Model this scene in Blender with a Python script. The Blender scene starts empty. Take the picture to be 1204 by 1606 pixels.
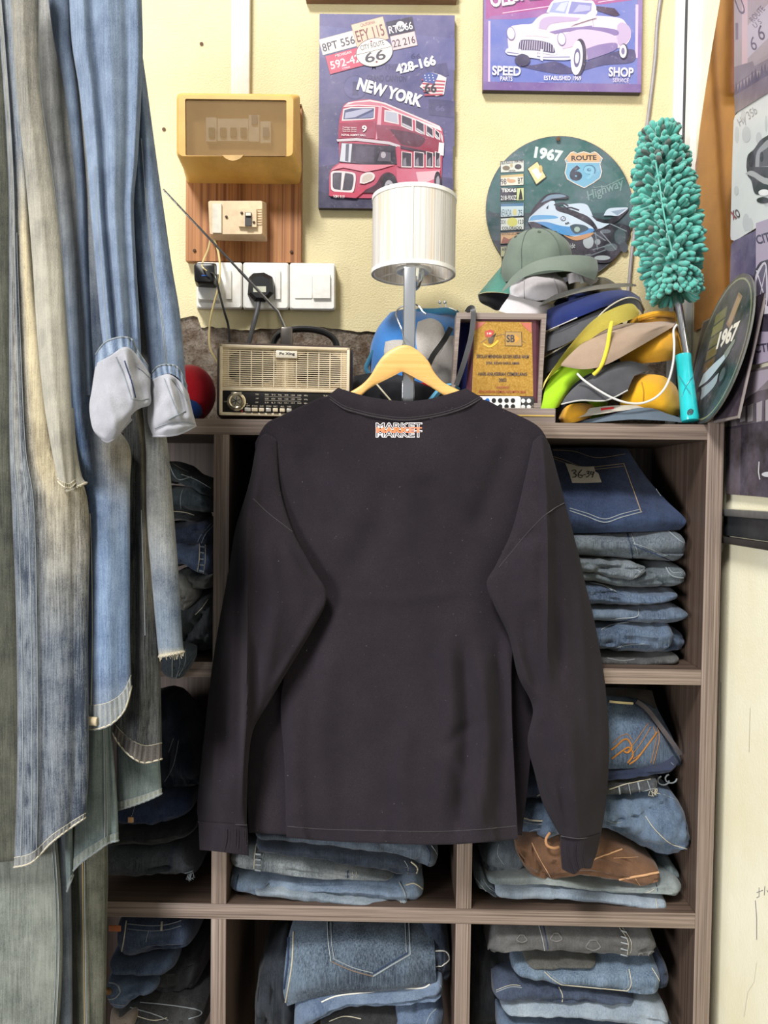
import bpy, bmesh, math, random
from mathutils import Vector, Matrix, noise
from mathutils.bvhtree import BVHTree
from mathutils.geometry import tessellate_polygon
random.seed(7)
SC = bpy.context.scene
COL = SC.collection
R = math.radians

def lin(c):
    return tuple(((v/255)/12.92 if v/255 <= .04045 else ((v/255+.055)/1.055)**2.4) for v in c[:3])

# ------------------------------------------------------------------ camera
FPX = 1206.0                      # focal length in pixels of the 1204 x 1606 frame
CAM = Vector((0, -1.2, 1.07))
PITCH, YAW, ROLL = R(-1.7), R(0.8), R(0.72)
cd = bpy.data.cameras.new('camera'); cam = bpy.data.objects.new('camera', cd); COL.objects.link(cam)
cd.sensor_fit = 'VERTICAL'; cd.sensor_height = 36; cd.lens = FPX/1606*36; cd.clip_start = .01
CM = Matrix.Rotation(YAW, 4, 'Z') @ Matrix.Rotation(R(90)+PITCH, 4, 'X') @ Matrix.Rotation(ROLL, 4, 'Z')
cam.matrix_world = Matrix.Translation(CAM) @ CM
SC.camera = cam
# ------------------------------------------------------------------ light
w = bpy.data.worlds.new('world'); SC.world = w; w.use_nodes = True
bg = w.node_tree.nodes['Background']; bg.inputs[0].default_value = (.93, .96, 1, 1); bg.inputs[1].default_value = .40
def area(name, loc, target, size, energy, col=(1, 1, 1)):
    l = bpy.data.lights.new(name, 'AREA'); l.energy = energy; l.shape = 'RECTANGLE'; l.size = size[0]; l.size_y = size[1]; l.color = col
    o = bpy.data.objects.new(name, l); COL.objects.link(o); o.location = loc
    o.rotation_euler = (Vector(target)-Vector(loc)).to_track_quat('-Z', 'Y').to_euler()
    return o
area('shopfront_daylight', (-1.6, -3.4, 5.6), (.1, .2, 1.0), (1.3, 1.0), 590, (1, .985, .96))
area('left_fill', (-2.5, -2.7, 1.0), (.2, 0, .8), (1.0, 1.2), 142, (.97, .98, 1))  # added fill from the left front for side wall and folds, no actual doorway
vs = SC.view_settings; SC.display_settings.display_device = 'sRGB'
vs.view_transform = 'Standard'; vs.look = 'None'; vs.gamma = 1; vs.use_curve_mapping = False; vs.exposure = -.36

# ------------------------------------------------------------------ projection: photo pixel -> point in the room
CR = CM.to_3x3()
def ray(px, py):
    return CR @ Vector(((px-602)/FPX, -(py-803)/FPX, -1))
def U(px, py, Y=0.0):             # on the upright plane at depth Y
    d = ray(px, py); return CAM + d*((Y-CAM.y)/d.y)
def UP(px, py, P0, n):            # on any plane
    d = ray(px, py); return CAM + d*((P0-CAM).dot(n)/d.dot(n))
def proj(p):
    q = CR.transposed() @ (p-CAM); return 602+FPX*q.x/-q.z, 803-FPX*q.y/-q.z
def ridges(lines):                # soft folds of cloth: (polyline in the photo frame, height, half width in px)
    def f(p):
        x, y = proj(p); d = 0
        for pts, a, w_ in lines:
            best = 1e9; tt_ = 0; m_ = len(pts)-1
            for i in range(m_):
                x0, y0 = pts[i]; x1, y1 = pts[i+1]; dx, dy = x1-x0, y1-y0; k = min(1, max(0, ((x-x0)*dx+(y-y0)*dy)/(dx*dx+dy*dy)))
                e = math.hypot(x-x0-dx*k, y-y0-dy*k)
                if e < best: best = e; tt_ = (i+k)/m_
            if best < 3*w_: d += a*math.exp(-(best/w_)**2)*min(1, 5*tt_+.15, 5*(1-tt_)+.15)
        return d
    return f
def S(Y):                         # metres per pixel at depth Y
    return (Y-CAM.y)/FPX

# ------------------------------------------------------------------ materials
def nt(name):
    m = bpy.data.materials.new(name); m.use_nodes = True
    t = m.node_tree; return m, t, t.nodes, t.links, t.nodes['Principled BSDF']
def N(nodes, kind, **kw):
    n = nodes.new(kind)
    for k, v in kw.items():
        if k in n.inputs: n.inputs[k].default_value = v
        else: setattr(n, k, v)
    return n
def mixc(nodes, links, fac, a, b, blend='MIX'):
    m = nodes.new('ShaderNodeMix'); m.data_type = 'RGBA'; m.blend_type = blend
    for i, v in ((0, fac), (6, a), (7, b)):
        if isinstance(v, bpy.types.NodeSocket): links.new(v, m.inputs[i])
        elif isinstance(v, (tuple, list)): m.inputs[i].default_value = tuple(v)+((1,) if len(v) == 3 else ())
        else: m.inputs[i].default_value = v
    return m.outputs[2]
def ramp(nodes, links, src, lo, hi):
    r = nodes.new('ShaderNodeMapRange'); r.inputs[1].default_value = lo; r.inputs[2].default_value = hi
    links.new(src, r.inputs[0]); return r.outputs[0]
def coord(nodes, links, scale):
    tc = nodes.new('ShaderNodeTexCoord'); mp = nodes.new('ShaderNodeMapping'); mp.inputs['Scale'].default_value = scale
    links.new(tc.outputs['Object'], mp.inputs[0]); return mp.outputs[0]
def noi(nodes, links, vec, scale, detail=3, rough=.55):
    n = nodes.new('ShaderNodeTexNoise'); n.inputs['Scale'].default_value = scale; n.inputs['Detail'].default_value = detail
    n.inputs['Roughness'].default_value = rough; links.new(vec, n.inputs['Vector']); return n.outputs[0]
def bump(nodes, links, b, h, strength=.3, dist=.001):
    n = nodes.new('ShaderNodeBump'); n.inputs['Strength'].default_value = strength; n.inputs['Distance'].default_value = dist
    links.new(h, n.inputs['Height']); links.new(n.outputs[0], b.inputs['Normal'])
_cache = {}
def plain(name, c, rough=.5, metal=0., var=.12, scale=60, bmp=0., dirt=None, dirtamt=.3, **kw):
    if name in _cache: return _cache[name]
    m, t, n, l, b = nt(name); c = lin(c)
    v = coord(n, l, (1, 1, 1)); k = noi(n, l, v, scale)
    out = mixc(n, l, ramp(n, l, k, .3, .7), tuple(x*(1-var) for x in c), tuple(min(1, x*(1+var)) for x in c))
    if dirt:
        k2 = noi(n, l, v, scale*.35, 6, .7); r2 = n.new('ShaderNodeMath'); r2.operation = 'MULTIPLY'
        l.new(ramp(n, l, k2, .5, .72), r2.inputs[0]); r2.inputs[1].default_value = dirtamt
        out = mixc(n, l, r2.outputs[0], out, lin(dirt))
    l.new(out, b.inputs['Base Color']); b.inputs['Roughness'].default_value = rough; b.inputs['Metallic'].default_value = metal
    for kk, vv in kw.items(): b.inputs[kk.replace('_', ' ')].default_value = vv
    if bmp: bump(n, l, b, noi(n, l, v, scale*6, 2), bmp)
    _cache[name] = m; return m
def cloth(name, c, c2=None, rough=.95, weave=900, sheen=.25, var=.5):
    if name in _cache: return _cache[name]
    m, t, n, l, b = nt(name); a = lin(c); c2 = lin(c2) if c2 else tuple(x*.8 for x in a)
    v = coord(n, l, (1, 1, 1)); k = noi(n, l, v, 25, 5, .65); f = noi(n, l, v, weave, 2, .6)
    o = mixc(n, l, ramp(n, l, k, .35, .65), a, c2)
    o = mixc(n, l, ramp(n, l, f, .3, .7), tuple(x*(1-var*.5) for x in a), o)
    l.new(o, b.inputs['Base Color']); b.inputs['Roughness'].default_value = rough
    b.inputs['Sheen Weight'].default_value = sheen; b.inputs['Specular IOR Level'].default_value = .15
    bump(n, l, b, f, .35, .0008); _cache[name] = m; return m
def denim(dark, light, streak=.6, gritty=.5):
    """worn denim: colour attribute 'fade' picks how washed out the cloth is, streaks run with the warp"""
    key = ('denim', dark, light, streak, gritty)
    if key in _cache: return _cache[key]
    m, t, n, l, b = nt('denim')
    def tone(c, k):
        a = sum(c)/3; return tuple((a+(x-a)*.78)*k for x in c)
    dark, light = tone(dark, .8), tone(light, .86)
    at = n.new('ShaderNodeAttribute'); at.attribute_name = 'fade'
    v = coord(n, l, (1, 1, 1)); vs_ = coord(n, l, (480, 480, 20)); vf = coord(n, l, (1500, 1500, 420))
    big = noi(n, l, v, 22, 4, .6); st = noi(n, l, vs_, 1, 3, .6); fi = noi(n, l, vf, 1, 2, .6); gr = noi(n, l, v, 700, 3, .75)
    def madd(a, k, c):
        q = n.new('ShaderNodeMath'); q.operation = 'MULTIPLY_ADD'; l.new(a, q.inputs[0]); q.inputs[1].default_value = k
        if isinstance(c, bpy.types.NodeSocket): l.new(c, q.inputs[2])
        else: q.inputs[2].default_value = c
        return q.outputs[0]
    f = madd(at.outputs['Fac'], 1.0, -.75-1.1*streak-1.0*gritty-.4)
    f = madd(big, 1.5, f); f = madd(st, streak*2.2, f); f = madd(gr, gritty*2.0, f); f = madd(fi, .8, f)
    q = n.new('ShaderNodeClamp'); l.new(f, q.inputs[0])
    o = mixc(n, l, q.outputs[0], lin(dark), lin(light))
    a2 = n.new('ShaderNodeAttribute'); a2.attribute_name = 'tint'
    sand = mixc(n, l, q.outputs[0], lin((112, 102, 82)), lin((190, 176, 142))); o = mixc(n, l, a2.outputs['Fac'], o, sand)
    l.new(o, b.inputs['Base Color']); b.inputs['Roughness'].default_value = .92; b.inputs['Specular IOR Level'].default_value = .15
    b.inputs['Sheen Weight'].default_value = .12
    bump(n, l, b, madd(fi, .5, gr), .45, .0008); _cache[key] = m; return m
def wood(name, c1, c2, axis='X', rough=.55, fine=1., c3=None):
    if name in _cache: return _cache[name]
    m, t, n, l, b = nt(name)
    sc = {'X': (3, 380, 380), 'Y': (380, 3, 380), 'Z': (380, 380, 3)}[axis]
    v = coord(n, l, tuple(s*fine for s in sc)); v2 = coord(n, l, tuple(s*fine*.33 for s in sc)); v3 = coord(n, l, tuple(s*fine*3.5 for s in sc))
    a = noi(n, l, v, 1, 4, .65); c = noi(n, l, v2, 1, 3, .6); d = noi(n, l, v3, 1, 2, .6)
    o = mixc(n, l, ramp(n, l, a, .38, .60), lin(c1), lin(c2))
    o = mixc(n, l, ramp(n, l, c, .50, .72), o, lin(c3 or c1))
    o = mixc(n, l, .25, o, mixc(n, l, ramp(n, l, d, .35, .65), lin(c1), lin(c2)))
    l.new(o, b.inputs['Base Color']); b.inputs['Roughness'].default_value = rough
    bump(n, l, b, a, .15, .0006); _cache[name] = m; return m
def printed(name='printed_ink', rough=.42, wear=.34, spec=.4):
    if name in _cache: return _cache[name]
    m, t, n, l, b = nt(name); at = n.new('ShaderNodeAttribute'); at.attribute_name = 'ink'
    v = coord(n, l, (1, 1, 1)); k = noi(n, l, v, 90, 6, .7); k2 = noi(n, l, v, 16, 4, .6)
    o = mixc(n, l, ramp(n, l, k2, .35, .7), at.outputs['Color'], mixc(n, l, .24, at.outputs['Color'], (.42, .36, .48)))
    q = n.new('ShaderNodeMath'); q.operation = 'MULTIPLY'; l.new(ramp(n, l, k, .6, .78), q.inputs[0]); q.inputs[1].default_value = wear
    o = mixc(n, l, q.outputs[0], o, lin((215, 200, 210)))
    l.new(o, b.inputs['Base Color']); b.inputs['Roughness'].default_value = rough; b.inputs['Specular IOR Level'].default_value = spec
    _cache[name] = m; return m

# ------------------------------------------------------------------ things, parts, meshes
BASE = {}
def thing(name, label, cat, base, group=None):
    o = bpy.data.objects.new(name, None); COL.objects.link(o); o.location = base; o.empty_display_size = .02
    o['label'] = label; o['category'] = cat
    if group: o['group'] = group
    BASE[o.name] = Vector(base); return o
class MB:
    def __init__(s): s.v = []; s.f = []; s.ink = []; s.fade = []; s.tint = []; s.sharp = False
    def add(s, vs, fs, ink=None, fade=None):
        k = len(s.v); s.v += [Vector(p) for p in vs]; s.f += [tuple(i+k for i in f) for f in fs]
        if ink is not None: s.ink += [ink]*len(fs)
        if fade is not None: s.fade += list(fade)
        return s
    def merge(s, o): return s.add(o.v, o.f, None, o.fade if o.fade else None)
    def bm(s, b, M=None):
        b.verts.ensure_lookup_table(); b.verts.index_update()
        vs = [(M @ q.co) if M else q.co.copy() for q in b.verts]
        fs = [tuple(q.index for q in f.verts) for f in b.faces]; b.free(); return s.add(vs, fs)
    def box(s, c, size, bev=0., M=None, seg=2):
        b = bmesh.new(); bmesh.ops.create_cube(b, size=1)
        for q in b.verts: q.co = Vector((q.co.x*size[0], q.co.y*size[1], q.co.z*size[2]))
        if bev: bmesh.ops.bevel(b, geom=list(b.edges), offset=min(bev, min(size)*.49), segments=seg, affect='EDGES', profile=.5)
        for q in b.verts: q.co += Vector(c)
        return s.bm(b, M)
    def lathe(s, prof, n=32, M=None, cap=True):
        vs = []; fs = []
        for r, z in prof:
            for i in range(n):
                a = 2*math.pi*i/n; vs.append(Vector((r*math.cos(a), r*math.sin(a), z)))
        for j in range(len(prof)-1):
            for i in range(n):
                fs.append((j*n+i, j*n+(i+1) % n, (j+1)*n+(i+1) % n, (j+1)*n+i))
        if cap:
            fs.append(tuple(reversed(range(n)))); fs.append(tuple((len(prof)-1)*n+i for i in range(n)))
        if M: vs = [M @ q for q in vs]
        return s.add(vs, fs)
    def tube(s, pts, r, n=8, closed=False, flat=None):
        pts = [Vector(p) for p in pts]; m = len(pts)
        if m < 2: return s
        rr = r if isinstance(r, (list, tuple)) else [r]*m
        vs = []; fs = []; up = None
        for i, p in enumerate(pts):
            if closed: d = pts[(i+1) % m]-pts[i-1]
            else: d = pts[min(i+1, m-1)]-pts[max(i-1, 0)]
            if d.length < 1e-9: d = Vector((0, 0, 1))
            d.normalize()
            if up is None:
                up = Vector((0, 1, 0)) if abs(d.y) < .9 else Vector((1, 0, 0))
            x = up-d*up.dot(d)
            if x.length < 1e-6: x = d.orthogonal()
            x.normalize(); up = x; z = d.cross(x)
            for k in range(n):
                a = 2*math.pi*k/n
                vs.append(p + x*(math.cos(a)*rr[i]*(flat or 1)) + z*(math.sin(a)*rr[i]))
        for i in range(m if closed else m-1):
            for k in range(n):
                a, b = i*n, ((i+1) % m)*n
                fs.append((a+k, a+(k+1) % n, b+(k+1) % n, b+k))
        if not closed:
            fs.append(tuple(reversed(range(n)))); fs.append(tuple((m-1)*n+k for k in range(n)))
        return s.add(vs, fs)
    def blob(s, c, r, M=None, nu=20, nv=12, p=2.0, disp=None):
        vs = []; fs = []; sg = lambda x, e: math.copysign(abs(x)**e, x); e = 2/p
        for j in range(nv+1):
            t = -math.pi/2+math.pi*j/nv
            for i in range(nu):
                a = 2*math.pi*i/nu
                q = Vector((r[0]*sg(math.cos(t), e)*sg(math.cos(a), e), r[1]*sg(math.cos(t), e)*sg(math.sin(a), e), r[2]*sg(math.sin(t), e)))
                if disp: q += q.normalized()*disp(q)
                vs.append(q)
        for j in range(nv):
            for i in range(nu):
                fs.append((j*nu+i, j*nu+(i+1) % nu, (j+1)*nu+(i+1) % nu, (j+1)*nu+i))
        M = (Matrix.Translation(c) @ M) if M else Matrix.Translation(c)
        return s.add([M @ q for q in vs], fs)
    def prism(s, poly, P0, n, depth):
        """polygon of points on a plane, pushed back by depth along -n"""
        k = len(poly); a = [Vector(p) for p in poly]; b = [p-n*depth for p in a]
        tri = tessellate_polygon([a]); fs = []
        for q in tri:
            x = (a[q[1]]-a[q[0]]).cross(a[q[2]]-a[q[0]])
            q = q if x.dot(n) > 0 else q[::-1]
            fs.append(tuple(q)); fs.append(tuple(i+k for i in q[::-1]))
        for i in range(k): fs.append((i, i+k, (i+1) % k+k, (i+1) % k))
        return s.add(a+b, fs)
def mesh_obj(name, mb, mat, base, smooth=True, angle=40):
    me = bpy.data.meshes.new(name); me.from_pydata([tuple(p-base) for p in mb.v], [], mb.f)
    if mat: me.materials.append(mat)
    if mb.ink:
        at = me.color_attributes.new('ink', 'FLOAT_COLOR', 'CORNER'); k = 0
        for f, c in zip(mb.f, mb.ink):
            for _ in f: at.data[k].color = (*c, 1); k += 1
    if mb.fade and len(mb.fade) == len(mb.v):
        at = me.attributes.new('fade', 'FLOAT', 'POINT'); at.data.foreach_set('value', mb.fade)
    elif mat and mat.name.startswith('denim'):
        at = me.attributes.new('fade', 'FLOAT', 'POINT'); at.data.foreach_set('value', [.5]*len(mb.v))
    if mb.tint and len(mb.tint) == len(mb.v):
        at = me.attributes.new('tint', 'FLOAT', 'POINT'); at.data.foreach_set('value', mb.tint)
    me.validate()
    if not mb.ink:
        b = bmesh.new(); b.from_mesh(me); bmesh.ops.recalc_face_normals(b, faces=b.faces); b.to_mesh(me); b.free()
    if smooth:
        me.shade_smooth()
        try: me.set_sharp_from_angle(angle=R(angle))
        except Exception: pass
    return bpy.data.objects.new(name, me)
def part(name, mb, mat, parent, label=None, kind=None, smooth=True, angle=40):
    o = mesh_obj(name, mb, mat, BASE[parent.name], smooth, angle); COL.objects.link(o); o.parent = parent
    BASE[o.name] = BASE[parent.name]
    if label: o['label'] = label
    if kind: o['kind'] = kind
    return o
def solid(name, label, cat, mb, mat, group=None, kind=None, smooth=True, angle=40):
    xs = [p.x for p in mb.v]; ys = [p.y for p in mb.v]; zs = [p.z for p in mb.v]
    base = Vector(((min(xs)+max(xs))/2, (min(ys)+max(ys))/2, min(zs)))
    o = mesh_obj(name, mb, mat, base, smooth, angle); COL.objects.link(o); o.location = base; BASE[o.name] = base
    if label: o['label'] = label; o['category'] = cat
    if group: o['group'] = group
    if kind: o['kind'] = kind
    return o
def struct(name, mb, mat, smooth=True): return solid(name, None, None, mb, mat, None, 'structure', smooth)

# ------------------------------------------------------------------ curves and cloth surfaces
def cr(pts, t):                    # Catmull-Rom through pts, t in 0..1
    m = len(pts)-1
    if m < 1: return pts[0]
    x = min(max(t, 0), 1)*m; i = min(int(x), m-1); f = x-i
    p0, p1, p2, p3 = pts[max(i-1, 0)], pts[i], pts[i+1], pts[min(i+2, m)]
    return .5*((2*p1)+(p2-p0)*f+(2*p0-5*p1+4*p2-p3)*f*f+(3*p1-p0-3*p2+p3)*f**3)
def dens(pts, n): 
    pts = [Vector(p) for p in pts]; return [cr(pts, i/(n-1)) for i in range(n)]
def fbm(p, s, o=3): return noise.fractal(Vector(p)*s, 1., 2., o)
def sheet(rows, nu, nv, thick=.003, tube_=None, disp=None, fade=None, exp=2.2, closeends=True, tint=None):
    """cloth through rows of (px, py, depth) points. tube_=(front, back) bulges it into a closed tube.
    returns the mesh builder and the grid of its front points"""
    W_ = [[U(*p) for p in r] for r in rows]
    cols = [dens(r, nv+1) for r in W_]
    F = []
    for i in range(nu+1):
        t = i/nu; row = []
        for j in range(nv+1):
            p = cr([c[j] for c in cols], t).copy(); s = 2*j/nv-1
            b = tube_[0]*max(0, 1-abs(s)**exp)**(1/exp) if tube_ else 0
            d = disp(s, t, p) if disp else 0
            if tube_: d *= max(0, 1-abs(s)**6)
            v = (CAM-p).normalized()
            row.append((p, p+v*(b+d), s, t))
        F.append(row)
    vs = []; fs = []; fd = []
    W2 = nv+1
    for row in F:
        for p, q, s, t in row: vs.append(q); fd.append(fade(s, t, q) if fade else .5)
    k = len(vs)
    for row in F:
        for p, q, s, t in row:
            if tube_: e = tube_[1]*max(0, 1-abs(s)**exp)**(1/exp)+.0006
            else: e = thick
            base = p if tube_ else q
            vs.append(base+(base-CAM).normalized()*e); fd.append(fade(s, t, q) if fade else .5)
    for i in range(nu):
        for j in range(nv):
            a = i*W2+j
            fs.append((a, a+1, a+W2+1, a+W2)); fs.append((k+a, k+a+W2, k+a+W2+1, k+a+1))
    for i in range(nu):
        a = i*W2; fs.append((a, a+W2, k+a+W2, k+a)); a += nv; fs.append((a, k+a, k+a+W2, a+W2))
    if closeends:
        for j in range(nv):
            fs.append((j, k+j, k+j+1, j+1)); a = nu*W2+j; fs.append((a, a+1, k+a+1, k+a))
    mb = MB(); mb.add(vs, fs, None, fd)
    if tint: mb.tint = [min(1, max(0, tint(s, t, q))) for row in F for p, q, s, t in row]*2
    return mb, [[q for p, q, s, t in row] for row in F]
def bvh(mb): return BVHTree.FromPolygons([tuple(p) for p in mb.v], mb.f)
def on(tree, px, py, off=.0006, default=None):
    d = ray(px, py).normalized(); h = tree.ray_cast(CAM, d)
    if h[0] is None: return default
    n = h[1] if h[1].dot(d) < 0 else -h[1]
    return h[0]+n*off
def drawn(tree, pts, n=None, off=.0006):
    """a polyline given in the photo's frame, laid onto a surface"""
    P = [Vector((p[0], p[1], 0)) for p in pts]; L = sum((P[i+1]-P[i]).length for i in range(len(P)-1))
    out = []
    for q in dens(P, n or max(4, int(L/3))):
        h = on(tree, q.x, q.y, off)
        if h is not None: out.append(h)
    return out
def straight(pts, step=3):
    out = []
    for a, b in zip(pts, pts[1:]):
        m = max(1, int(math.hypot(b[0]-a[0], b[1]-a[1])/step)); out += [(a[0]+(b[0]-a[0])*i/m, a[1]+(b[1]-a[1])*i/m) for i in range(m)]
    return out+[pts[-1]]
def laid(tree, pts, off=.0006):   # same with straight corners
    return [h for h in (on(tree, x, y, off) for x, y in straight(pts)) if h is not None]

# ------------------------------------------------------------------ flat print
_txt = {}
def glyphs(s, bold=0., shear=0.):
    key = (s, bold, shear)
    if key in _txt: return _txt[key]
    c = bpy.data.curves.new('t', 'FONT'); c.body = s; c.size = 1; c.offset = bold; c.shear = shear; c.resolution_u = 3; c.fill_mode = 'FRONT'
    o = bpy.data.objects.new('t', c); COL.objects.link(o)
    dg = bpy.context.evaluated_depsgraph_get(); dg.update(); me = o.evaluated_get(dg).to_mesh()
    vs = [(q.co.x, q.co.y) for q in me.vertices]; fs = [tuple(p.vertices) for p in me.polygons]
    o.evaluated_get(dg).to_mesh_clear(); bpy.data.objects.remove(o); bpy.data.curves.remove(c)
    x0, x1 = min(v[0] for v in vs), max(v[0] for v in vs); y0, y1 = min(v[1] for v in vs), max(v[1] for v in vs)
    _txt[key] = ([((x-x0)/(x1-x0)-.5, (y-y0)/max(1e-6, y1-y0)-.5) for x, y in vs], fs); return _txt[key]
class Print:
    def __init__(s, P0, n, step=.00003): s.P0 = Vector(P0); s.n = Vector(n).normalized(); s.k = 0; s.mb = MB(); s.step = step
    def put(s, pts, tris, col):
        s.k += 1; P = s.P0+s.n*(s.k*s.step); V = [UP(x, y, P, s.n) for x, y in pts]; F = []
        for f in tris:
            x = (V[f[1]]-V[f[0]]).cross(V[f[2]]-V[f[0]]); F.append(f if x.dot(s.n) > 0 else tuple(reversed(f)))
        a = sum(col)/3; s.mb.add(V, F, lin([(a+(x-a)*.88)*.95 for x in col]))
    def poly(s, pts, col):
        s.put(pts, [tuple(q) for q in tessellate_polygon([[Vector((x, y, 0)) for x, y in pts]])], col)
    def curve(s, pts, col, n=None): s.poly([(q.x, q.y) for q in dens([Vector((x, y, 0)) for x, y in pts], n or len(pts)*5)], col)
    def quad(s, cx, cy, w, h, ang, col):
        a = R(ang); c, d = math.cos(a), math.sin(a)
        s.poly([(cx+x*w*c-y*h*d, cy+x*w*d+y*h*c) for x, y in ((-.5, -.5), (.5, -.5), (.5, .5), (-.5, .5))], col)
    def oval(s, cx, cy, rx, ry, col, ang=0, n=32):
        a = R(ang); c, d = math.cos(a), math.sin(a)
        s.poly([(cx+rx*math.cos(t)*c-ry*math.sin(t)*d, cy+rx*math.cos(t)*d+ry*math.sin(t)*c) for t in [2*math.pi*i/n for i in range(n)]], col)
    def line(s, pts, w, col):
        for a, b in zip(pts, pts[1:]):
            L = math.hypot(b[0]-a[0], b[1]-a[1]) or 1e-6; nx, ny = -(b[1]-a[1])/L*w/2, (b[0]-a[0])/L*w/2
            s.poly([(a[0]+nx, a[1]+ny), (b[0]+nx, b[1]+ny), (b[0]-nx, b[1]-ny), (a[0]-nx, a[1]-ny)], col)
    def text(s, t, cx, cy, w, h, ang, col, bold=0., shear=0.):
        vs, fs = glyphs(t, bold, shear); a = R(ang); c, d = math.cos(a), math.sin(a)
        s.put([(cx+x*w*c+y*h*d, cy+x*w*d-y*h*c) for x, y in vs], fs, col)
# ================================================================== room
WY = .26                           # face of the back wall
XR = .53                           # face of the side wall
LEFT = -1.3
def plaster(name, c1, c2, bmp=.5, stain=(150, 125, 80)):
    m, t, n, l, b = nt(name); v = coord(n, l, (1, 1, 1)); k = noi(n, l, v, 5, 5, .6); f = noi(n, l, v, 330, 2, .5); d = noi(n, l, v, 38, 6, .75)
    o = mixc(n, l, ramp(n, l, k, .35, .68), lin(c1), lin(c2))
    q = n.new('ShaderNodeMath'); q.operation = 'MULTIPLY'; l.new(ramp(n, l, d, .66, .8), q.inputs[0]); q.inputs[1].default_value = .45
    o = mixc(n, l, q.outputs[0], o, lin(stain)); l.new(o, b.inputs['Base Color']); b.inputs['Roughness'].default_value = .6
    bump(n, l, b, f, bmp, .0022); return m
WALL = plaster('yellow_wall_paint', (216, 203, 160), (205, 191, 147))
SIDE = plaster('side_wall_paint', (246, 240, 214), (236, 228, 194), .2, (190, 180, 140))
def rough_cement():
    m, t, n, l, b = nt('bare_cement'); v = coord(n, l, (1, 1, 1)); k = noi(n, l, v, 45, 6, .7); f = noi(n, l, v, 150, 5, .75)
    o = mixc(n, l, ramp(n, l, k, .38, .62), lin((92, 72, 54)), lin((150, 138, 124))); o = mixc(n, l, ramp(n, l, f, .5, .7), o, lin((58, 42, 30)))
    l.new(o, b.inputs['Base Color']); b.inputs['Roughness'].default_value = .95; bump(n, l, b, f, 1., .006); return m
zf = 0.0; zt = 2.35
zedge = U(560, 516, WY).z
mb = MB(); mb.box(((LEFT+XR)/2, WY+.06+.004, (zf+zt)/2), (XR-LEFT+.2, .12, zt-zf)); struct('wall_back', mb, rough_cement(), False)
# the yellow paint coat stops in a broken edge above the shelf
xs = [LEFT+(XR-LEFT)*i/260 for i in range(261)]
low = []
for x in xs:
    z = zedge+.010*noise.noise((x*9, 0, 0))+.007*noise.noise((x*45, 1, 0))
    if x < U(310, 500, WY).x: z += .016
    low.append(Vector((x, WY, z)))
mb = MB(); k = len(low); vs = low+[Vector((x, WY, zt)) for x in xs]+[p+Vector((0, .006, 0)) for p in low]
fs = [(i, i+1, k+i+1, k+i) for i in range(k-1)]+[(2*k+i, 2*k+i+1, i+1, i) for i in range(k-1)]
mb.add(vs, fs); struct('wall_back_plaster', mb, WALL, False)
# side wall: painted boards
mb = MB(); y1 = -1.0
mb.box((XR+.05, (WY+y1)/2, zt/2), (.1, WY-y1+.02, zt)); struct('wall_right', mb, SIDE, False)
mb = MB(); mb.box(((LEFT+XR)/2, -.5, -.03), (XR-LEFT+.3, 1.9, .06)); struct('floor', mb, plain('floor_cement', (120, 115, 108), .7, scale=8), False)
# corner trims
WHITE = plain('white_plastic', (232, 232, 230), .35, var=.04, dirt=(170, 160, 140), dirtamt=.25)
BLACKP = plain('black_plastic', (24, 24, 26), .38, var=.2)
def yat(px): 
    d = ray(px, 250); return (CAM+d*((XR-CAM.x)/d.x)).y
mb = MB(); mb.box((XR-.011, (yat(1058)+yat(1075))/2, 1.77), (.022, abs(yat(1058)-yat(1075)), 1.16), .003); struct('trim_1', mb, WHITE)
mb = MB(); mb.box((XR-.004, (yat(1075)+yat(1082.5))/2, 1.77), (.008, abs(yat(1075)-yat(1082.5)), 1.16), .001); struct('trim_2', mb, plain('black_strip', (34, 33, 38), .6))  # flat black strip filling the gap between the white trims
mb = MB(); mb.box((XR-.006, (yat(1082.5)+yat(1092))/2, 1.77), (.012, abs(yat(1082.5)-yat(1092)), 1.16), .002); struct('trim_3', mb, WHITE)
# sliding track low on the side wall
zr0, zr1 = U(1133, 852, .02).z, U(1133, 797, .02).z
STEEL = plain('grey_steel', (92, 96, 100), .4, .75, dirt=(50, 46, 42), dirtamt=.5)
SILV = plain('dull_aluminium', (140, 140, 138), .38, .6, dirt=(80, 74, 66), dirtamt=.4)
t = thing('wall_rail', 'dark metal track running along the side wall beside the shelf', 'rail', (XR, -.4, zr0))
h = zr1-zr0
part('channel', MB().box((XR-.004, -.42, (zr0+zr1)/2), (.008, .9, h*.55), .001), STEEL, t)
part('flange', MB().box((XR-.008, -.42, zr1-h*.12), (.016, .9, h*.2), .002), SILV, t)
part('flange', MB().box((XR-.008, -.42, zr0+h*.1), (.016, .9, h*.18), .002), plain('dark_steel', (66, 62, 60), .5, .5), t)
# amber glossy panel with a curved edge
m, tt, n, l, b = nt('amber_acrylic'); v = coord(n, l, (1, 1, 1)); k = noi(n, l, v, 14, 5, .6)
l.new(mixc(n, l, ramp(n, l, k, .35, .7), lin((150, 92, 18)), lin((176, 116, 36))), b.inputs['Base Color']); b.inputs['Roughness'].default_value = .1
b.inputs['Metallic'].default_value = .65; AMBER = m
P0 = Vector((XR-.004, 0, 0)); nx = Vector((-1, 0, 0))
edge = [(1134, -60), (1129, 0), (1117, 70), (1106, 140), (1098, 195), (1092.5, 245), (1090, 258), (1089, 300), (1088.5, 360), (1088, 430), (1088, 520)]
pts = [UP(x, y, P0, nx) for x, y in edge]; zl = pts[-1].z
pts = pts+[Vector((XR-.004, -.02, zl)), Vector((XR-.004, -.02, pts[0].z))]
solid('amber_panel', 'glossy amber panel with a curved left edge fixed to the side wall', 'panel', MB().prism(pts, P0, nx, .003), AMBER, smooth=False)

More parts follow.
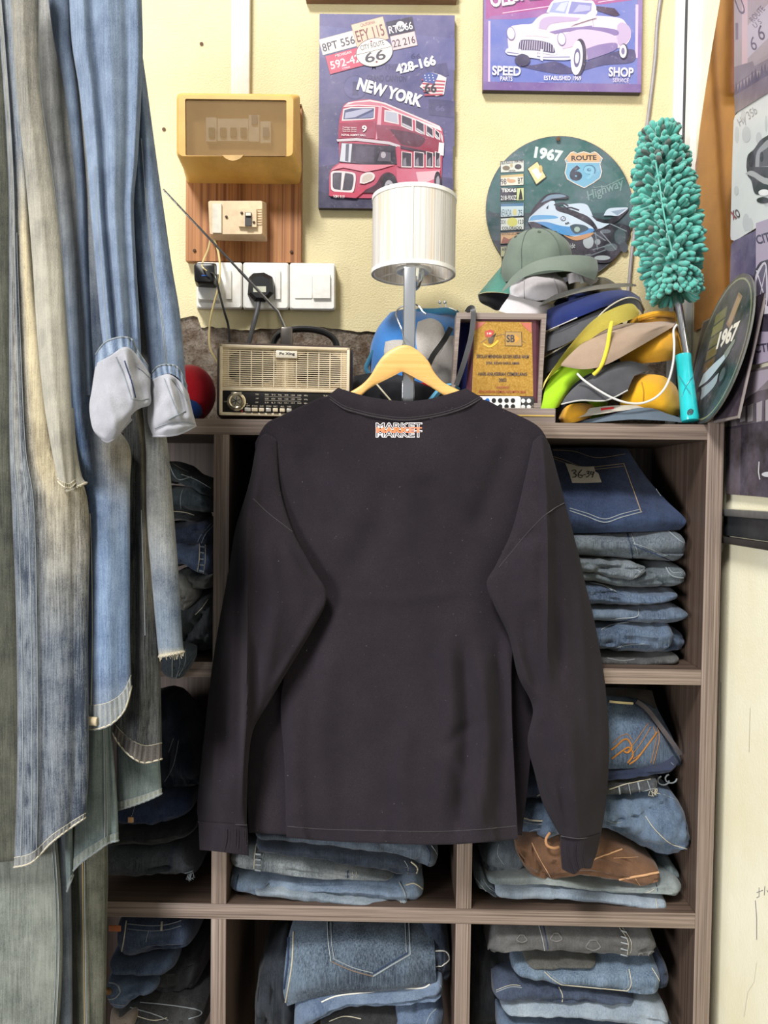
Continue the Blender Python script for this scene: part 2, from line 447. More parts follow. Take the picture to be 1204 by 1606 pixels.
# ================================================================== cubby shelf
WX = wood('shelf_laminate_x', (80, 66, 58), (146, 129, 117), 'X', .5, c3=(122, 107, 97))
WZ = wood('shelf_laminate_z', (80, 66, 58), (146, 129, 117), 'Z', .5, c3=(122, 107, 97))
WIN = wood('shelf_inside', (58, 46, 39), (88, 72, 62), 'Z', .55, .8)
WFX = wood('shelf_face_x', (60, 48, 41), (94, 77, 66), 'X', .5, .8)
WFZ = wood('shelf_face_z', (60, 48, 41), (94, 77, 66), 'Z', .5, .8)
def edge(o, c, size, m): part('edge_band', MB().box((c[0], -.0006, c[1]), (size[0], .0012, size[1]), .0003), m, o)
def X0(px, py): return U(px, py, 0).x
def Z0(px, py): return U(px, py, 0).z
XL = X0(346, 950); XM = X0(726, 1470); xra, xrb = X0(1104, 870), X0(1130, 870)
XLL = XL-(XM-XL); TH = .024
ZT = Z0(420, 658); ZB = [ZT-.024/2, (Z0(318, 1049)+Z0(1010, 1062))/2, (Z0(345, 1430)+Z0(1000, 1441))/2]
ZB.append(ZB[2]-(ZB[1]-ZB[2])-.002)
SD = WY-.006                       # back of the shelf
sh = thing('cubby_shelf', 'greyish brown wood laminate cubby shelf holding stacks of folded jeans', 'shelf', ((XLL+xrb)/2, SD/2, 0))
ZT = ZB[0]+TH/2
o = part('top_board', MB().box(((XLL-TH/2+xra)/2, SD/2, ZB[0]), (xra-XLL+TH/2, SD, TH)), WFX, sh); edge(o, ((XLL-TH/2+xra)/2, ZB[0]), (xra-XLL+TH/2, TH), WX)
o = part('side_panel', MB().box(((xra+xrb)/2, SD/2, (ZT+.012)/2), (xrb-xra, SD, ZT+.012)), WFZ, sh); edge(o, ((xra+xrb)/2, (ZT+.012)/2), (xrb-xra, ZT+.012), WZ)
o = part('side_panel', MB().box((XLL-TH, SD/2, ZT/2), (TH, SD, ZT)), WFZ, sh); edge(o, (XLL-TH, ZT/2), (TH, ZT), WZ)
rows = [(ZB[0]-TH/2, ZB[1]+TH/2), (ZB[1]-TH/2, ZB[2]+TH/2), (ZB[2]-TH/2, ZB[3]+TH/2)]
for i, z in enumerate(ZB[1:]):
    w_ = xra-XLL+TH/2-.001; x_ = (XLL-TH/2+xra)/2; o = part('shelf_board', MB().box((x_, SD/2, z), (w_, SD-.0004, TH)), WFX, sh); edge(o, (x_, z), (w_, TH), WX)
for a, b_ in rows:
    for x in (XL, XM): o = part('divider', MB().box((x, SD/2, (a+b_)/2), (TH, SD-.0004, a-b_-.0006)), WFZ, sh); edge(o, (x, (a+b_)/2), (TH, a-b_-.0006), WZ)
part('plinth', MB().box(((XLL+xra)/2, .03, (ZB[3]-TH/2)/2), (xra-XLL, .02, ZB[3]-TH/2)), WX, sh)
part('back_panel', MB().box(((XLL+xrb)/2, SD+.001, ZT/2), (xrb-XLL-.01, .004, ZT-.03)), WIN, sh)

# ================================================================== things fixed to the back wall
nf = Vector((0, -1, 0))
TIN = plain('tin_edge', (60, 50, 55), .5)
def board(mb, corners, Y, depth): return mb.prism([U(x, y, Y) for x, y in corners], Vector((0, Y, 0)), nf, depth)
# trunking
mb = MB(); a, c = U(362, 148, WY-.016), U(392, 0, WY-.016)
solid('cable_trunking', 'white plastic cable trunking rising from the yellow fuse box', 'trunking', MB().box(((a.x+c.x)/2-.001, WY-.007, (a.z+2.1)/2), (abs(c.x-a.x), .0135, 2.1-a.z), .002), plain('trunking_white', (226, 222, 214), .4, var=.05, dirt=(190, 175, 150)))
# plywood backing board
YB = WY-.018
PLY = wood('varnished_plywood', (110, 58, 26), (182, 124, 72), 'Z', .5, .35, c3=(190, 134, 80))
bb = thing('backing_board', 'varnished brown plywood board behind the fuse box and breaker', 'board', U(385, 412, WY))
part('plank', board(MB(), [(292, 160), (473, 163), (472, 412), (291, 409)], YB, .017), PLY, bb, smooth=False)
for x, y in ((305, 393), (457, 395), (470, 166)):
    part('screw', MB().lathe([(.0028, 0), (.003, .001), (.002, .002)], 12, Matrix.Translation(U(x, y, YB-.001)) @ Matrix.Rotation(R(90), 4, 'X')), plain('rusty_screw', (78, 58, 44), .5, .5), bb)
# fuse box
YEL = plain('aged_yellow_plastic', (222, 176, 92), .42, var=.06, scale=25, dirt=(150, 105, 45), dirtamt=.45)
fb = thing('fuse_box', 'aged yellow plastic fuse box with a smoky window on the plywood board', 'fuse box', U(372, 290, YB))
D = .075; s_ = S(YB)
def fbx(x, y, d): return U(x, y, YB)*1 + Vector((0, 0, 0)) if d == 0 else U(x, y, YB-d)
# tapered housing: back outline on the board, front outline nearer; photo outlines at their own depths
back = [(291, 166), (468, 166), (471, 289), (292, 287)]
mid = [(282, 150), (468, 152), (471, 272), (285, 262)]
frt = [(277, 146), (463, 148), (462, 248), (277, 248)]
inn = [(290, 155), (449, 157), (449, 246), (291, 244)]
dip = [(290, 155), (449, 157), (449, 246), (291, 244)]
def loop(c, Y, n=6, r=7):
    out = []
    for i in range(4):
        p = Vector((*c[i], 0)); a = Vector((*c[i-1], 0)); b_ = Vector((*c[(i+1) % 4], 0))
        e = p+(a-p).normalized()*r; f = p+(b_-p).normalized()*r
        for k in range(n+1):
            q = k/n; out.append(U(*((e*(1-q)+p*q)*(1-q)+(p*(1-q)+f*q)*q).xy, Y))
    return out
def rings(mb, loops, capfirst=False, caplast=False):
    k = len(loops[0]); vs = [p for lp in loops for p in lp]; fs = []
    for j in range(len(loops)-1):
        for i in range(k): fs.append((j*k+i, j*k+(i+1) % k, (j+1)*k+(i+1) % k, (j+1)*k+i))
    if capfirst: fs.append(tuple(range(k)))
    if caplast: fs.append(tuple((len(loops)-1)*k+i for i in reversed(range(k))))
    return mb.add(vs, fs)
frt2 = [(280, 149), (460, 151), (459, 245), (280, 245)]
part('housing', rings(MB(), [loop(back, YB), loop([(284, 146), (470, 148), (473, 272), (287, 268)], YB-.04), loop(frt, YB-D+.006, r=9), loop(frt2, YB-D, r=9), loop(inn, YB-D, r=3), loop(inn, YB-D+.01, r=3)]), YEL, fb, angle=30)
part('inner_panel', MB().prism(loop(inn, YB-D+.026, r=3), Vector((0, YB-D+.026, 0)), nf, .002), plain('inner_panel', (196, 152, 84), .5), fb)
SMK, tt, n, l, b = nt('smoky_window'); b.inputs['Base Color'].default_value = (*lin((168, 138, 96)), 1); b.inputs['Roughness'].default_value = .16
b.inputs['Alpha'].default_value = .42; b.inputs['Specular IOR Level'].default_value = .6
win = part('window', MB().prism(loop(inn, YB-D+.002, r=3), Vector((0, YB-D+.002, 0)), nf, .002), SMK, fb, 'smoky translucent window')
tab = [U(365+x, 246+y, YB-D-.001) for x, y in ((-17, -3), (-12, 2), (-6, 5), (0, 6), (6, 5), (12, 2), (17, -3))]
part('window_tab', MB().prism(tab, Vector((0, YB-D-.001, 0)), nf, .003), plain('tab_plastic', (208, 170, 112), .3), win)
CBW = plain('breaker_white', (214, 206, 190), .45); CBD = plain('breaker_toggle', (60, 56, 56), .5)
for i, (x, y0, y1_, tg) in enumerate(((323, 184, 222, 'g'), (341, 186, 221, 'd'), (357, 186, 221, 'd'), (373, 186, 221, 'd'), (390, 180, 222, 'b'), (408, 190, 224, 'b'))):
    br = part('breaker', board(MB(), [(x, y0), (x+16.5, y0), (x+16.5, y1_), (x, y1_)], YB-D+.016, .012), CBW, fb, smooth=False)
    cc = {'g': (40, 62, 52), 'd': (70, 54, 50), 'b': (70, 92, 120)}[tg]; yy = 180 if i == 4 else 200
    part('toggle', board(MB(), [(x+4, yy), (x+13, yy), (x+13, yy+14), (x+4, yy+14)], YB-D+.012, .006), plain('toggle_'+tg, cc, .5), br, smooth=False)
# earth breaker
IV = plain('ivory_plastic', (226, 202, 166), .42, var=.05, dirt=(160, 120, 80), dirtamt=.35)
eb = thing('main_switch', 'ivory main breaker switch box on the plywood board', 'switch', U(370, 378, YB))
part('housing', rings(MB(), [loop([(327, 318), (418, 318), (419, 379), (330, 377)], YB, r=2), loop([(326, 316), (416, 317), (416, 372), (329, 371)], YB-.02, r=2), loop([(327, 315), (411, 315), (411, 367), (329, 367)], YB-.04, r=3)], caplast=True), IV, eb, angle=25)
part('terminal_cover', board(MB(), [(333, 319), (347, 319), (347, 365), (333, 365)], YB-.044, .006), plain('pale_cover', (226, 220, 204), .4), eb, smooth=False)
fr = part('switch_surround', board(MB(), [(374, 327), (402, 327), (402, 356), (374, 355)], YB-.046, .008), IV, eb, smooth=False)
part('rocker', board(MB(), [(384, 333), (394, 333), (394, 354), (384, 354)], YB-.049, .005), CBD, fr, smooth=False)
part('rocker_tip', board(MB(), [(385, 333.5), (393, 333.5), (393, 338), (385, 338)], YB-.052, .004), plain('pale_cover', (226, 220, 204)), fr, smooth=False)
for k in range(7): part('rib', board(MB(), [(403, 326+k*4), (410, 326+k*4), (410, 328.2+k*4), (403, 328.2+k*4)], YB-.0415, .003), IV, eb, smooth=False)
for x, y in ((355, 340), (379, 334), (398, 348.5)): part('screw', MB().lathe([(.0024, 0), (.0024, .0012), (.0015, .0016)], 12, Matrix.Translation(U(x, y, YB-.0465 if x > 370 else YB-.041)) @ Matrix.Rotation(R(90), 4, 'X')), plain('rusty_screw', (78, 58, 44)), eb)
# switch plates
YS = WY-.03
PL = plain('switch_white', (236, 234, 228), .3, var=.03, dirt=(190, 170, 140), dirtamt=.3)
def plate(nm, lb, cat, x0, x1, y0, y1_):
    t = thing(nm, lb, cat, U((x0+x1)/2, y1_, WY), 'row of white wall plates')
    c0 = [(x0, y0), (x1, y0+.8), (x1, y1_+.8), (x0, y1_)]; c1 = [(x0+2.5, y0+2.5), (x1-2.5, y0+3), (x1-2.5, y1_-2), (x0+2.5, y1_-2.5)]
    part('back_box', rings(MB(), [loop([(x0+1, y0+1), (x1-1, y0+1), (x1-1, y1_+2), (x0+1, y1_+2)], WY-.001, r=2), loop([(x0+1, y0+1), (x1-1, y0+1), (x1-1, y1_), (x0+1, y1_)], YS+.009, r=4)], caplast=True), plain('back_box', (206, 198, 176), .5), t)
    part('faceplate', rings(MB(), [loop(c0, YS+.008, r=5), loop(c0, YS+.004, r=5), loop(c1, YS, r=4)], True, True), PL, t)
    return t
t1 = plate('wall_socket', 'left white wall socket with a switch, black charger plugged into it', 'socket', 308, 380, 411, 484)
t2 = plate('wall_socket', 'middle white wall socket holding a black three pin plug', 'socket', 381, 453, 411.6, 485)
t3 = plate('light_switch', 'white double rocker light switch at the right end of the plates', 'switch', 454, 526, 412.4, 486)
for t, x in ((t1, 354), (t2, 431)):
    part('rocker', rings(MB(), [loop([(x, 424), (x+9, 424), (x+9, 470), (x, 470)], YS, r=1), loop([(x+.6, 425), (x+8.4, 425), (x+8.4, 469), (x+.6, 469)], YS-.004, r=1)], caplast=True), PL, t, smooth=False)
for x0, x1, dz in ((462, 489.5, .002), (490.5, 518, .005)):
    part('rocker', rings(MB(), [loop([(x0, 430), (x1, 430), (x1, 468), (x0, 468)], YS, r=1), loop([(x0+.5, 430.5), (x1-.5, 430.5), (x1-.5, 467.5), (x0+.5, 467.5)], YS-dz, r=1)], caplast=True), PL, t3, smooth=False)
# charger and plug
t = thing('phone_charger', 'black cube charger on a white adapter in the left socket', 'charger', U(325, 470, YS-.02))
part('adapter', rings(MB(), [loop([(310, 430), (346, 430), (346, 476), (310, 474)], YS-.0005, r=4), loop([(311, 430), (345, 430), (344, 471), (311, 469)], YS-.024, r=4)], caplast=True), WHITE, t, 'white adapter')
part('charger_cube', rings(MB(), [loop([(306, 414), (340, 413), (341, 452), (307, 450)], YS-.0245, r=5), loop([(304, 413), (336, 412.5), (337, 444), (305, 443)], YS-.052, r=6), loop([(306, 415), (334, 414.5), (335, 442), (307, 441)], YS-.054, r=6)], caplast=True), BLACKP, t)
part('indicator', board(MB(), [(316, 431), (325, 431), (325, 433), (316, 433)], YS-.0545, .0006), plain('blue_mark', (40, 90, 170), .4), t)
t = thing('power_plug', 'black three pin mains plug in the middle socket', 'plug', U(408, 470, YS-.02))
hexa = [(397, 428), (414, 427), (427, 434), (429, 460), (416, 474), (399, 473), (388, 462), (390, 435)]
def sc(pts, k, o=(0, 0)): 
    cx = sum(p[0] for p in pts)/len(pts); cy = sum(p[1] for p in pts)/len(pts); return [(cx+(p[0]-cx)*k+o[0], cy+(p[1]-cy)*k+o[1]) for p in pts]
part('plug_body', rings(MB(), [[U(x, y, YS-.0005) for x, y in hexa], [U(x, y, YS-.018) for x, y in sc(hexa, .97)], [U(x, y, YS-.026) for x, y in sc(hexa, .72)]], caplast=True), BLACKP, t, angle=20)
part('fuse_label', board(MB(), [(397, 449), (417, 449), (417, 458), (397, 458)], YS-.0268, .0014), plain('label_grey', (196, 196, 176), .5), t, smooth=False)
part('cord', MB().tube(dens([U(406, 470, YS-.014), U(404, 484, YS-.02), U(399, 503, YS-.03), U(394, 522, YS-.05), U(388, 545, YS-.07), U(382, 560, YS-.07)], 24), .0042, 10), plain('grey_cord', (66, 66, 70), .5), t)
solid('charging_cable', 'thin black charging cable dropping from the charger behind the radio', 'cable', MB().tube(dens([U(331, 428, YS-.0545), U(338, 434, YS-.068), U(344, 460, YS-.07), U(352, 490, YS-.07), U(358, 512, YS-.06), U(360, 545, YS-.06)], 30), .0021, 8), BLACKP)
CLR, tt, n, l, b = nt('yellowed_clear_wire'); b.inputs['Base Color'].default_value = (*lin((214, 196, 140)), 1); b.inputs['Roughness'].default_value = .3
t = thing('wire_loop', 'yellowed twin bell wire hanging from the breaker down behind the radio', 'wire', U(330, 560, YS-.02))
part('strand', MB().tube(dens([U(330, 374, YB-.03), U(326, 392, YB-.03), U(319, 408, YB-.035), U(317, 418, YS-.062), U(324, 425, YS-.063)], 20), .0016, 6), CLR, t)
part('strand', MB().tube(dens([U(335, 374, YB-.03), U(342, 395, YB-.03), U(345, 420, YS-.04), U(343, 447, YS-.05), U(337, 470, YS-.05), U(331, 495, YS-.05), U(328, 520, YS-.05), U(329, 545, YS-.06), U(337, 562, YS-.07), U(344, 575, YS-.07)], 40), .0019, 8), CLR, t)
# grey cable down the wall behind the round sign
solid('wall_cable', 'grey cable running down the wall behind the teal duster', 'cable', MB().tube(dens([U(1044, -60, WY-.004), U(1031, 30, WY-.004), U(1027, 90, WY-.004), U(1019, 160, WY-.004), U(1012, 215, WY-.004), U(1004, 290, WY-.004), U(995, 360, WY-.006), U(990, 400, WY-.006), U(986, 445, WY-.006), U(982, 480, WY-.01)], 50), .0034, 8), plain('grey_cable', (140, 134, 134), .5))
# nails and old plugs in the wall
for i, (x, y, lb) in enumerate(((257, 203, 'small rusty nail hole left of the fuse box'), (316, 69, 'small mark high on the wall left of the trunking'))):
    solid('wall_plug', lb, 'wall plug', MB().lathe([(.003, 0), (.0035, .001), (.001, .0014)], 8, Matrix.Translation(U(x, y, WY-.0005)) @ Matrix.Rotation(R(90), 4, 'X')), plain('rust', (92, 66, 48), .8))
# ================================================================== printed signs
INK = printed()
# --- framed board cut by the top of the frame
t = thing('wall_sign', 'brown edged board at the top above the bus sign', 'sign', U(600, 2, WY))
part('panel', MB().prism([U(x, y, WY-.016) for x, y in ((478, -190), (716, -188), (716, 0), (479, -2))], Vector((0, WY-.016, 0)), nf, .015), plain('brown_board', (122, 88, 66), .6), t, smooth=False)

# --- bus sign
YP = WY-.013
t = thing('bus_sign', 'blue tin sign with a red double decker bus and number plates', 'sign', U(605, 328, WY))
cor = [(501, 21.5), (713, 24), (709, 328), (499, 326)]
part('panel', board(MB(), cor, YP, .012), TIN, t, smooth=False)
P = Print((0, YP-.0003, 0), nf)
P.poly(cor, (84, 82, 134))
P.poly([(501, 40), (620, 52), (713, 60), (713, 110), (501, 90)], (92, 92, 146))
P.poly([(501, 163), (560, 160), (713, 175), (712, 230), (500, 230)], (76, 75, 124))
P.poly([(500, 262), (540, 255), (711, 280), (709, 328), (499, 326)], (60, 58, 100))
P.poly([(499, 300), (560, 310), (650, 300), (709, 295), (709, 328), (499, 326)], (46, 44, 78))
P.text('MOTHER', 607, 105, 50, 9, 0, (70, 68, 112), .02); P.text('66', 652, 88, 16, 9, 0, (70, 68, 112), .02); P.text('GRAND CANYON', 606, 123, 62, 10, 1, (62, 60, 104), .03)
P.oval(557, 137, 19, 19, (72, 70, 118)); P.oval(557, 137, 17.5, 17.5, (88, 88, 142)); P.poly([(553, 128), (560, 128), (562, 150), (552, 150)], (66, 64, 110))
P.poly([(672, 155), (713, 158), (712, 185), (672, 180)], (68, 66, 110)); P.text('66', 690, 170, 14, 8, 3, (92, 92, 140), .03)
P.poly([(666, 105), (700, 98), (704, 118), (680, 124)], (74, 72, 118))
def plate_(cx, cy, w, h, ang, bgc, txt, tc, tw=.86, th=.55, small=None):
    P.quad(cx, cy, w, h, ang, tuple(int(v*.7) for v in bgc)); P.quad(cx, cy, w-1.4, h-1.4, ang, bgc)
    P.text(txt, cx, cy+h*.06, w*tw, h*th, ang, tc, .012)
    a = R(ang)
    if small: P.text(small, cx+math.sin(a)*h*.36, cy-math.cos(a)*h*.36, w*.45, h*.14, ang, tc, .01)
plate_(530.5, 67, 58, 26, -15, (222, 214, 206), '8PT 556', (60, 56, 66), .9, .5)
plate_(580, 50, 52, 37, -15, (232, 190, 158), 'EFY 115', (120, 62, 60), .86, .5, 'CALIFORNIA')
plate_(628, 42, 42, 24, -12, (40, 36, 60), 'RTE 66', (232, 228, 226), .9, .5)
P.oval(628, 41, 7, 8, (232, 228, 226), -12); P.text('66', 628, 43, 9, 7, -12, (40, 36, 60), .03)
plate_(633, 64, 40, 23, -12, (226, 196, 196), '22 216', (70, 52, 66), .9, .52)
plate_(541, 95, 57, 30, -15, (216, 66, 92), '592-42', (240, 232, 230), .84, .42, 'MICHIGAN'); P.text('1966', 543, 106, 12, 3, -15, (240, 220, 226), .01)
P.oval(587, 82, 29.5, 22.5, (60, 56, 62), -12); P.oval(587, 82, 28.6, 21.6, (238, 230, 214), -12)
P.line([(559.5, 86), (613, 73)], .8, (70, 66, 70)); P.text('CITY ROUTE', 583.5, 71, 38, 8, -14, (70, 66, 72), .012); P.text('66', 588, 88, 33, 16, -12, (66, 60, 72), .012)
for x, y in ((582, 65), (590.5, 97)): P.oval(x, y, 1.6, 1.6, (150, 60, 60))
P.text('428-166', 651.5, 101.5, 64, 16, -14, (244, 240, 238), .045); P.text('NEW YORK', 611.5, 145, 105, 20, 15.5, (246, 242, 240), .05)
fl = [(662, 118), (674, 113), (690, 117), (700, 122), (696, 148), (684, 151), (672, 146), (658, 136), (664, 128)]
P.poly(fl, (226, 214, 214))
for k in range(5): P.line([(661+k, 125+k*6), (698-k, 128+k*5)], 2.6, (192, 62, 76))
P.poly([(662, 118), (674, 113), (687, 117), (681, 132), (664, 128)], (58, 84, 160))
for i in range(9): P.oval(666+(i % 3)*6+(i//3), 118+(i//3)*4, .9, .9, (226, 226, 240))
P.text('66', 675, 137.5, 19, 15, 0, (24, 20, 26), .03)
# the bus, in the zoomed crop's units
def z(*q): return [(480+a/4.3, b_/4.3) for a, b_ in q]
RED, RD2, RD3, CRM, DRK, GLS = (200, 62, 92), (168, 46, 76), (108, 32, 56), (236, 222, 222), (44, 36, 52), (176, 178, 206)
P.curve(z((215, 935), (222, 820), (240, 745), (262, 700), (330, 678), (430, 670), (520, 690), (620, 730), (760, 790), (900, 850), (922, 900), (930, 980), (918, 1060), (912, 1200), (900, 1260), (862, 1285), (600, 1275), (500, 1330), (335, 1335), (170, 1325), (155, 1290), (160, 1160), (200, 1110), (222, 1090), (220, 960)), RED, 90)
P.poly(z((250, 722), (285, 690), (430, 672), (530, 692), (900, 850), (915, 885), (640, 775), (520, 722), (350, 712)), CRM)
P.poly(z((262, 712), (330, 690), (430, 684), (520, 700), (640, 748), (900, 862), (640, 765), (520, 715), (350, 706)), (222, 120, 140))
P.poly(z((240, 815), (250, 735), (300, 722), (465, 722), (462, 800), (440, 806)), CRM); P.poly(z((250, 805), (258, 742), (304, 730), (458, 730), (454, 794), (436, 798)), (70, 76, 120))
P.poly(z((258, 800), (264, 760), (380, 735), (450, 735), (330, 790)), GLS); P.poly(z((350, 797), (455, 748), (453, 790)), (120, 128, 170))
P.poly(z((488, 720), (512, 710), (498, 930), (470, 940)), (236, 168, 182))
P.poly(z((528, 740), (620, 755), (626, 840), (526, 820)), CRM); P.poly(z((535, 748), (612, 762), (618, 832), (533, 812)), (186, 188, 206))
for k, (a0, a1, b0, b1) in enumerate(((640, 716, 768, 872), (735, 795, 802, 905), (808, 856, 838, 932), (866, 900, 866, 945), (906, 918, 888, 950))):
    P.poly(z((a0, b0), (a1, b0+28), (a1+4, b1+14), (a0, b1-22)), CRM); P.poly(z((a0+5, b0+8), (a1-4, b0+34), (a1-2, b1+4), (a0+5, b1-30)), DRK)
    P.poly(z((a0+8, b1-44), (a1-4, b1-14), (a1-4, b1), (a0+8, b1-32)), (196, 196, 204))
P.poly(z((216, 935), (222, 830), (470, 815), (462, 935), (330, 928)), RD2); P.poly(z((470, 840), (620, 850), (918, 950), (900, 1045), (640, 985), (480, 938)), (150, 40, 66))
P.curve(z((560, 870), (700, 890), (800, 930), (760, 990), (640, 975)), (86, 26, 48), 30)
P.poly(z((204, 940), (340, 930), (560, 955), (634, 980), (634, 1000), (560, 975), (340, 950), (210, 955)), (212, 200, 208))
P.poly(z((634, 982), (905, 1040), (905, 1060), (634, 1000)), (60, 34, 52)); P.poly(z((895, 960), (930, 965), (926, 1050), (890, 1045)), CRM)
P.poly(z((222, 1092), (236, 962), (600, 985), (612, 1108), (420, 1110)), DRK); P.poly(z((226, 1088), (240, 965), (310, 970), (298, 1095)), (210, 214, 224)); P.poly(z((262, 1085), (268, 972), (290, 970), (284, 1092)), (96, 96, 116))
P.poly(z((330, 1085), (336, 985), (460, 990), (458, 1100)), (64, 56, 74)); P.poly(z((480, 1085), (500, 1020), (570, 1030), (570, 1090)), (96, 88, 104)); P.oval(480+520/4.3, 1045/4.3, 4, 5, (180, 170, 180))
P.poly(z((612, 985), (636, 990), (640, 1130), (612, 1120)), RED)
for a0, a1 in ((642, 712), (726, 794), (808, 856), (868, 904)):
    P.poly(z((a0, 1020), (a1, 1030), (a1, 1130), (a0, 1128)), CRM); P.poly(z((a0+5, 1024), (a1-4, 1034), (a1-5, 1122), (a0+5, 1120)), DRK); P.poly(z((a0+12, 1080), (a0+30, 1060), (a0+34, 1118), (a0+12, 1118)), (130, 124, 136))
P.poly(z((165, 1150), (225, 1105), (430, 1110), (600, 1110), (500, 1140), (400, 1160), (250, 1130)), (232, 130, 148))
P.poly(z((610, 1140), (905, 1140), (900, 1200), (860, 1250), (640, 1270), (610, 1220)), (214, 92, 118)); P.poly(z((740, 1160), (900, 1150), (880, 1200), (760, 1250)), (236, 176, 186))
P.curve(z((166, 1170), (190, 1152), (310, 1162), (334, 1190), (325, 1270), (300, 1300), (185, 1290), (166, 1260)), CRM, 40); P.curve(z((178, 1175), (200, 1164), (300, 1172), (320, 1198), (312, 1262), (292, 1284), (195, 1276), (178, 1250)), (62, 58, 70), 40)
P.poly(z((240, 1165), (262, 1165), (244, 1282), (232, 1280)), CRM)
for k in range(6): P.line(z((192+k*8, 1175), (190+k*8, 1272)), .35, (110, 104, 116))
P.curve(z((360, 1235), (372, 1180), (430, 1160), (462, 1180), (450, 1215), (390, 1240)), CRM, 30); P.curve(z((374, 1228), (384, 1188), (428, 1172), (450, 1186), (438, 1212), (392, 1232)), (206, 190, 178), 30)
P.curve(z((350, 1300), (420, 1270), (470, 1240), (510, 1180), (560, 1162), (606, 1200), (606, 1290), (420, 1300)), (70, 24, 44), 40)
P.oval(480+558/4.3, 1250/4.3, 11.5, 19, (30, 26, 34)); P.oval(480+558/4.3, 1262/4.3, 7, 11, (176, 172, 182)); P.oval(480+556/4.3, 1262/4.3, 3, 4.5, (70, 66, 80))
P.oval(480+886/4.3, 1222/4.3, 5.5, 15.5, (30, 26, 34)); P.oval(480+888/4.3, 1222/4.3, 2.8, 8, (150, 146, 158))
P.poly(z((155, 1290), (335, 1300), (345, 1270), (420, 1262), (380, 1300), (335, 1336), (160, 1322)), (206, 56, 86))
P.text('VIM 919', 480+220/4.3, 1325/4.3, 18, 4.6, 2, (236, 226, 226), .01)
P.text('9', 480+392/4.3, 868/4.3, 8, 10.5, 0, (240, 232, 232), .03)
for k, s_t in enumerate(('Trafalgar Square', 'Piccadilly Circus', 'Hyde Park Corner')): P.text(s_t, 480+292/4.3, (860+13*k)/4.3, 22, 2.6, 1, (236, 226, 230), .012)
P.text('ROYAL ALBERT HALL', 480+320/4.3, 910/4.3, 38, 3.2, 1, (240, 230, 232), .025)
part('print', P.mb, INK, t, smooth=False)

# --- car sign
YP2 = WY-.014
t = thing('car_sign', 'purple tin sign with a pale vintage convertible and the words speed shop', 'sign', U(880, 144, WY))
cor = [(760, -170), (1010, -168), (1005, 145), (757, 141)]
part('panel', board(MB(), cor, YP2, .013), TIN, t, smooth=False)
P = Print((0, YP2-.0003, 0), nf)
def z(*q): return [(740+a/4.3, b_/4.3) for a, b_ in q]
P.poly(cor, (134, 104, 170)); P.poly([(768, -165), (1000, -165), (999, 132), (765, 130)], (98, 112, 190))
P.poly([(762, -160), (1006, -160), (1006, -2), (950, 6), (870, 14), (800, 24), (762, 30)], (166, 72, 140)); P.poly(z((118, 110), (500, 60), (500, 110), (300, 130), (118, 130)), (150, 92, 160))
P.line(z((205, 88), (520, 42)), 1.2, (230, 196, 214)); P.line(z((850, 15), (1080, -20)), 1.2, (230, 196, 214))
P.line(z((117, 140), (115, 560)), 3.4, (206, 178, 210)); P.line(z((1112, 30), (1108, 390)), 4.2, (214, 180, 214))
for x0, x1, y in ((150, 400, 570), (380, 560, 566), (600, 790, 572), (1000, 1100, 574)): P.line(z((x0, y), ((x0+x1)/2, y-6), (x1, y)), 2.2, (216, 178, 208))
P.poly([(758, 128), (1005, 132), (1005, 145), (757, 141)], (112, 84, 150))
P.text('OLD', 740+215/4.3, 0, 42, 22, -8, (70, 36, 70), .05); P.text('OLD', 740+212/4.3, -2, 42, 22, -8, (240, 226, 226), .04); P.text('SPEED', 838, -9, 66, 20, -6, (92, 50, 100), .04); P.text('SPEED', 836, -11, 66, 20, -6, (236, 220, 226), .03)
BODY, BD2, BD3, CH = (222, 202, 216), (186, 162, 200), (132, 112, 168), (206, 206, 222)
P.curve(z((290, 385), (380, 440), (560, 415), (680, 460), (760, 420), (960, 350), (1060, 330), (1100, 350), (1080, 420), (880, 440), (620, 500), (330, 450)), (70, 66, 112), 50)
P.curve(z((245, 330), (240, 230), (262, 180), (330, 165), (400, 160), (440, 120), (500, 90), (640, 90), (800, 110), (830, 105), (990, 120), (1040, 160), (1072, 230), (1050, 290), (1000, 320), (960, 330), (780, 400), (700, 400), (560, 380), (300, 380)), BODY, 90)
P.curve(z((500, 85), (540, 10), (600, -8), (760, 2), (820, 12), (832, 105), (640, 95)), CH, 40); P.poly(z((520, 82), (548, 20), (655, 5), (630, 92)), (150, 160, 206)); P.poly(z((648, 92), (672, 10), (808, 22), (800, 98)), (128, 130, 194)); P.poly(z((560, 70), (600, 20), (650, 10), (620, 80)), (190, 198, 226)); P.poly(z((680, 85), (720, 30), (800, 40), (795, 70)), (170, 170, 214))
P.poly(z((838, 40), (960, 55), (998, 100), (960, 110), (838, 70)), (60, 40, 70)); P.curve(z((980, 170), (1010, 150), (1060, 180), (1072, 235), (1040, 290), (1000, 310), (972, 270)), BD2, 30)
P.curve(z((520, 215), (640, 190), (800, 180), (970, 200), (970, 240), (800, 215), (640, 215), (560, 230)), BD3, 40); P.curve(z((450, 190), (470, 130), (560, 110), (810, 130), (700, 140), (540, 160), (500, 200)), BD2, 40)
P.line(z((812, 110), (820, 190)), .5, BD3); P.line(z((440, 130), (430, 210)), .6, BD3); P.poly(z((740, 180), (810, 172), (810, 190), (750, 192)), BD3)
P.curve(z((360, 240), (400, 170), (440, 130), (440, 200), (520, 250), (430, 240)), (238, 222, 232), 30); P.curve(z((610, 330), (620, 240), (720, 200), (860, 210), (970, 250), (960, 330), (780, 395), (740, 300)), (206, 182, 210), 40)
P.curve(z((770, 330), (860, 300), (970, 290), (960, 340), (780, 405)), BD3, 30)
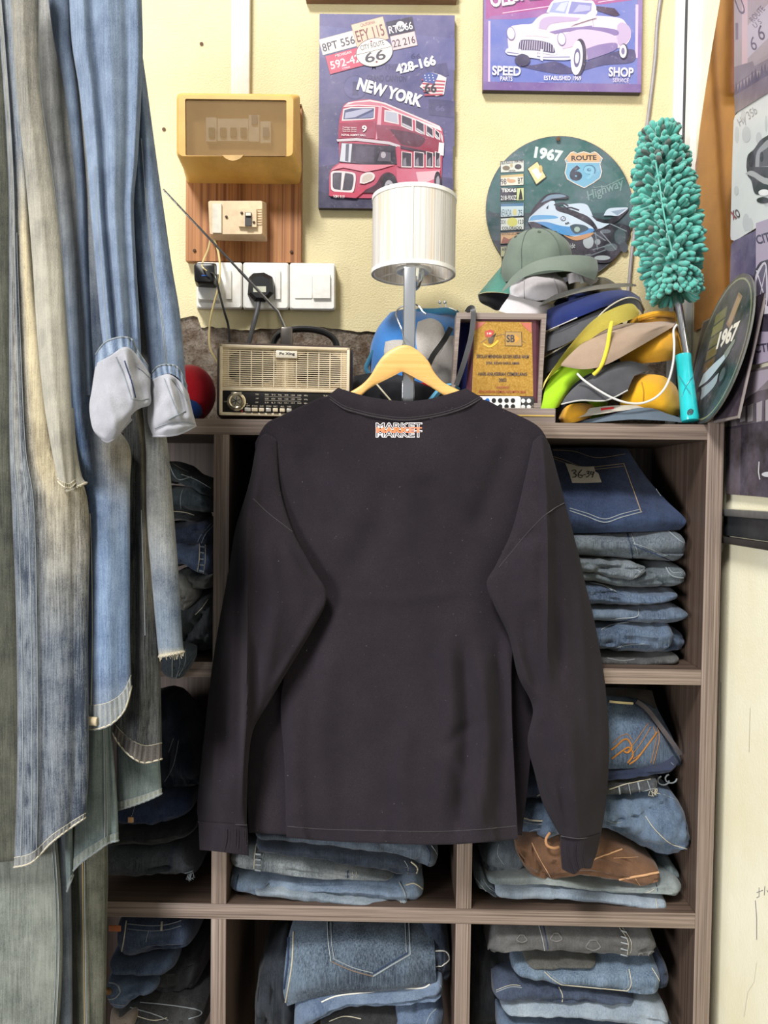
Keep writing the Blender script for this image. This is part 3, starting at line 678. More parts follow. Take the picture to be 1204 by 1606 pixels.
P.curve(z((300, 340), (310, 270), (345, 250), (440, 256), (540, 280), (570, 330), (560, 370), (440, 355), (310, 345)), CH, 50); P.curve(z((312, 335), (322, 280), (350, 268), (440, 272), (530, 294), (556, 335), (548, 358), (440, 342), (320, 338)), (70, 60, 96), 50)
for k in range(15): P.line(z((330+k*15.5, 274+max(0, k-7)*3), (322+k*16, 336+max(0, k-7)*2)), .9, (214, 206, 224))
P.curve(z((222, 350), (240, 325), (300, 335), (420, 365), (560, 372), (660, 362), (680, 385), (640, 405), (480, 400), (320, 378), (240, 368)), CH, 50); P.line(z((235, 352), (310, 362), (480, 386), (660, 384)), 1.4, (112, 104, 150))
for a in (322, 468): P.poly(z((a-8, 330), (a+10, 332), (a+10, 412), (a-8, 405)), CH)
P.poly(z((350, 345), (440, 350), (436, 392), (350, 386)), (232, 222, 226))
for cx, cy in ((262, 225), (604, 262)): P.oval(740+cx/4.3, cy/4.3, 6.6, 10.5, BD3, -8); P.oval(740+cx/4.3, cy/4.3, 5.8, 9.4, CH, -8); P.oval(740+cx/4.3+.5, cy/4.3+1, 4, 7, (236, 232, 238), -8)
P.oval(740+340/4.3, 405/4.3, 12, 9.5, (50, 46, 80))
P.oval(740+722/4.3, 385/4.3, 11, 29, (44, 40, 66), 4); P.oval(740+706/4.3, 390/4.3, 9.2, 27, (240, 232, 238), 4); P.oval(740+708/4.3, 390/4.3, 5.2, 15, (96, 88, 132), 4); P.oval(740+708/4.3, 390/4.3, 3.2, 9, (222, 214, 226), 4)
P.oval(740+1022/4.3, 345/4.3, 6.6, 12, (50, 44, 72)); P.oval(740+1018/4.3, 345/4.3, 5.6, 10.5, (236, 226, 234)); P.oval(740+1018/4.3, 345/4.3, 2.8, 5.5, (120, 108, 150))
P.poly(z((660, 175), (820, 60), (840, 120), (800, 130)), BODY)
W2_ = (238, 228, 236)
P.text('SPEED', 740+232/4.3, 477/4.3, 45, 15, 1.5, W2_, .03); P.text('PARTS', 740+232/4.3, 530/4.3, 19, 7, 1.5, W2_, .012); P.text('SHOP', 740+1005/4.3, 486/4.3, 39, 15, 1.5, W2_, .03); P.text('SERVICE', 740+1003/4.3, 541/4.3, 25, 6.4, 1.5, (220, 206, 226), .01); P.text('ESTABLISHED 1969', 740+610/4.3, 526/4.3, 58, 7, .5, W2_, .012)
part('print', P.mb, INK, t, smooth=False)

# --- round signs (one hangs on the wall, its twin leans on the side wall)
def motorcycle_print(P, f):
    """f maps the wall sign's own units (0..1204 across the zoomed crop) to the photo frame"""
    def zz(*q): return [f(a, b_) for a, b_ in q]
    def txt(s, cx, cy, w, h, ang, col, bold=0.02, shear=0):
        vs, fs = glyphs(s, bold, shear); a = R(ang); c, d = math.cos(a), math.sin(a)
        P.put([f(cx+x*w*c+y*h*d, cy+x*w*d-y*h*c) for x, y in vs], fs, col)
    def ov(cx, cy, rx, ry, col, n=28): P.poly(zz(*[(cx+rx*math.cos(2*math.pi*i/n), cy+ry*math.sin(2*math.pi*i/n)) for i in range(n)]), col)
    def disc(r, col, y0=-1e9, y1=1e9):
        P.poly(zz(*[(612+r*math.cos(2*math.pi*i/64), min(max(595+r*math.sin(2*math.pi*i/64), y0), y1)) for i in range(64)]), col)
    disc(556, (70, 84, 84)); disc(549, (46, 98, 94)); disc(549, (34, 74, 76), y0=620); disc(549, (58, 82, 86), y0=720); disc(549, (26, 40, 46), y0=830)
    P.poly(zz((130, 330), (500, 100), (760, 110), (1050, 330), (1090, 420), (700, 330), (300, 420)), (52, 106, 100))
    P.curve(zz((70, 600), (200, 640), (400, 620), (700, 660), (1150, 690), (1150, 730), (700, 700), (300, 680), (70, 640)), (44, 70, 72), 40)
    txt('1967', 530, 178, 215, 92, 9, (206, 222, 212), .05)
    # route shield
    sh_ = [(690, 160), (715, 150), (745, 165), (795, 150), (845, 165), (880, 150), (905, 165), (945, 205), (925, 250), (940, 310), (925, 360), (870, 400), (800, 440), (725, 405), (665, 370), (645, 320), (660, 250), (645, 215)]
    P.poly(zz(*sh_), (46, 60, 60)); cx, cy = 795, 290; P.poly(zz(*[(cx+(a-cx)*.965, cy+(b_-cy)*.965) for a, b_ in sh_]), (220, 210, 190)); P.poly(zz(*[(cx+(a-cx)*.92, cy+(b_-cy)*.92) for a, b_ in sh_]), (104, 172, 202))
    P.poly(zz((693, 172), (718, 163), (745, 177), (795, 163), (845, 177), (878, 163), (900, 175), (928, 207), (915, 235), (675, 235), (662, 214)), (212, 168, 116)); P.line(zz((668, 240), (922, 240)), 1.2, (220, 210, 190))
    txt('ROUTE', 797, 205, 190, 38, -2, (24, 22, 22), .03); txt('6', 735, 320, 95, 118, -3, (34, 52, 64), .06); txt('9', 840, 315, 95, 118, -3, (70, 120, 150), .06); txt('9', 836, 317, 82, 106, -3, (122, 186, 212), .02)
    txt('Highway', 960, 450, 300, 92, -22, (110, 148, 140), .012, .25); P.line(zz((870, 430), (960, 420), (1100, 355)), 1.4, (110, 148, 140))
    # number plates
    def pl(x0, y0, x1, y1_, c): P.poly(zz((x0, y0+6), (x1, y0-4), (x1, y1_-4), (x0, y1_+4)), (40, 52, 52)); P.poly(zz((x0+4, y0+9), (x1-4, y0), (x1-4, y1_-8), (x0+4, y1_)), c)
    pl(165, 225, 346, 315, (206, 210, 196)); txt('BUS ROUTE 1954-1985', 256, 236, 165, 24, -6, (50, 54, 54), .03); ov(210, 282, 28, 18, (120, 106, 80)); ov(300, 272, 26, 20, (56, 58, 54)); ov(250, 262, 10, 16, (190, 170, 120)); txt('NEVADA', 255, 302, 50, 14, -4, (40, 44, 44), .03)
    pl(165, 330, 344, 415, (224, 216, 196)); P.poly(zz((168, 338), (340, 326), (340, 345), (168, 355)), (206, 178, 110)); txt('98', 190, 385, 42, 46, -3, (40, 48, 50), .01); txt('BT', 318, 377, 40, 44, -3, (40, 48, 50), .01); ov(250, 380, 32, 14, (206, 156, 106)); ov(226, 370, 12, 12, (206, 156, 106))
    pl(165, 430, 346, 528, (40, 44, 48)); txt('TEXAS', 230, 450, 112, 28, 0, (230, 232, 224), .04); txt('218-9XIZ', 228, 506, 118, 34, -1, (226, 228, 222), .01); P.poly(zz((290, 436), (342, 432), (342, 524), (290, 526)), (196, 206, 140)); P.poly(zz((316, 440), (322, 440), (336, 520), (302, 522)), (36, 34, 30))
    pl(165, 545, 345, 650, (184, 206, 214)); P.poly(zz((168, 552), (340, 545), (340, 568), (168, 572)), (70, 120, 160)); txt('NEVADA', 208, 620, 84, 52, 1, (50, 66, 80), .0); txt('751', 322, 622, 42, 46, 1, (50, 66, 80), .0); ov(275, 615, 16, 26, (206, 196, 130))
    pl(165, 655, 345, 752, (206, 214, 204)); txt('00X', 187, 690, 42, 32, 0, (54, 62, 60), .01); txt('123', 320, 688, 40, 32, 0, (54, 62, 60), .01); ov(256, 690, 40, 34, (206, 204, 96)); txt('COLORADO', 252, 735, 150, 24, -1, (46, 52, 50), .03)
    pl(165, 765, 345, 852, (214, 168, 110)); txt('SEDONA 69-69', 232, 780, 120, 20, 0, (70, 60, 40), .02); P.poly(zz((170, 850), (190, 800), (230, 820), (300, 790), (342, 830), (342, 850)), (150, 84, 52)); P.poly(zz((290, 770), (340, 768), (340, 800), (300, 800)), (36, 32, 28))
    pl(165, 868, 300, 950, (176, 178, 130)); txt('ARIZ', 205, 895, 60, 30, 0, (44, 48, 40), .03)
    P.poly(zz((368, 285), (445, 226), (516, 350), (436, 412)), (50, 58, 40)); P.poly(zz((374, 288), (444, 234), (508, 348), (438, 403)), (226, 210, 140)); P.poly(zz((400, 300), (440, 280), (480, 330), (450, 370)), (240, 232, 214)); ov(470, 290, 14, 30, (206, 178, 96))
    # motorcycle
    K, K2, BLU, SIL, SIL2 = (22, 26, 32), (50, 58, 64), (66, 142, 204), (190, 208, 222), (132, 156, 176)
    P.curve(zz((640, 800), (840, 740), (1000, 700), (1130, 720), (1140, 800), (1060, 930), (960, 1000), (760, 960), (650, 900)), K, 50)
    for cx, cy, rx, ry, c in ((880, 800, 60, 40, K2), (1060, 790, 70, 90, (34, 44, 50)), (1070, 800, 44, 60, (62, 84, 88)), (1000, 880, 50, 30, (84, 100, 104)), (830, 840, 40, 50, (176, 188, 190)), (935, 960, 60, 18, (176, 188, 190)), (900, 840, 22, 22, (150, 160, 164)), (960, 760, 40, 16, (90, 104, 110)), (1100, 880, 30, 40, (50, 66, 70))): ov(cx, cy, rx, ry, c)
    for q in (((880, 740), (900, 900)), ((920, 760), (1040, 900)), ((760, 700), (960, 830)), ((860, 900), (1000, 860)), ((990, 700), (1120, 760)), ((800, 960), (960, 900))): P.line(zz(*q), 1.6, (120, 136, 142))
    P.curve(zz((640, 560), (760, 548), (820, 560), (850, 610), (880, 660), (990, 690), (960, 720), (900, 740), (850, 690), (760, 620), (680, 590)), SIL, 50)
    P.curve(zz((850, 640), (900, 660), (980, 670), (1060, 620), (1120, 585), (1130, 600), (1040, 690), (960, 700), (890, 680)), K, 40); P.curve(zz((945, 640), (980, 590), (1070, 580), (1130, 585), (1060, 640), (1000, 640)), SIL, 30); P.poly(zz((1000, 610), (1120, 588), (1050, 640)), SIL2)
    P.curve(zz((570, 560), (700, 600), (830, 650), (900, 740), (870, 760), (760, 680), (600, 610)), K, 40)
    P.curve(zz((375, 690), (400, 620), (470, 560), (570, 530), (590, 600), (700, 640), (850, 720), (860, 760), (760, 800), (640, 780), (500, 720), (430, 690), (390, 700)), SIL, 60)
    P.curve(zz((430, 690), (520, 690), (640, 720), (860, 740), (850, 770), (760, 790), (640, 785), (500, 720)), BLU, 40); P.curve(zz((380, 680), (420, 640), (560, 640), (600, 660), (480, 670)), (86, 160, 214), 30)
    P.curve(zz((690, 720), (730, 705), (800, 715), (830, 745), (740, 780), (700, 750)), (50, 76, 84), 30); ov(745, 745, 22, 20, (150, 176, 160))
    P.curve(zz((640, 785), (720, 800), (860, 770), (840, 800), (740, 830), (660, 800)), (206, 146, 84), 30)
    P.curve(zz((385, 655), (410, 590), (470, 520), (520, 480), (600, 470), (680, 495), (660, 515), (570, 520), (480, 570), (400, 640)), K, 50); P.curve(zz((470, 545), (530, 490), (620, 480), (660, 498), (560, 512)), (110, 140, 160), 30)
    P.curve(zz((375, 690), (430, 690), (480, 720), (460, 745), (400, 735)), K, 24); P.poly(zz((510, 585), (530, 560), (526, 592)), K)
    for q in (((570, 560), (640, 545), (680, 570)), ((600, 590), (700, 580), (760, 600)), ((620, 610), (650, 600))): P.line(zz(*q), 2.2, K)
    ov(640, 664, 20, 18, K); ov(640, 664, 15, 13, (220, 224, 228)); P.poly(zz((640, 664), (655, 664), (640, 651)), (50, 110, 180)); P.poly(zz((640, 664), (625, 664), (640, 677)), (50, 110, 180)); txt('RR', 672, 698, 34, 14, -18, K, .05)
    txt('Ride', 700, 870, 60, 40, -10, (206, 214, 214), .0, .3); txt('Highway Motor', 800, 945, 100, 16, -14, (176, 186, 186), .01)
YC = WY-.005
t = thing('round_sign', 'round teal tin sign with a motorcycle, hung on the wall above the caps', 'sign', U(878, 440, WY))
cx, cy, rr = 877.3, 328.7, 115.6
part('panel', MB().prism([U(cx+rr*math.cos(2*math.pi*i/72), cy+rr*math.sin(2*math.pi*i/72), YC) for i in range(72)], Vector((0, YC, 0)), nf, .004), plain('tin_back', (120, 120, 112), .5, .4), t, smooth=False)
P = Print((0, YC-.0002, 0), nf); motorcycle_print(P, lambda a, b_: (750+a/4.816, 205+b_/4.816)); part('print', P.mb, INK, t, smooth=False)
part('nail', MB().lathe([(.004, 0), (.004, .001), (.002, .0015)], 10, Matrix.Translation(U(875, 218, YC-.0036)) @ Matrix.Rotation(R(90), 4, 'X')), plain('rust', (92, 66, 48)), t)

# leaning twin: plane standing on the shelf and leaning on the side wall
c0 = Vector((.4755, .008, ZT)); lean = R(12); yaw_ = R(-4)
ux = Vector((math.sin(yaw_), -math.cos(yaw_), 0)); ux.normalize()           # towards the viewer along the disc
up = Vector((math.sin(lean), 0, math.cos(lean))); up = (up-ux*up.dot(ux)).normalized(); nn = up.cross(ux).normalized()
if nn.x > 0: nn = -nn
RS = .116; cc = c0+up*RS+Vector((0, 0, .002))
def lean_obj(nm, lb, cc, RS, seg, off):
    t = thing(nm, lb, 'sign', (cc.x, cc.y, ZT)); return t
t = thing('round_sign', 'round dark green tin sign leaning on the side wall at the shelf end', 'sign', (cc.x, cc.y, ZT))
circ = [cc+ux*(RS*math.cos(2*math.pi*i/64))+up*(RS*math.sin(2*math.pi*i/64)) for i in range(64)]
part('panel', MB().prism(circ, cc, nn, .003), plain('tin_back', (120, 120, 112)), t, smooth=False)
class LPrint(Print):               # same print calls, but in the disc's own flat coordinates
    def put(s, pts, tris, col):
        s.k += 1; o = s.P0+s.n*(s.k*s.step); V = [o+ux*x+up*y for x, y in pts]; F = []
        for f in tris:
            x = (V[f[1]]-V[f[0]]).cross(V[f[2]]-V[f[0]]); F.append(f if x.dot(s.n) > 0 else tuple(reversed(f)))
        s.mb.add(V, F, lin(col))
    def line(s, pts, w, col): Print.line(s, pts, w*.00025, col)
P = LPrint(cc+nn*.0003, nn); dk = printed('dusty_ink', .3, .35)
kk = RS/556
def fm(a, b_): return (-(612-a)*kk, (595-b_)*kk)
P.poly([(RS*math.cos(2*math.pi*i/64), RS*math.sin(2*math.pi*i/64)) for i in range(64)], (44, 52, 44)); P.poly([(RS*.95*math.cos(2*math.pi*i/64), RS*.95*math.sin(2*math.pi*i/64)) for i in range(64)], (128, 134, 96)); P.poly([(RS*.925*math.cos(2*math.pi*i/64), RS*.925*math.sin(2*math.pi*i/64)) for i in range(64)], (30, 46, 42))
def lq(cx, cy, w, h, ang, c):
    a = R(ang); q, d = math.cos(a), math.sin(a); P.poly([(cx+x*w*q-y*h*d, cy+x*w*d+y*h*q) for x, y in ((-.5, -.5), (.5, -.5), (.5, .5), (-.5, .5))], c)
for i, (y, c) in enumerate(((.062, (96, 100, 52)), (.042, (110, 112, 60)), (.022, (86, 88, 48)), (.002, (100, 92, 50)), (-.018, (90, 74, 40)))): lq(-.035, y, .05, .017, 4, c)
lq(.028, .056, .026, .05, -28, (128, 108, 78)); lq(.028, .056, .02, .04, -28, (150, 128, 96))
vs_, fs_ = glyphs('1967', .05, 0.)
P.put([(.026+x*.085, .018+y*.03) for x, y in vs_], fs_, (226, 222, 206))
for q, c in ((((-.05, -.03), (-.01, -.02), (.03, -.012), (.06, .0), (.05, -.015), (.02, -.03), (-.02, -.045), (-.06, -.05)), (176, 194, 200)), (((-.06, -.055), (-.01, -.05), (.03, -.04), (.02, -.06), (-.03, -.075)), (150, 168, 172)), (((.03, -.01), (.06, .005), (.065, -.002), (.04, -.02)), (120, 134, 120))): P.curve(q, c)
for cx, cy, r in ((-.055, -.07, .02), (.045, -.045, .018)):
    P.poly([(cx+r*math.cos(2*math.pi*i/24), cy+r*math.sin(2*math.pi*i/24)) for i in range(24)], (16, 20, 22)); P.poly([(cx+r*.6*math.cos(2*math.pi*i/24), cy+r*.6*math.sin(2*math.pi*i/24)) for i in range(24)], (70, 84, 84))
part('print', P.mb, dk, t, smooth=False)
# clear board leaning behind it, stood in for by an opaque dark panel
b0 = Vector((.489, .02, ZT)); lean2 = R(11); up2 = Vector((math.sin(lean2), 0, math.cos(lean2)))
ux2 = Vector((0, -1, 0)); n2 = Vector((-math.cos(lean2), 0, math.sin(lean2)))
def q2(a, h_): return b0+ux2*a+up2*h_
t = thing('leaning_board', 'dark rectangular tin sign with pale rim leaning behind the round green sign', 'sign', b0)
cr_ = [q2(-.12, .002), q2(.108, .002), q2(.108, .192), q2(-.12, .192)]
part('panel', MB().prism(cr_, b0, n2, .003), plain('pale_rim', (150, 140, 136), .4, .3), t, smooth=False)
part('face', MB().prism([q2(-.115, .006), q2(.105, .006), q2(.105, .189), q2(-.115, .189)], b0, n2, -.0004), plain('board_dark', (58, 50, 58), .3, var=.5, scale=40, dirt=(110, 104, 104)), t, smooth=False)

# --- signs on the side wall
nX = Vector((-1, 0, 0))
def side_sign(nm, lb, corners, art):
    X = XR-.0055; P0 = Vector((X, 0, 0)); pts = [UP(x, y, P0, nX) for x, y in corners]
    c = sum(pts, Vector())/len(pts); t = thing(nm, lb, 'sign', (XR, c.y, min(p.z for p in pts)))
    part('panel', MB().prism(pts, P0, nX, .003), plain('sign_edge', (90, 66, 50), .5), t, smooth=False)
    P = Print(P0+nX*.0002, nX); art(P, corners); part('print', P.mb, printed('gloss_ink', .25, .12), t, smooth=False)
def artA(P, c):
    P.poly(c, (150, 134, 134)); P.poly([(1151, -40), (1215, -60), (1300, -90), (1300, 20), (1151, 120)], (156, 142, 142)); P.poly([(1163, -40), (1172, -45), (1172, 110), (1163, 112)], (196, 164, 166))
    P.poly([(1172, 40), (1210, 0), (1300, -60), (1300, 20), (1204, 60), (1172, 92)], (176, 166, 176))
    P.text('U', 1160, 8, 11, 30, -20, (70, 60, 74), .0); P.text('ROUTE', 1187, 22, 28, 10, -48, (86, 76, 92), .0); P.text('U S', 1187, 37, 14, 8, -38, (86, 76, 92), .0)
    P.text('6', 1181, 68, 9, 22, -12, (66, 56, 74), .0); P.text('6', 1193, 51, 10, 24, -12, (66, 56, 74), .0)
    P.poly([(1153, 36), (1157, 36), (1157, 62), (1153, 62)], (96, 84, 92)); P.poly([(1151, 105), (1180, 96), (1182, 104), (1204, 92), (1300, 20), (1300, 100), (1204, 112), (1186, 110), (1151, 135)], (120, 106, 110))
    rnd = random.Random(3)
    for i in range(26):
        x = 1153+i*5; y = 142-i*3.2+rnd.uniform(-5, 5); P.poly([(x-3, y+14), (x+1, y-12), (x+5, y+12)], (70, 60, 76))
    P.poly([(1151, 150), (1300, 60), (1300, 86), (1152, 178)], (104, 88, 92))
side_sign('route_sign', 'faded purple road sign print high on the side wall at the frame edge', [(1150, -70), (1300, -150), (1300, 86), (1204, 130), (1152, 180)], artA)
def artB(P, c):
    P.poly(c, (206, 210, 208)); rnd = random.Random(5)
    for i in range(14): P.oval(rnd.uniform(1154, 1230), rnd.uniform(170, 360), rnd.uniform(2, 7), rnd.uniform(4, 14), (186, 190, 190))
    P.text('Hy 35b', 1172, 184, 36, 16, -38, (150, 152, 152), -.005, .3)
    P.curve([(1170, 262), (1172, 244), (1182, 234), (1192, 220), (1204, 212), (1240, 190), (1300, 170), (1300, 330), (1250, 320), (1204, 306), (1184, 304), (1178, 284), (1172, 276)], (62, 62, 66), 50)
    P.curve([(1184, 262), (1186, 240), (1196, 226), (1206, 218), (1230, 210), (1230, 250), (1204, 262)], (150, 152, 154), 24); P.curve([(1190, 262), (1192, 242), (1200, 234), (1208, 232), (1208, 260)], (84, 84, 88), 24)
    P.curve([(1168, 272), (1180, 268), (1204, 280), (1240, 276), (1240, 284), (1204, 290), (1182, 278)], (166, 168, 168), 24); P.oval(1198, 302, 9, 5, (226, 226, 226)); P.oval(1196, 314, 10, 5, (56, 56, 58)); P.oval(1178, 250, 5, 12, (34, 34, 38)); P.oval(1194, 246, 3, 8, (40, 40, 44))
    P.text('XO', 1153, 336, 13, 14, -20, (66, 60, 60), .02); P.text('X', 1149.5, 338, 5.5, 13, -20, (170, 50, 50), .02)
side_sign('car_print', 'pale grey tin print of a dark old car on the side wall', [(1152, 182), (1160, 172), (1204, 136), (1300, 90), (1300, 322), (1204, 346), (1152, 378), (1146, 376), (1145, 370), (1148, 250), (1150, 190)], artB)
def artC(P, c):
    P.poly(c, (78, 70, 104)); P.poly([(1185, 350), (1300, 310), (1300, 540), (1185, 572)], (168, 154, 176)); P.poly([(1145, 470), (1204, 460), (1300, 440), (1300, 520), (1186, 520), (1146, 530)], (46, 40, 56)); P.poly([(1146, 400), (1162, 390), (1162, 470), (1146, 480)], (70, 62, 104))
    P.text('CIT', 1196, 374, 22, 15, -16, (66, 56, 84), .03); P.text('CTIO', 1200, 545, 36, 14, -8, (60, 52, 74), .03)
    P.curve([(1182, 480), (1180, 440), (1188, 416), (1200, 408), (1240, 400), (1300, 400), (1300, 480), (1204, 496)], (52, 46, 60), 40); P.curve([(1183, 474), (1183, 440), (1190, 420), (1201, 413), (1204, 460), (1201, 486)], (196, 188, 200), 30); P.curve([(1186, 470), (1186, 442), (1192, 424), (1200, 418), (1201, 478)], (84, 76, 96), 30)
    P.line([(1186, 424), (1200, 470)], 1.6, (206, 200, 210)); P.line([(1201, 420), (1192, 462)], 1.2, (206, 200, 210)); P.oval(1170, 444, 4.6, 10.5, (206, 204, 196)); P.curve([(1180, 484), (1204, 480), (1240, 474), (1240, 484), (1204, 492), (1182, 494)], (196, 190, 200), 24); P.oval(1162, 452, 2, 4, (214, 208, 210))
side_sign('black_car_sign', 'purple tin sign with the front of a black car on the side wall', [(1146, 384), (1150, 378), (1204, 352), (1300, 322), (1300, 546), (1204, 566), (1143, 580), (1144, 440)], artC)
def artD(P, c):
    P.poly(c, (110, 98, 98)); P.poly([(1146, 590), (1300, 560), (1300, 650), (1160, 640), (1146, 650)], (168, 156, 168)); P.poly([(1150, 640), (1180, 620), (1204, 596), (1300, 570), (1300, 670), (1152, 672)], (128, 118, 120))
    P.curve([(1154, 660), (1160, 636), (1180, 618), (1204, 610), (1300, 596), (1300, 690), (1160, 690)], (92, 82, 84), 40)
    for x in (1160, 1172, 1186, 1200): P.poly([(x, 640-(x-1160)*.3), (x+9, 636-(x-1160)*.3), (x+8, 660), (x, 662)], (168, 160, 160)); P.line([(x-1.5, 640-(x-1160)*.3), (x-2, 664)], 1, (54, 46, 50))
    P.poly([(1138, 670), (1204, 660), (1300, 650), (1300, 790), (1140, 774)], (52, 46, 52)); P.poly([(1138, 674), (1162, 670), (1160, 776), (1138, 774)], (84, 72, 70)); P.oval(1204, 744, 10, 4, (206, 206, 210)); P.line([(1190, 724), (1189, 740), (1191, 752)], 1.6, (206, 206, 206))
    for x, y in ((1148, 692), (1140, 714), (1176, 674)): P.oval(x, y, 1.5, 2, (56, 46, 44))
side_sign('van_print', 'brown grey print of an old van on the side wall above the rail', [(1146, 600), (1148, 588), (1204, 574), (1300, 552), (1300, 790), (1204, 780), (1141, 775), (1138, 772), (1138, 700)], artD)
# marks scrawled on the lower side wall
P = Print((XR-.0004, 0, 0), nX)
for q in (((1190, 1392), (1190, 1406)), ((1186, 1400), (1196, 1396)), ((1199, 1390), (1198, 1404)), ((1202, 1396), (1206, 1402)), ((1186, 1408), (1190, 1406))): P.line(q, .8, (70, 76, 96))
P.line(((1184, 1412), (1186, 1440), (1186, 1474)), .8, (90, 90, 110)); P.line(((1186, 1510), (1182, 1540), (1172, 1556), (1166, 1595)), 1.1, (236, 230, 206)); P.line(((1130, 1070), (1130, 1160)), .8, (150, 140, 110)); P.line(((1176, 1110), (1174, 1180)), .5, (190, 180, 150))
solid('pen_marks', 'small pen scrawl low on the pale side wall', 'marking', P.mb, printed('pen_ink', .7, .0), smooth=False)
# ================================================================== things on top of the shelf
CHROME = plain('chrome', (224, 226, 228), .16, .85, var=.02)
# --- table lamp
LY = .085
pc = U(648, 430, LY); rs = 65.5*S(LY)*.985
ztop, zbot = U(648, 312, LY).z, U(648, 431, LY).z
lx = pc.x
t = thing('table_lamp', 'table lamp with white string drum shade on a flat chrome post', 'lamp', (lx, LY, ZT))
m, tt, n, l, b = nt('string_shade')
tc = n.new('ShaderNodeTexCoord'); gr = n.new('ShaderNodeTexNoise'); mp = n.new('ShaderNodeMapping'); mp.inputs['Scale'].default_value = (420, 420, 3)
l.new(tc.outputs['Object'], mp.inputs[0]); l.new(mp.outputs[0], gr.inputs['Vector']); gr.inputs['Scale'].default_value = 1
mp2 = n.new('ShaderNodeMapping'); mp2.inputs['Scale'].default_value = (60, 60, 4); l.new(tc.outputs['Object'], mp2.inputs[0]); g2 = noi(n, l, mp2.outputs[0], 1, 3)
o = mixc(n, l, ramp(n, l, gr.outputs[0], .35, .65), lin((188, 182, 174)), lin((218, 214, 208))); o = mixc(n, l, ramp(n, l, g2, .5, .72), o, lin((204, 186, 158)))
l.new(o, b.inputs['Base Color']); b.inputs['Roughness'].default_value = .8; bump(n, l, b, gr.outputs[0], .6, .001)
SHADE = m
prof = [(rs, zbot), (rs, zbot+.002), (rs, ztop-.002), (rs, ztop), (rs-.0025, ztop), (rs-.0025, zbot), (rs, zbot)]
M0 = Matrix.Translation((lx, LY, 0))
shade = part('lamp_shade', MB().lathe(prof, 96, M0, cap=False), SHADE, t)
TR = plain('shade_trim', (238, 235, 230), .6, var=.03)
for zz_ in (zbot+.0025, ztop-.0025):
    part('trim_ring', MB().lathe([(rs+.0002, zz_-.0035), (rs+.0012, zz_-.003), (rs+.0012, zz_+.003), (rs+.0002, zz_+.0035)], 96, M0, cap=False), TR, shade)
part('shade_seam', MB().tube([Vector((lx-.004+.0*i, LY-math.sqrt(rs*rs-.004**2)-.0006, zbot+(ztop-zbot)*i/4)) for i in range(5)], .0016, 6), TR, shade)
ring = MB()
for r_ in (rs-.003,): ring.tube([Vector((lx+r_*math.cos(a), LY+r_*math.sin(a), zbot+.001)) for a in [2*math.pi*i/48 for i in range(48)]], .0016, 6, True)
for a in (.6, 2.7, 4.8): ring.tube([Vector((lx+.022*math.cos(a), LY+.022*math.sin(a), zbot+.008)), Vector((lx+rs*.97*math.cos(a), LY+rs*.97*math.sin(a), zbot+.003))], .0014, 6)
part('shade_frame', ring, plain('frame_white', (220, 214, 204), .5), shade)
part('fitter_ring', MB().lathe([(.017, zbot+.008), (.028, zbot+.004), (.030, zbot+.009), (.018, zbot+.012)], 32, Matrix.Translation((lx, LY, 0)), cap=False), WHITE, t)
zc = zbot
part('socket_cup', MB().lathe([(.0004, zc-.026), (.006, zc-.0255), (.011, zc-.021), (.0155, zc-.012), (.018, zc+.0), (.0195, zc+.008), (.021, zc+.010), (.02, zc+.012), (.012, zc+.013)], 32, M0), CHROME, t)
part('bulb', MB().lathe([(.0115, zc+.013), (.013, zc+.025), (.022, zc+.045), (.026, zc+.062), (.02, zc+.08), (.001, zc+.088)], 24, M0), plain('lamp_glass', (236, 234, 226), .25), t, 'unlit frosted bulb')
PY = .0165; pz1 = U(644, 419, PY-.005).z
xa, xb = U(632.5, 470, PY-.005).x, U(651.5, 470, PY-.005).x; px_ = (xa+xb)/2
post = MB(); b1 = 2
w_, d_ = xb-xa, .011
for (x, y, sx, sy) in ((px_, PY-d_/2+.0008, w_, .0016), (px_, PY+d_/2-.0008, w_, .0016), (xa+.0008, PY, .0016, d_), (xb-.0008, PY, .0016, d_)):
    post.box((x, y, (ZT+.012+pz1)/2), (sx, sy, pz1-ZT-.012), .0004)
po = part('post', post, CHROME, t, 'flat chrome post', angle=30)
part('post_cavity', MB().box((px_, PY, (pz1-.003+ZT)/2), (w_-.003, d_-.003, pz1-.006-ZT)), BLACKP, po, smooth=False)
part('arm', MB().box((lx, (PY+LY)/2, zc-.022), (.012, LY-PY-.01, .006), .001), CHROME, t)
part('lamp_base', MB().box((px_, .05, ZT+.0065), (.12, .09, .0125), .003), CHROME, t)

# --- wooden hanger hooked round the post, with the shirt on it
HYY = -.024
HW = wood('pale_hanger_wood', (206, 156, 86), (222, 176, 106), 'X', .42, .5, c3=(214, 166, 96))
t = thing('coat_hanger', 'pale varnished wooden coat hanger hooked round the chrome lamp post', 'hanger', U(631, 640, HYY))
top_ = [(405, 712), (430, 690), (470, 660), (520, 632), (545, 617), (566, 604), (580, 590), (590, 573), (600, 559), (612, 549), (624, 543), (636, 541), (648, 545), (660, 554), (672, 567), (681, 584), (696, 600), (722, 613), (750, 628), (800, 660), (835, 690), (858, 712)]
bot_ = [(405, 728), (432, 712), (472, 684), (520, 653), (545, 638), (562, 625), (576, 612), (588, 604), (600, 598), (612, 592), (622, 587), (631, 583), (642, 588), (655, 595), (668, 602), (680, 610), (698, 621), (724, 634), (752, 650), (800, 682), (832, 710), (858, 728)]
mb, F = sheet([[(x, y, HYY) for x, y in top_], [(x, y, HYY) for x, y in bot_]], 8, 88, .012, disp=lambda s, t, p: .0025*(1-abs(2*t-1)**3))
part('wood', mb, HW, t, angle=60)
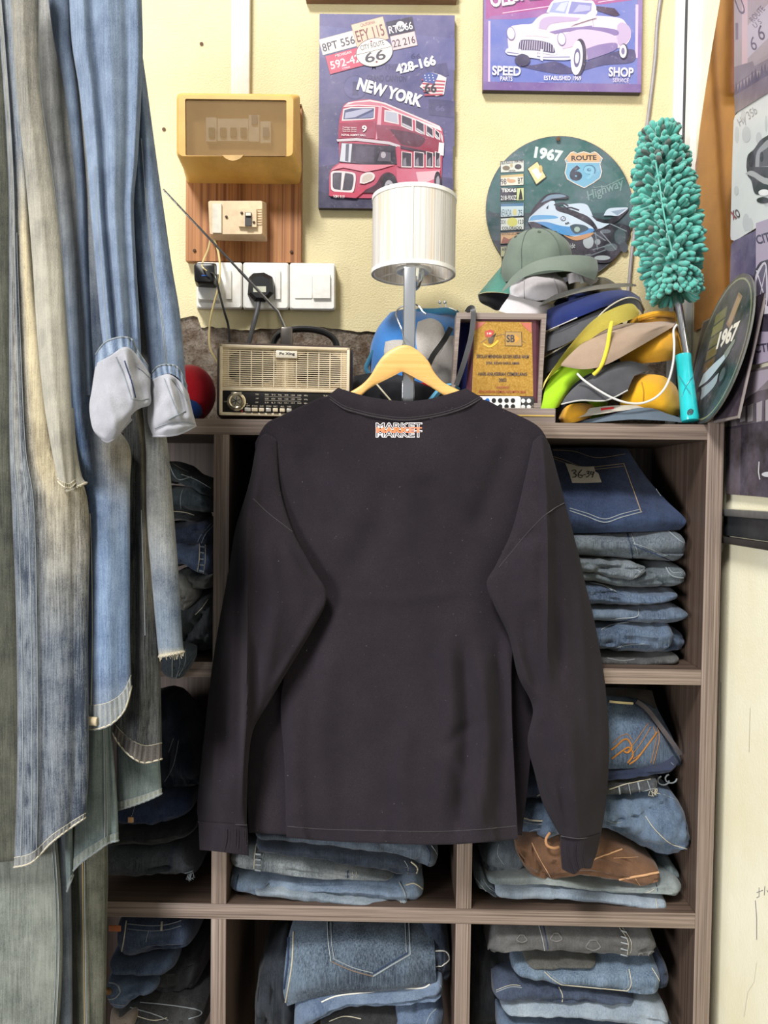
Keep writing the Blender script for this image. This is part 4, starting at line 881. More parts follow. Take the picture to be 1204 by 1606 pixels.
hk = [U(631, 560, -.018), U(630, 546, -.012), U(633, 536, .002), U(631, 520, .022), U(624, 503, .030), U(621, 492, .032), U(625, 484, .032), U(634, 479, .032), U(645, 476, .032), U(656, 480, .030), U(662, 488, .026), U(668, 493, .022)]
part('hook', MB().tube(dens(hk, 50), .0013, 8), plain('hook_wire', (190, 190, 192), .2, 1.), t, 'thin steel hook')

# --- radio
RY0 = .014
psi = R(6.0); rw, rh, rd = 213*S(RY0), 120*S(RY0), .085
rc = U(447, 594, RY0); rb = Vector((rc.x, RY0, ZT))
Rm = Matrix.Translation(rb) @ Matrix.Rotation(psi, 4, 'Z')
t = thing('radio', 'retro portable radio with brown case, cream grille and black dial', 'radio', rb)
CASE = plain('radio_case', (58, 46, 44), .45, var=.15); CREAM = plain('radio_cream', (222, 206, 176), .4, var=.05, dirt=(150, 128, 96), dirtamt=.3)
mb = MB().box((0, rd/2, rh/2+.001), (rw, rd, rh), .012, None, 4); mb.v = [Rm @ p for p in mb.v]; part('case', mb, CASE, t)
def rbox(c, s, bev=0.): 
    m_ = MB().box(c, s, bev); m_.v = [Rm @ p for p in m_.v]; return m_
fx, fz0, fz1 = rw/2-.006, .006, rh-.005; fw = .0048
mb = MB()
for c, s in (((0, -.002, fz1-fw/2), (2*fx, .010, fw)), ((0, -.002, fz0+fw/2), (2*fx, .010, fw)), ((-fx+fw/2, -.002, (fz0+fz1)/2), (fw, .010, fz1-fz0)), ((fx-fw/2, -.002, (fz0+fz1)/2), (fw, .010, fz1-fz0)), ((0, -.002, .047), (2*fx, .008, fw*1.1))):
    mb.merge(rbox(c, s, .0012))
part('bezel', mb, CREAM, t)
part('grille_back', rbox((0, .0012, (fz1+.047)/2), (2*fx-.004, .003, fz1-.047)), CREAM, t, smooth=False)
gz = (fz1+.050)/2
DK = plain('speaker_dark', (46, 34, 30), .8)
for sx in (-.052, .052):
    k = 28; P_ = []
    for i in range(k):
        a = 2*math.pi*i/k; cxx = .038*math.copysign(abs(math.cos(a))**.75, math.cos(a)); P_.append(Rm @ Vector((sx+cxx, -.0008, gz-.001+.0265*math.copysign(abs(math.sin(a))**.75, math.sin(a)))))
    nrm = (Rm.to_3x3() @ Vector((0, -1, 0))).normalized(); mb = MB().prism(P_, P_[0], nrm, .0008); part('speaker', mb, DK, t, 'dark speaker opening behind the grille', smooth=False)
mb = MB(); nrow = 19; z0g, z1g = .0515, fz1-.0055
for i in range(nrow):
    zz_ = z0g+(z1g-z0g)*i/(nrow-1); mb.merge(rbox((0, -.0025, zz_), (2*fx-2*fw, .0022, .0014)))
for i in range(11):
    xx = -fx+fw+(2*fx-2*fw)*(i+.5)/11; mb.merge(rbox((xx, -.0022, (z0g+z1g)/2), (.0014, .0026, z1g-z0g)))
for xx in (-fx+fw+.005, 0, fx-fw-.005): mb.merge(rbox((xx, -.0014, (z0g+z1g)/2), (.009, .0016, z1g-z0g)))
part('grille', mb, CREAM, t, kind='stuff', smooth=False)
part('name_plate', rbox((.002, -.005, z1g-.0075), (.034, .004, .0115), .0015), plain('name_plate', (222, 214, 196), .3), t)
part('dial_panel', rbox((.0, -.001, .0268), (2*fx-2*fw+.001, .006, .0352), .0008), plain('dial_black', (26, 23, 22), .28), t)
FP = Rm @ Vector((0, -.0042, .0268)); FN = (Rm.to_3x3() @ Vector((0, -1, 0))).normalized()
class RPrint(Print):
    def __init__(s, y): s.y = y; s.k = 0; s.mb = MB(); s.step = .00003; s.n = FN
    def put(s, pts, tris, col):
        s.k += 1; V = [Rm @ Vector((x, s.y-s.k*s.step, zz_)) for x, zz_ in pts]; F = []
        for f in tris:
            x = (V[f[1]]-V[f[0]]).cross(V[f[2]]-V[f[0]]); F.append(f if x.dot(FN) > 0 else tuple(reversed(f)))
        s.mb.add(V, F, lin(col))
    def t(s, tx, cx, cz, w, h, col, bold=.01):
        vs, fs = glyphs(tx, bold); s.put([(cx+x*w, cz+y*h) for x, y in vs], fs, col)
    def r(s, cx, cz, w, h, col): s.poly([(cx-w/2, cz-h/2), (cx+w/2, cz-h/2), (cx+w/2, cz+h/2), (cx-w/2, cz+h/2)], col)
P = RPrint(-.0042); W1 = (196, 186, 164)
for j, (nm, row) in enumerate((('FM', '88 91 96 99 104 108 MHz'), ('AM', '530 600 700 1100 1300 1600 kHz'), ('SW', '5.9 6.1 10.2 13.1 15.2 18.0 MHz'))):
    z_ = .0395-.0062*j; P.t(nm, -fx+.058, z_, .0045, .0022, W1)
    for i, s_t in enumerate(row.split()): P.t(s_t, -fx+.073+i*.0102, z_, .0058, .0024, W1)
    if j: P.r(-fx+.098, z_+.0031, .056, .0004, W1)
P.t('VOLUME', -fx+.026, .0415, .017, .0026, W1, .02); P.t('TUNING', fx-.034, .0395, .014, .0026, W1, .02); P.t('OFF', -fx+.0095, .027, .005, .002, W1); P.t('MAX', -fx+.0415, .0245, .005, .002, W1)
for i, s_t in enumerate(('OFF', 'BT RADIO', 'AUX', 'VIDEO', 'REC', 'ALL', 'USB')): P.t(s_t, -fx+.044+i*.0107, .0215, .0085 if len(s_t) > 4 else .006, .0022, W1)
P.r(-fx+.05, .0148-.0062, .078, .0006, (90, 80, 70))
part('dial_print', P.mb, printed('radio_ink', .3, .05), t, kind='stuff', smooth=False)
P = RPrint(-.0071); P.t('Px Xing', .003, z1g-.0072, .024, .0054, (30, 24, 24), .04); part('name_print', P.mb, printed('radio_ink'), t, smooth=False)
Rk = Rm @ Matrix.Translation((-fx+.0265, -.004, .0275)) @ Matrix.Rotation(R(90), 4, 'X')
kb = part('volume_knob', MB().lathe([(.0145, 0), (.0145, .002), (.0125, .003), (.0125, .009), (.0105, .0105), (.0085, .0095), (.008, .0102), (.0004, .0108)], 40, Rk), plain('knob_brass', (176, 164, 140), .22, .9), t)
mb = MB()
for i in range(3): mb.merge(MB().box((0, 0, .0109), (.014, .0009, .0006), 0, Rk @ Matrix.Rotation(R(60*i+20), 4, 'Z')))
part('knob_mark', mb, BLACKP, kb, smooth=False)
for i in range(7):
    part('key', rbox((-fx+.044+i*.0107, -.007, .0152), (.0092 if i < 2 else .0078, .007, .0056), .0008), CREAM if i % 3 else plain('key_silver', (206, 200, 190), .3, .4), t)
part('power_light', MB().lathe([(.0018, 0), (.0016, .0015), (.0003, .002)], 12, Rm @ Matrix.Translation((-fx+.035, -.004, .0128)) @ Matrix.Rotation(R(90), 4, 'X')), plain('red_lens', (196, 40, 34), .3), t)
# handle and aerial
hp = []
for i in range(25):
    a = math.pi*i/24; hp.append(Rm @ Vector((.03-.052*math.cos(a), .05, rh+.001+.033*math.sin(a)**.7)))
part('carry_handle', MB().tube(hp, .0052, 10, flat=1.4), BLACKP, t)
for sx in (-.024, .084): part('handle_socket', rbox((sx, .05, rh+.0025), (.02, .016, .006), .002), BLACKP, t)
ab = rbox((.0005, .036, rh+.014), (.0195, .013, .036), .0025); ant = part('aerial_block', ab, plain('aerial_block', (92, 86, 82), .35, .5), t)
a0, a1, a2 = Rm @ Vector((-.001, .036, rh+.029)), U(436, 489, RY0+.038), U(256, 297, .02)
part('aerial', MB().tube([a0, a1, a1+(a2-a1)*.35, a1+(a2-a1)*.350001, a1+(a2-a1)*.7, a1+(a2-a1)*.700001, a2], [.0024, .0024, .0024, .0019, .0019, .0016, .0015], 10), plain('aerial_chrome', (150, 150, 150), .2, .9), ant, 'long thin telescopic aerial pointing up left')

# --- plain red and blue stuffed ball, mostly behind the hanging jeans
c = U(298, 606, .07); rr = 44*S(.07)
t = thing('stuffed_ball', 'red stuffed fabric ball with blue underside beside the radio', 'ball', (c.x, .07, ZT))
part('upper', MB().blob((c.x, .07, ZT+rr*1.02), (rr*.9, rr*.85, rr*1.02), None, 32, 20), cloth('red_plush', (206, 30, 44), (170, 22, 38)), t)
part('lower', MB().blob((c.x-.012, .055, ZT+.020), (rr*.82, rr*.8, .0195), None, 28, 12, 2.4), cloth('blue_plush', (44, 84, 170), (34, 66, 140)), t, 'blue fabric underside')

# --- blue plush bag behind the hanger
BLU = cloth('blue_fleece', (62, 132, 206), (48, 112, 184), weave=500, sheen=.5); PAL = cloth('white_fleece', (196, 190, 184), (176, 168, 160), weave=500); TEAL = cloth('teal_cloth', (66, 130, 160), (54, 110, 140))
c = U(640, 560, .17)
t = thing('plush_bag', 'blue and white plush bag with metal kiss clasp behind the lamp post', 'bag', (c.x, .17, ZT))
body = [[(612, 490, .19), (640, 484, .18), (680, 486, .18), (712, 490, .19)], [(592, 515, .17), (640, 505, .14), (690, 505, .14), (730, 515, .17)], [(580, 550, .16), (640, 550, .12), (690, 550, .12), (735, 555, .16)], [(583, 600, .16), (640, 600, .12), (690, 600, .12), (735, 605, .16)], [(600, 662, .17), (640, 664, .14), (690, 664, .14), (728, 664, .17)]]
mb, F = sheet(body, 24, 30, tube_=(.02, .03), disp=lambda s, t, p: .004*noise.noise(p*30)); part('body', mb, BLU, t); tb = bvh(mb)
def patch(nm, pts, mat, off=.0015, lb=None, par=None):
    cx = sum(p[0] for p in pts)/len(pts); cy = sum(p[1] for p in pts)/len(pts); k = 40
    ring_ = [(q.x, q.y) for q in dens([Vector((*p, 0)) for p in pts+pts[:1]], k+1)][:-1]; vs = []; fs = []
    for j, f in enumerate((0.001, .35, .7, .93, 1.0)):
        for x, y in ring_:
            h = on(tb, cx+(x-cx)*f, cy+(y-cy)*f, off if f < .99 else .0002); vs.append(h if h else U(cx+(x-cx)*f, cy+(y-cy)*f, .13))
    for j in range(4):
        for i in range(k): fs.append((j*k+i, j*k+(i+1) % k, (j+1)*k+(i+1) % k, (j+1)*k+i))
    return part(nm, MB().add(vs, fs), mat, par or t, lb)
patch('panel', [(655, 505), (675, 499), (692, 508), (698, 528), (694, 550), (680, 562), (662, 560), (653, 545), (652, 520)], PAL, lb='white plush patch')
patch('panel', [(700, 530), (712, 528), (726, 560), (722, 600), (690, 610), (672, 590), (676, 568)], PAL, lb='white plush patch')
patch('panel', [(604, 536), (620, 533), (634, 536), (634, 560), (604, 560)], PAL, lb='white plush patch')
patch('trim', [(650, 602), (668, 600), (678, 608), (672, 618), (652, 622)], cloth('red_plush', (206, 30, 44)), lb='red plush trim')
part('rim', MB().tube(dens([U(655, 489, .155), U(680, 489, .145), U(700, 488, .145), U(716, 492, .16)], 20), .006, 10), TEAL, t)
fr_ = MB().tube(dens([U(676, 487, .15), U(690, 483.5, .146), U(704, 483.5, .147), U(715, 488, .15)], 16), .0018, 8)
for x in (690, 698): fr_.tube([U(x+2, 483, .147), U(x, 476, .147)], .0012, 6); fr_.blob(U(x-.5, 474, .147), (.0032,)*3, None, 10, 8)
part('kiss_clasp', fr_, CHROME, t)
part('strap', MB().tube(dens([U(586, 550, .15), U(578, 566, .15), U(574, 578, .15), U(580, 590, .15)], 14), .004, 8), TEAL, t)
# --- black bag and odds behind the collar
BLK = cloth('black_nylon', (26, 26, 30), (16, 16, 20), weave=700, sheen=.1)
mb, F = sheet([[(555, 590, .16), (590, 584, .13), (640, 588, .13), (700, 600, .15)], [(548, 615, .13), (590, 605, .08), (640, 606, .08), (712, 615, .13)], [(545, 645, .12), (590, 640, .07), (640, 640, .07), (720, 645, .12)], [(550, 664, .12), (590, 664, .08), (640, 664, .08), (715, 664, .12)]], 24, 40, tube_=(.012, .03), disp=lambda s, t, p: .005*noise.noise(p*40)+.003*noise.noise(p*90))
t = thing('black_bag', 'crumpled black nylon bag on the shelf behind the shirt collar', 'bag', U(630, 664, .13)); part('body', mb, BLK, t)
part('strap', MB().tube(dens([U(668, 640, .075), U(676, 628, .072), U(690, 612, .07), U(704, 606, .074), U(716, 612, .08)], 20), .005, 8, flat=2), cloth('light_blue_strap', (96, 170, 206), (80, 150, 186)), t, 'light blue strap')
solid('stick', 'thin pale rod slanting behind the shirt collar', 'rod', MB().tube([U(590, 602, .045), U(614, 630, .035), U(640, 662, .03)], .0014, 8), plain('pale_rod', (196, 188, 160), .35))

# --- award plaque in its open box
GREYW = wood('grey_box_wood', (112, 98, 92), (146, 132, 124), 'X', .6, .8)
t = thing('plaque_box', 'open grey brown presentation box with navy lining around the gold plaque', 'box', U(790, 664, .05))
YB_ = .075
o_ = [(716, 490), (857, 492), (848, 640), (706, 640)]; i_ = [(722, 500), (849, 501), (843, 632), (712, 632)]
def frame(mb, o, i, Yf, Yb):
    k = len(o); vs = [U(*p, Yf) for p in o]+[U(*p, Yf) for p in i]+[U(*p, Yf)+Vector((0, Yb-Yf, 0)) for p in o]+[U(*p, Yf)+Vector((0, Yb-Yf, 0)) for p in i]; fs = []
    for a in range(k):
        b_ = (a+1) % k; fs += [(a, b_, k+b_, k+a), (2*k+a, 3*k+a, 3*k+b_, 2*k+b_), (a, 2*k+a, 2*k+b_, b_), (k+a, k+b_, 3*k+b_, 3*k+a)]
    return mb.add(vs, fs)
part('frame', frame(MB(), o_, i_, .05, .085), GREYW, t, smooth=False)
part('lining', MB().prism([U(x, y, .08) for x, y in i_], Vector((0, .08, 0)), nf, .004), cloth('navy_velvet', (34, 40, 96), (26, 30, 76)), t, smooth=False)
led = MB().box(((U(700, 650, .02).x+U(871, 650, .02).x)/2, .034, ZT+.0125), (U(871, 650, .02).x-U(700, 650, .02).x, .03, .0235), .0012)
part('lower_edge', led, GREYW, t, smooth=False)
part('edge_band', MB().box(((U(700, 650, .02).x+U(869, 650, .02).x)/2, .0185, ZT+.0125), (U(869, 650, .02).x-U(700, 650, .02).x, .0012, .0022)), plain('gold_line', (206, 176, 96), .4, .3), t, smooth=False)
t = thing('award_plaque', 'maroon plaque with a gold plate of award lettering inside the grey box', 'plaque', U(790, 632, .05))
MAR = plain('maroon_lacquer', (84, 46, 56), .3, var=.15)
pq = [(738, 497.5), (845, 499), (845, 638), (729, 636)]
part('plaque_board', rings(MB(), [loop(pq, .074, r=1), loop(pq, .058, r=1), loop([(743, 501), (840, 502.5), (841, 634), (734, 633)], .054, r=1)], True, True), MAR, t, smooth=False)
gp = [(744, 504), (833.5, 505), (836, 621.5), (739.5, 619.5)]
GOLD, tt, n, l, b = nt('gold_foil'); v = coord(n, l, (1, 1, 1)); k = noi(n, l, v, 420, 3)
l.new(mixc(n, l, ramp(n, l, k, .3, .7), lin((160, 118, 44)), lin((198, 156, 76))), b.inputs['Base Color']); b.inputs['Metallic'].default_value = .35; b.inputs['Roughness'].default_value = .42
part('gold_plate', board(MB(), gp, .0535, .001), GOLD, t, smooth=False)
P = Print((0, .0531, 0), nf)
P.poly([(745, 505), (762, 505), (752, 514), (744, 519)], (206, 92, 46)); P.poly([(816, 506), (833, 506), (833, 522), (824, 515)], (206, 92, 46))
P.line([(753, 538), (764, 530), (790, 524), (812, 530), (824, 538)], 1.2, (150, 116, 50))
P.curve([(760, 520), (768, 517), (774, 520), (770, 528), (761, 528)], (206, 60, 36)); P.poly([(765, 532), (778, 522), (772, 536), (766, 538)], (40, 34, 30)); P.curve([(766, 530), (774, 528), (772, 538), (766, 538)], (96, 80, 50))
P.curve([(757, 537), (768, 542), (780, 533), (780.5, 537), (769, 545), (758, 541)], (230, 190, 50))
P.text('18', 767, 523, 7, 3, 0, (236, 220, 200), .02)
rq = [(792, 520), (818, 520.5), (818.5, 543), (791.5, 542.5)]
P.poly(rq, (60, 48, 30)); P.poly(sc(rq, .94), (182, 140, 62)); P.text('SB', 800.5, 531, 13, 12, 0, (44, 40, 40), .03); P.poly([(807, 524), (814, 531), (807.5, 538)], (236, 150, 30))
BK = (58, 44, 34)
P.text('SEKOLAH MENENGAH SULTAN ABDUL HALIM', 788, 559, 82, 5.6, .5, BK, .02); P.text('JITRA, KEDAH DARUL AMAN', 788, 570, 52, 5.6, .5, BK, .02)
P.text('HARI ANUGERAH CEMERLANG', 788, 586.6, 76, 5.6, .5, BK, .02); P.text('2002', 788, 596, 12, 5.6, .5, BK, .02); P.text('ANUGERAH', 788, 607.5, 20, 4, .5, (176, 62, 40), .01); P.text('PENCAPAIAN CEMERLANG MATA BAIK', 788, 614.3, 74, 4, .5, (176, 62, 40), .01)
part('print', P.mb, printed('plaque_ink', .45, .05), t, smooth=False)
STR = plain('dark_strap', (62, 62, 64), .5)
def ribbon(pts, wpx, th=.0016):
    mb = MB(); P_ = dens([U(*p) for p in pts], len(pts)*6); vs = []; fs = []
    for i, p in enumerate(P_):
        d = (P_[min(i+1, len(P_)-1)]-P_[max(i-1, 0)]).normalized(); s_ = d.cross((CAM-p).normalized()); s_.normalize(); n_ = s_.cross(d).normalized(); h = wpx*S(p.y)/2
        vs += [p+s_*h, p-s_*h, p-s_*h-n_*th, p+s_*h-n_*th]
    for i in range(len(P_)-1):
        for k in range(4): fs.append((4*i+k, 4*i+(k+1) % 4, 4*i+4+(k+1) % 4, 4*i+4+k))
    fs += [(0, 1, 2, 3), tuple(4*(len(P_)-1)+k for k in (3, 2, 1, 0))]
    return mb.add(vs, fs)
solid('strap', 'dark grey strap hung over the left edge of the plaque box', 'strap', ribbon([(732, 490, .07), (736, 484, .06), (741, 484, .045), (742, 500, .043), (738, 530, .042), (730, 560, .042), (722, 585, .043), (715, 604, .044)], 8), STR)
solid('strap', 'short black strap slanting across the plush bag', 'strap', ribbon([(707, 514, .042), (696, 534, .07), (680, 556, .075), (672, 572, .08)], 8.5), plain('black_strap', (30, 30, 30), .6))
# remotes standing against the plaque
def remote(nm, lb, x0, x1, y0, y1_, Y, col, bc, cols, rows_, special=None):
    t = thing(nm, lb, 'remote', U((x0+x1)/2, y1_, Y))
    part('body', rings(MB(), [loop([(x0, y0), (x1, y0), (x1, y1_), (x0, y1_)], Y+.006, r=5), loop([(x0, y0), (x1, y0), (x1, y1_), (x0, y1_)], Y+.001, r=5), loop([(x0+1, y0+1), (x1-1, y0+1), (x1-1, y1_-1), (x0+1, y1_-1)], Y, r=5)], True, True), col, t)
    for j in range(rows_):
        for x in cols:
            part('button', MB().lathe([(.0036, 0), (.0036, .0008), (.003, .0013)], 14, Matrix.Translation(U(x, y0+6.5+j*9.5, Y)) @ Matrix.Rotation(R(90), 4, 'X')), special[1] if special and (x, j) == special[0] else bc, t)
BTB = plain('button_black', (36, 36, 38), .4)
remote('remote_control', 'white remote control with black buttons in front of the plaque', 748, 816.5, 621.5, 660, .046, plain('remote_white', (238, 238, 240), .3, var=.02), BTB, (754, 764, 774, 784, 794, 804), 4, ((764, 0), plain('button_blue', (46, 110, 200), .4)))
remote('remote_control', 'dark remote control with pale buttons right of the white one', 812, 838, 622.5, 660, .050, plain('remote_dark', (52, 50, 54), .4), plain('button_pale', (222, 222, 222), .4), (820, 829), 4)
# ================================================================== caps piled at the right end of the shelf
def cap_mat(nm, c, c2=None): return cloth('cap_'+nm, c, c2, weave=1100, sheen=.2)
def dome(cx, cy, rx, ry, Y, rd, ang=0, tilt=0, lo=-.15, p=2.2, wob=.0015, seed=0, sharp=1.):
    """crown of a cap: an open shell, photo-frame radii, turned by ang in the picture plane and tipped towards the viewer by tilt"""
    s_ = S(Y); c = U(cx, cy, Y); a, b_, h = rx*s_, rd, ry*s_
    M = Matrix.Translation(c) @ Matrix.Rotation(R(-ang), 4, 'Y') @ Matrix.Rotation(R(tilt), 4, 'X')
    nu, nv = 40, 16; vs = []; fs = []; e = 2/p; sg = lambda x, k: math.copysign(abs(x)**k, x)
    def pt(i, j, k):
        th = lo+(math.pi/2-lo)*j/nv; f = 2*math.pi*i/nu
        q = Vector((k*a*sg(max(0, math.cos(th)), e)*math.cos(f), k*b_*sg(max(0, math.cos(th)), e)*math.sin(f), k*h*sg(math.sin(th), e)*sharp))
        q *= 1-.012*(1-abs(math.sin(3*f)))**4*math.cos(th)
        return M @ (q+q.normalized()*wob*3*noise.noise(q*35+Vector((seed, 0, 0))))
    for k in (1, .955):
        for j in range(nv):
            for i in range(nu): vs.append(pt(i, j, k))
        vs.append(pt(0, nv, k))
    n1 = nu*nv+1
    for o, fl in ((0, 0), (n1, 1)):
        for j in range(nv-1):
            for i in range(nu):
                f = (o+j*nu+i, o+j*nu+(i+1) % nu, o+(j+1)*nu+(i+1) % nu, o+(j+1)*nu+i); fs.append(f[::-1] if fl else f)
        for i in range(nu):
            f = (o+(nv-1)*nu+i, o+(nv-1)*nu+(i+1) % nu, o+n1-1); fs.append(f[::-1] if fl else f)
    for i in range(nu): fs.append((i, n1+i, n1+(i+1) % nu, (i+1) % nu))
    seams = MB()
    for q in range(6):
        i = int(nu*(q+.5)/6) if False else q*nu//6; seams.tube([pt(i, j, 1.004) for j in range(nv+1)], .0008, 5)
    btn = MB().blob(pt(0, nv, 1.0), (.005, .005, .003), M.to_3x3().to_4x4(), 12, 8)
    eye = MB()
    for q in range(6):
        c_ = pt(int((q+.5)*nu/6), int(nv*.66), 1.005); t_ = (pt(int((q+.5)*nu/6)+1, int(nv*.66), 1.005)-c_).normalized(); u_ = (pt(int((q+.5)*nu/6), int(nv*.66)+1, 1.005)-c_).normalized()
        eye.tube([c_+t_*.0025*math.cos(w_)+u_*.0025*math.sin(w_) for w_ in [i*math.pi/5 for i in range(10)]], .0007, 5, True)
    return MB().add(vs, fs), seams, btn, eye
def hat(lb, base, nm='cap', cat='cap'): return thing(nm, lb, cat, (base[0], base[1], base[2]), 'caps piled on the shelf')
def brim(rows, mat, t, thick=.0035, nm='brim', lb=None, piping=None, under=None, nu=14, nv=30, bulge=None):
    mb, F = sheet(rows, nu, nv, thick, disp=bulge); o = part(nm, mb, mat, t, lb)
    if under:
        mb2 = MB(); vs = [p+(p-CAM).normalized()*(thick+.0004) for r in F for p in r]; W2 = nv+1
        mb2.add(vs, [(i*W2+j, (i+1)*W2+j, (i+1)*W2+j+1, i*W2+j+1) for i in range(nu) for j in range(nv)]); part('underbrim', mb2, under, o)
    if piping: part('piping', MB().tube(F[piping[0]], piping[1], 6), piping[2], o)
    return F
GRN = cap_mat('sage', (112, 124, 112), (98, 110, 100)); 
# sage cap on top
t = hat('faded sage green cap with curved brim, topmost of the pile', U(850, 440, .15))
d_, s_m, b_m, e_m = dome(843, 432, 56, 68, .165, .07, 8, 8, lo=-.05, p=2.3, seed=1)
cr1 = part('crown', d_, GRN, t); part('seam', s_m, cap_mat('sage_dark', (88, 100, 90)), cr1); part('button', b_m, GRN, t); part('eyelets', e_m, cap_mat('sage_dark', (88, 100, 90)), cr1)
brim([[(789, 452, .105), (805, 432, .085), (830, 414, .07), (860, 404, .07), (895, 400, .085), (925, 402, .11), (936, 408, .13)], [(787, 456, .098), (804, 440, .07), (832, 424, .04), (862, 416, .035), (895, 416, .05), (922, 420, .08), (938, 424, .115)], [(787, 458, .095), (804, 446, .062), (832, 430, .026), (862, 424, .02), (894, 426, .036), (918, 434, .07), (934, 440, .10)]], GRN, t, .0035, under=GRN)
# teal cap behind it
TL = cap_mat('teal', (84, 136, 122), (70, 116, 104)); BKC = cap_mat('black', (22, 22, 26), (14, 14, 18))
t = hat('teal trucker cap tipped on its side behind the sage cap', U(780, 470, .19))
mb, F = sheet([[(806, 395, .21), (795, 404, .20), (790, 415, .19), (800, 430, .18)], [(780, 425, .21), (778, 430, .17), (784, 440, .15), (805, 450, .15)], [(749, 462, .20), (760, 458, .16), (780, 458, .14), (805, 462, .14)]], 16, 16, .003, disp=lambda s, t, p: .003*noise.noise(p*40)); part('crown', mb, TL, t)
mb, F = sheet([[(749, 462, .198), (762, 459, .165), (782, 459, .145), (803, 462, .145)], [(753, 474, .19), (768, 472, .16), (786, 470, .15), (800, 470, .15)], [(768, 482, .18), (778, 487, .165), (788, 484, .155), (796, 478, .15)]], 12, 16, .003); part('lining', mb, BKC, t, 'black inside of the crown')
# white cap
WH = cap_mat('white', (206, 200, 202), (186, 180, 182))
t = hat('off white cap lying under the sage cap', U(830, 480, .14))
d_, s_m, b_m, e_m = dome(842, 474, 48, 50, .155, .06, 8, 10, lo=0, seed=3); o_ = part('crown', d_, WH, t); part('seam', s_m, cap_mat('white_seam', (170, 166, 168)), o_)
brim([[(800, 462, .10), (820, 468, .085), (850, 474, .085), (870, 478, .1)], [(788, 478, .09), (812, 484, .065), (840, 488, .065), (862, 488, .09)], [(782, 488, .085), (806, 494, .055), (832, 498, .055), (856, 496, .08)]], WH, t, .003)
part('strap', ribbon([(890, 438, .12), (905, 434, .105), (922, 436, .11), (934, 444, .13)], 15, .002), WH, t, 'white back strap')
part('buckle', ribbon([(908, 438, .1035), (913, 436, .1025)], 14, .003), plain('buckle', (176, 176, 176), .35, .4), t)
# olive brim
OL = cap_mat('olive', (92, 86, 70), (78, 72, 58))
t = hat('dark olive cap lying flat with its brim edge showing above the navy cap', U(910, 490, .14))
brim([[(838, 478, .12), (870, 462, .10), (905, 452, .10), (945, 446, .11), (980, 444, .13), (997, 446, .15)], [(832, 486, .09), (868, 471, .055), (905, 460, .045), (945, 453, .055), (980, 450, .09), (998, 449, .13)]], OL, t, .004)
d_, s_m, b_m, e_m = dome(925, 470, 52, 32, .18, .055, -6, 0, lo=0, seed=4); part('crown', d_, OL, t)
# navy cap
NV = cap_mat('navy', (30, 44, 100), (22, 32, 76)); 
t = hat('navy blue cap with a long curved brim below the olive one', U(910, 520, .14))
brim([[(846, 492, .10), (875, 478, .07), (915, 465, .055), (955, 456, .06), (985, 456, .085), (1003, 466, .12)], [(850, 508, .085), (878, 494, .05), (915, 482, .035), (955, 468, .04), (984, 464, .065), (1006, 474, .11)], [(852, 522, .08), (880, 508, .045), (915, 494, .03), (950, 480, .036), (978, 474, .06), (1004, 480, .105)]], NV, t, .0035)
d_, s_m, b_m, e_m = dome(920, 492, 56, 30, .175, .055, -6, 0, lo=0, seed=5); part('crown', d_, NV, t)
part('piping', MB().tube(dens([U(852, 521, .078), U(880, 509, .042), U(905, 498, .03)], 14), .0009, 6), cap_mat('white', (206, 200, 202)), t, 'thin white edge')
# grey cap
GY = cap_mat('grey', (82, 82, 86), (66, 66, 70))
t = hat('dark grey cap squeezed between the navy and the black cap', U(910, 555, .13))
brim([[(852, 526, .09), (880, 512, .055), (910, 500, .04), (945, 484, .045), (972, 476, .07)], [(850, 542, .08), (880, 530, .045), (912, 514, .03), (945, 496, .035), (975, 482, .06)], [(848, 554, .075), (882, 542, .042), (914, 524, .028), (945, 506, .032), (976, 492, .058)]], GY, t, .0035)
# black cap with white piping
t = hat('black cap with cream piped brim edge above the yellow brim', U(930, 600, .13))
brim([[(850, 562, .09), (880, 545, .055), (915, 522, .036), (950, 485, .036), (980, 468, .05), (1000, 470, .07), (1010, 486, .10)], [(850, 590, .08), (880, 570, .045), (920, 535, .03), (955, 494, .032), (984, 480, .045), (1002, 486, .065), (1008, 498, .09)]], BKC, t, .004, piping=(0, .0013, cap_mat('cream', (206, 198, 176))))
d_, s_m, b_m, e_m = dome(925, 540, 60, 55, .165, .06, -35, 0, lo=0, seed=6); part('crown', d_, BKC, t)
# yellow brim
YL = cap_mat('yellow', (246, 232, 112), (234, 216, 92))
t = hat('pale yellow cap with a long crescent brim standing on edge', U(920, 610, .10))
brim([[(850, 612, .05), (866, 580, .03), (895, 540, .014), (930, 502, .01), (965, 482, .014), (990, 476, .03), (1001, 486, .05)], [(852, 600, .06), (872, 572, .038), (902, 538, .022), (936, 508, .016), (968, 492, .02), (992, 486, .035), (1002, 492, .052)], [(850, 606, .065), (880, 574, .046), (910, 546, .03), (940, 522, .025), (970, 508, .028), (992, 500, .042), (1000, 496, .055)]], YL, t, .003)
part('cord', MB().tube(dens([U(959, 506, .015), U(956, 520, .004), U(952, 545, .0), U(945, 568, -.002), U(938, 580, .0), U(930, 588, .002)], 30), .0032, 10), cap_mat('yellow_cord', (232, 212, 70), (216, 190, 50)), t, 'thick yellow cord')
# neon green brim
NE = cap_mat('neon', (164, 206, 40), (140, 190, 30))
t = hat('neon green cap tucked under the yellow brim', U(880, 640, .09))
brim([[(872, 578, .06), (890, 570, .05), (912, 572, .05), (932, 580, .06)], [(856, 606, .055), (880, 596, .04), (898, 592, .04), (915, 598, .055)], [(850, 632, .05), (868, 622, .035), (884, 618, .035), (892, 616, .05)], [(846, 646, .05), (862, 642, .038), (872, 640, .038), (876, 638, .05)]], NE, t, .003)
d_, s_m, b_m, e_m = dome(905, 630, 44, 44, .14, .05, -40, 0, lo=0, seed=7); part('crown', d_, NE, t)
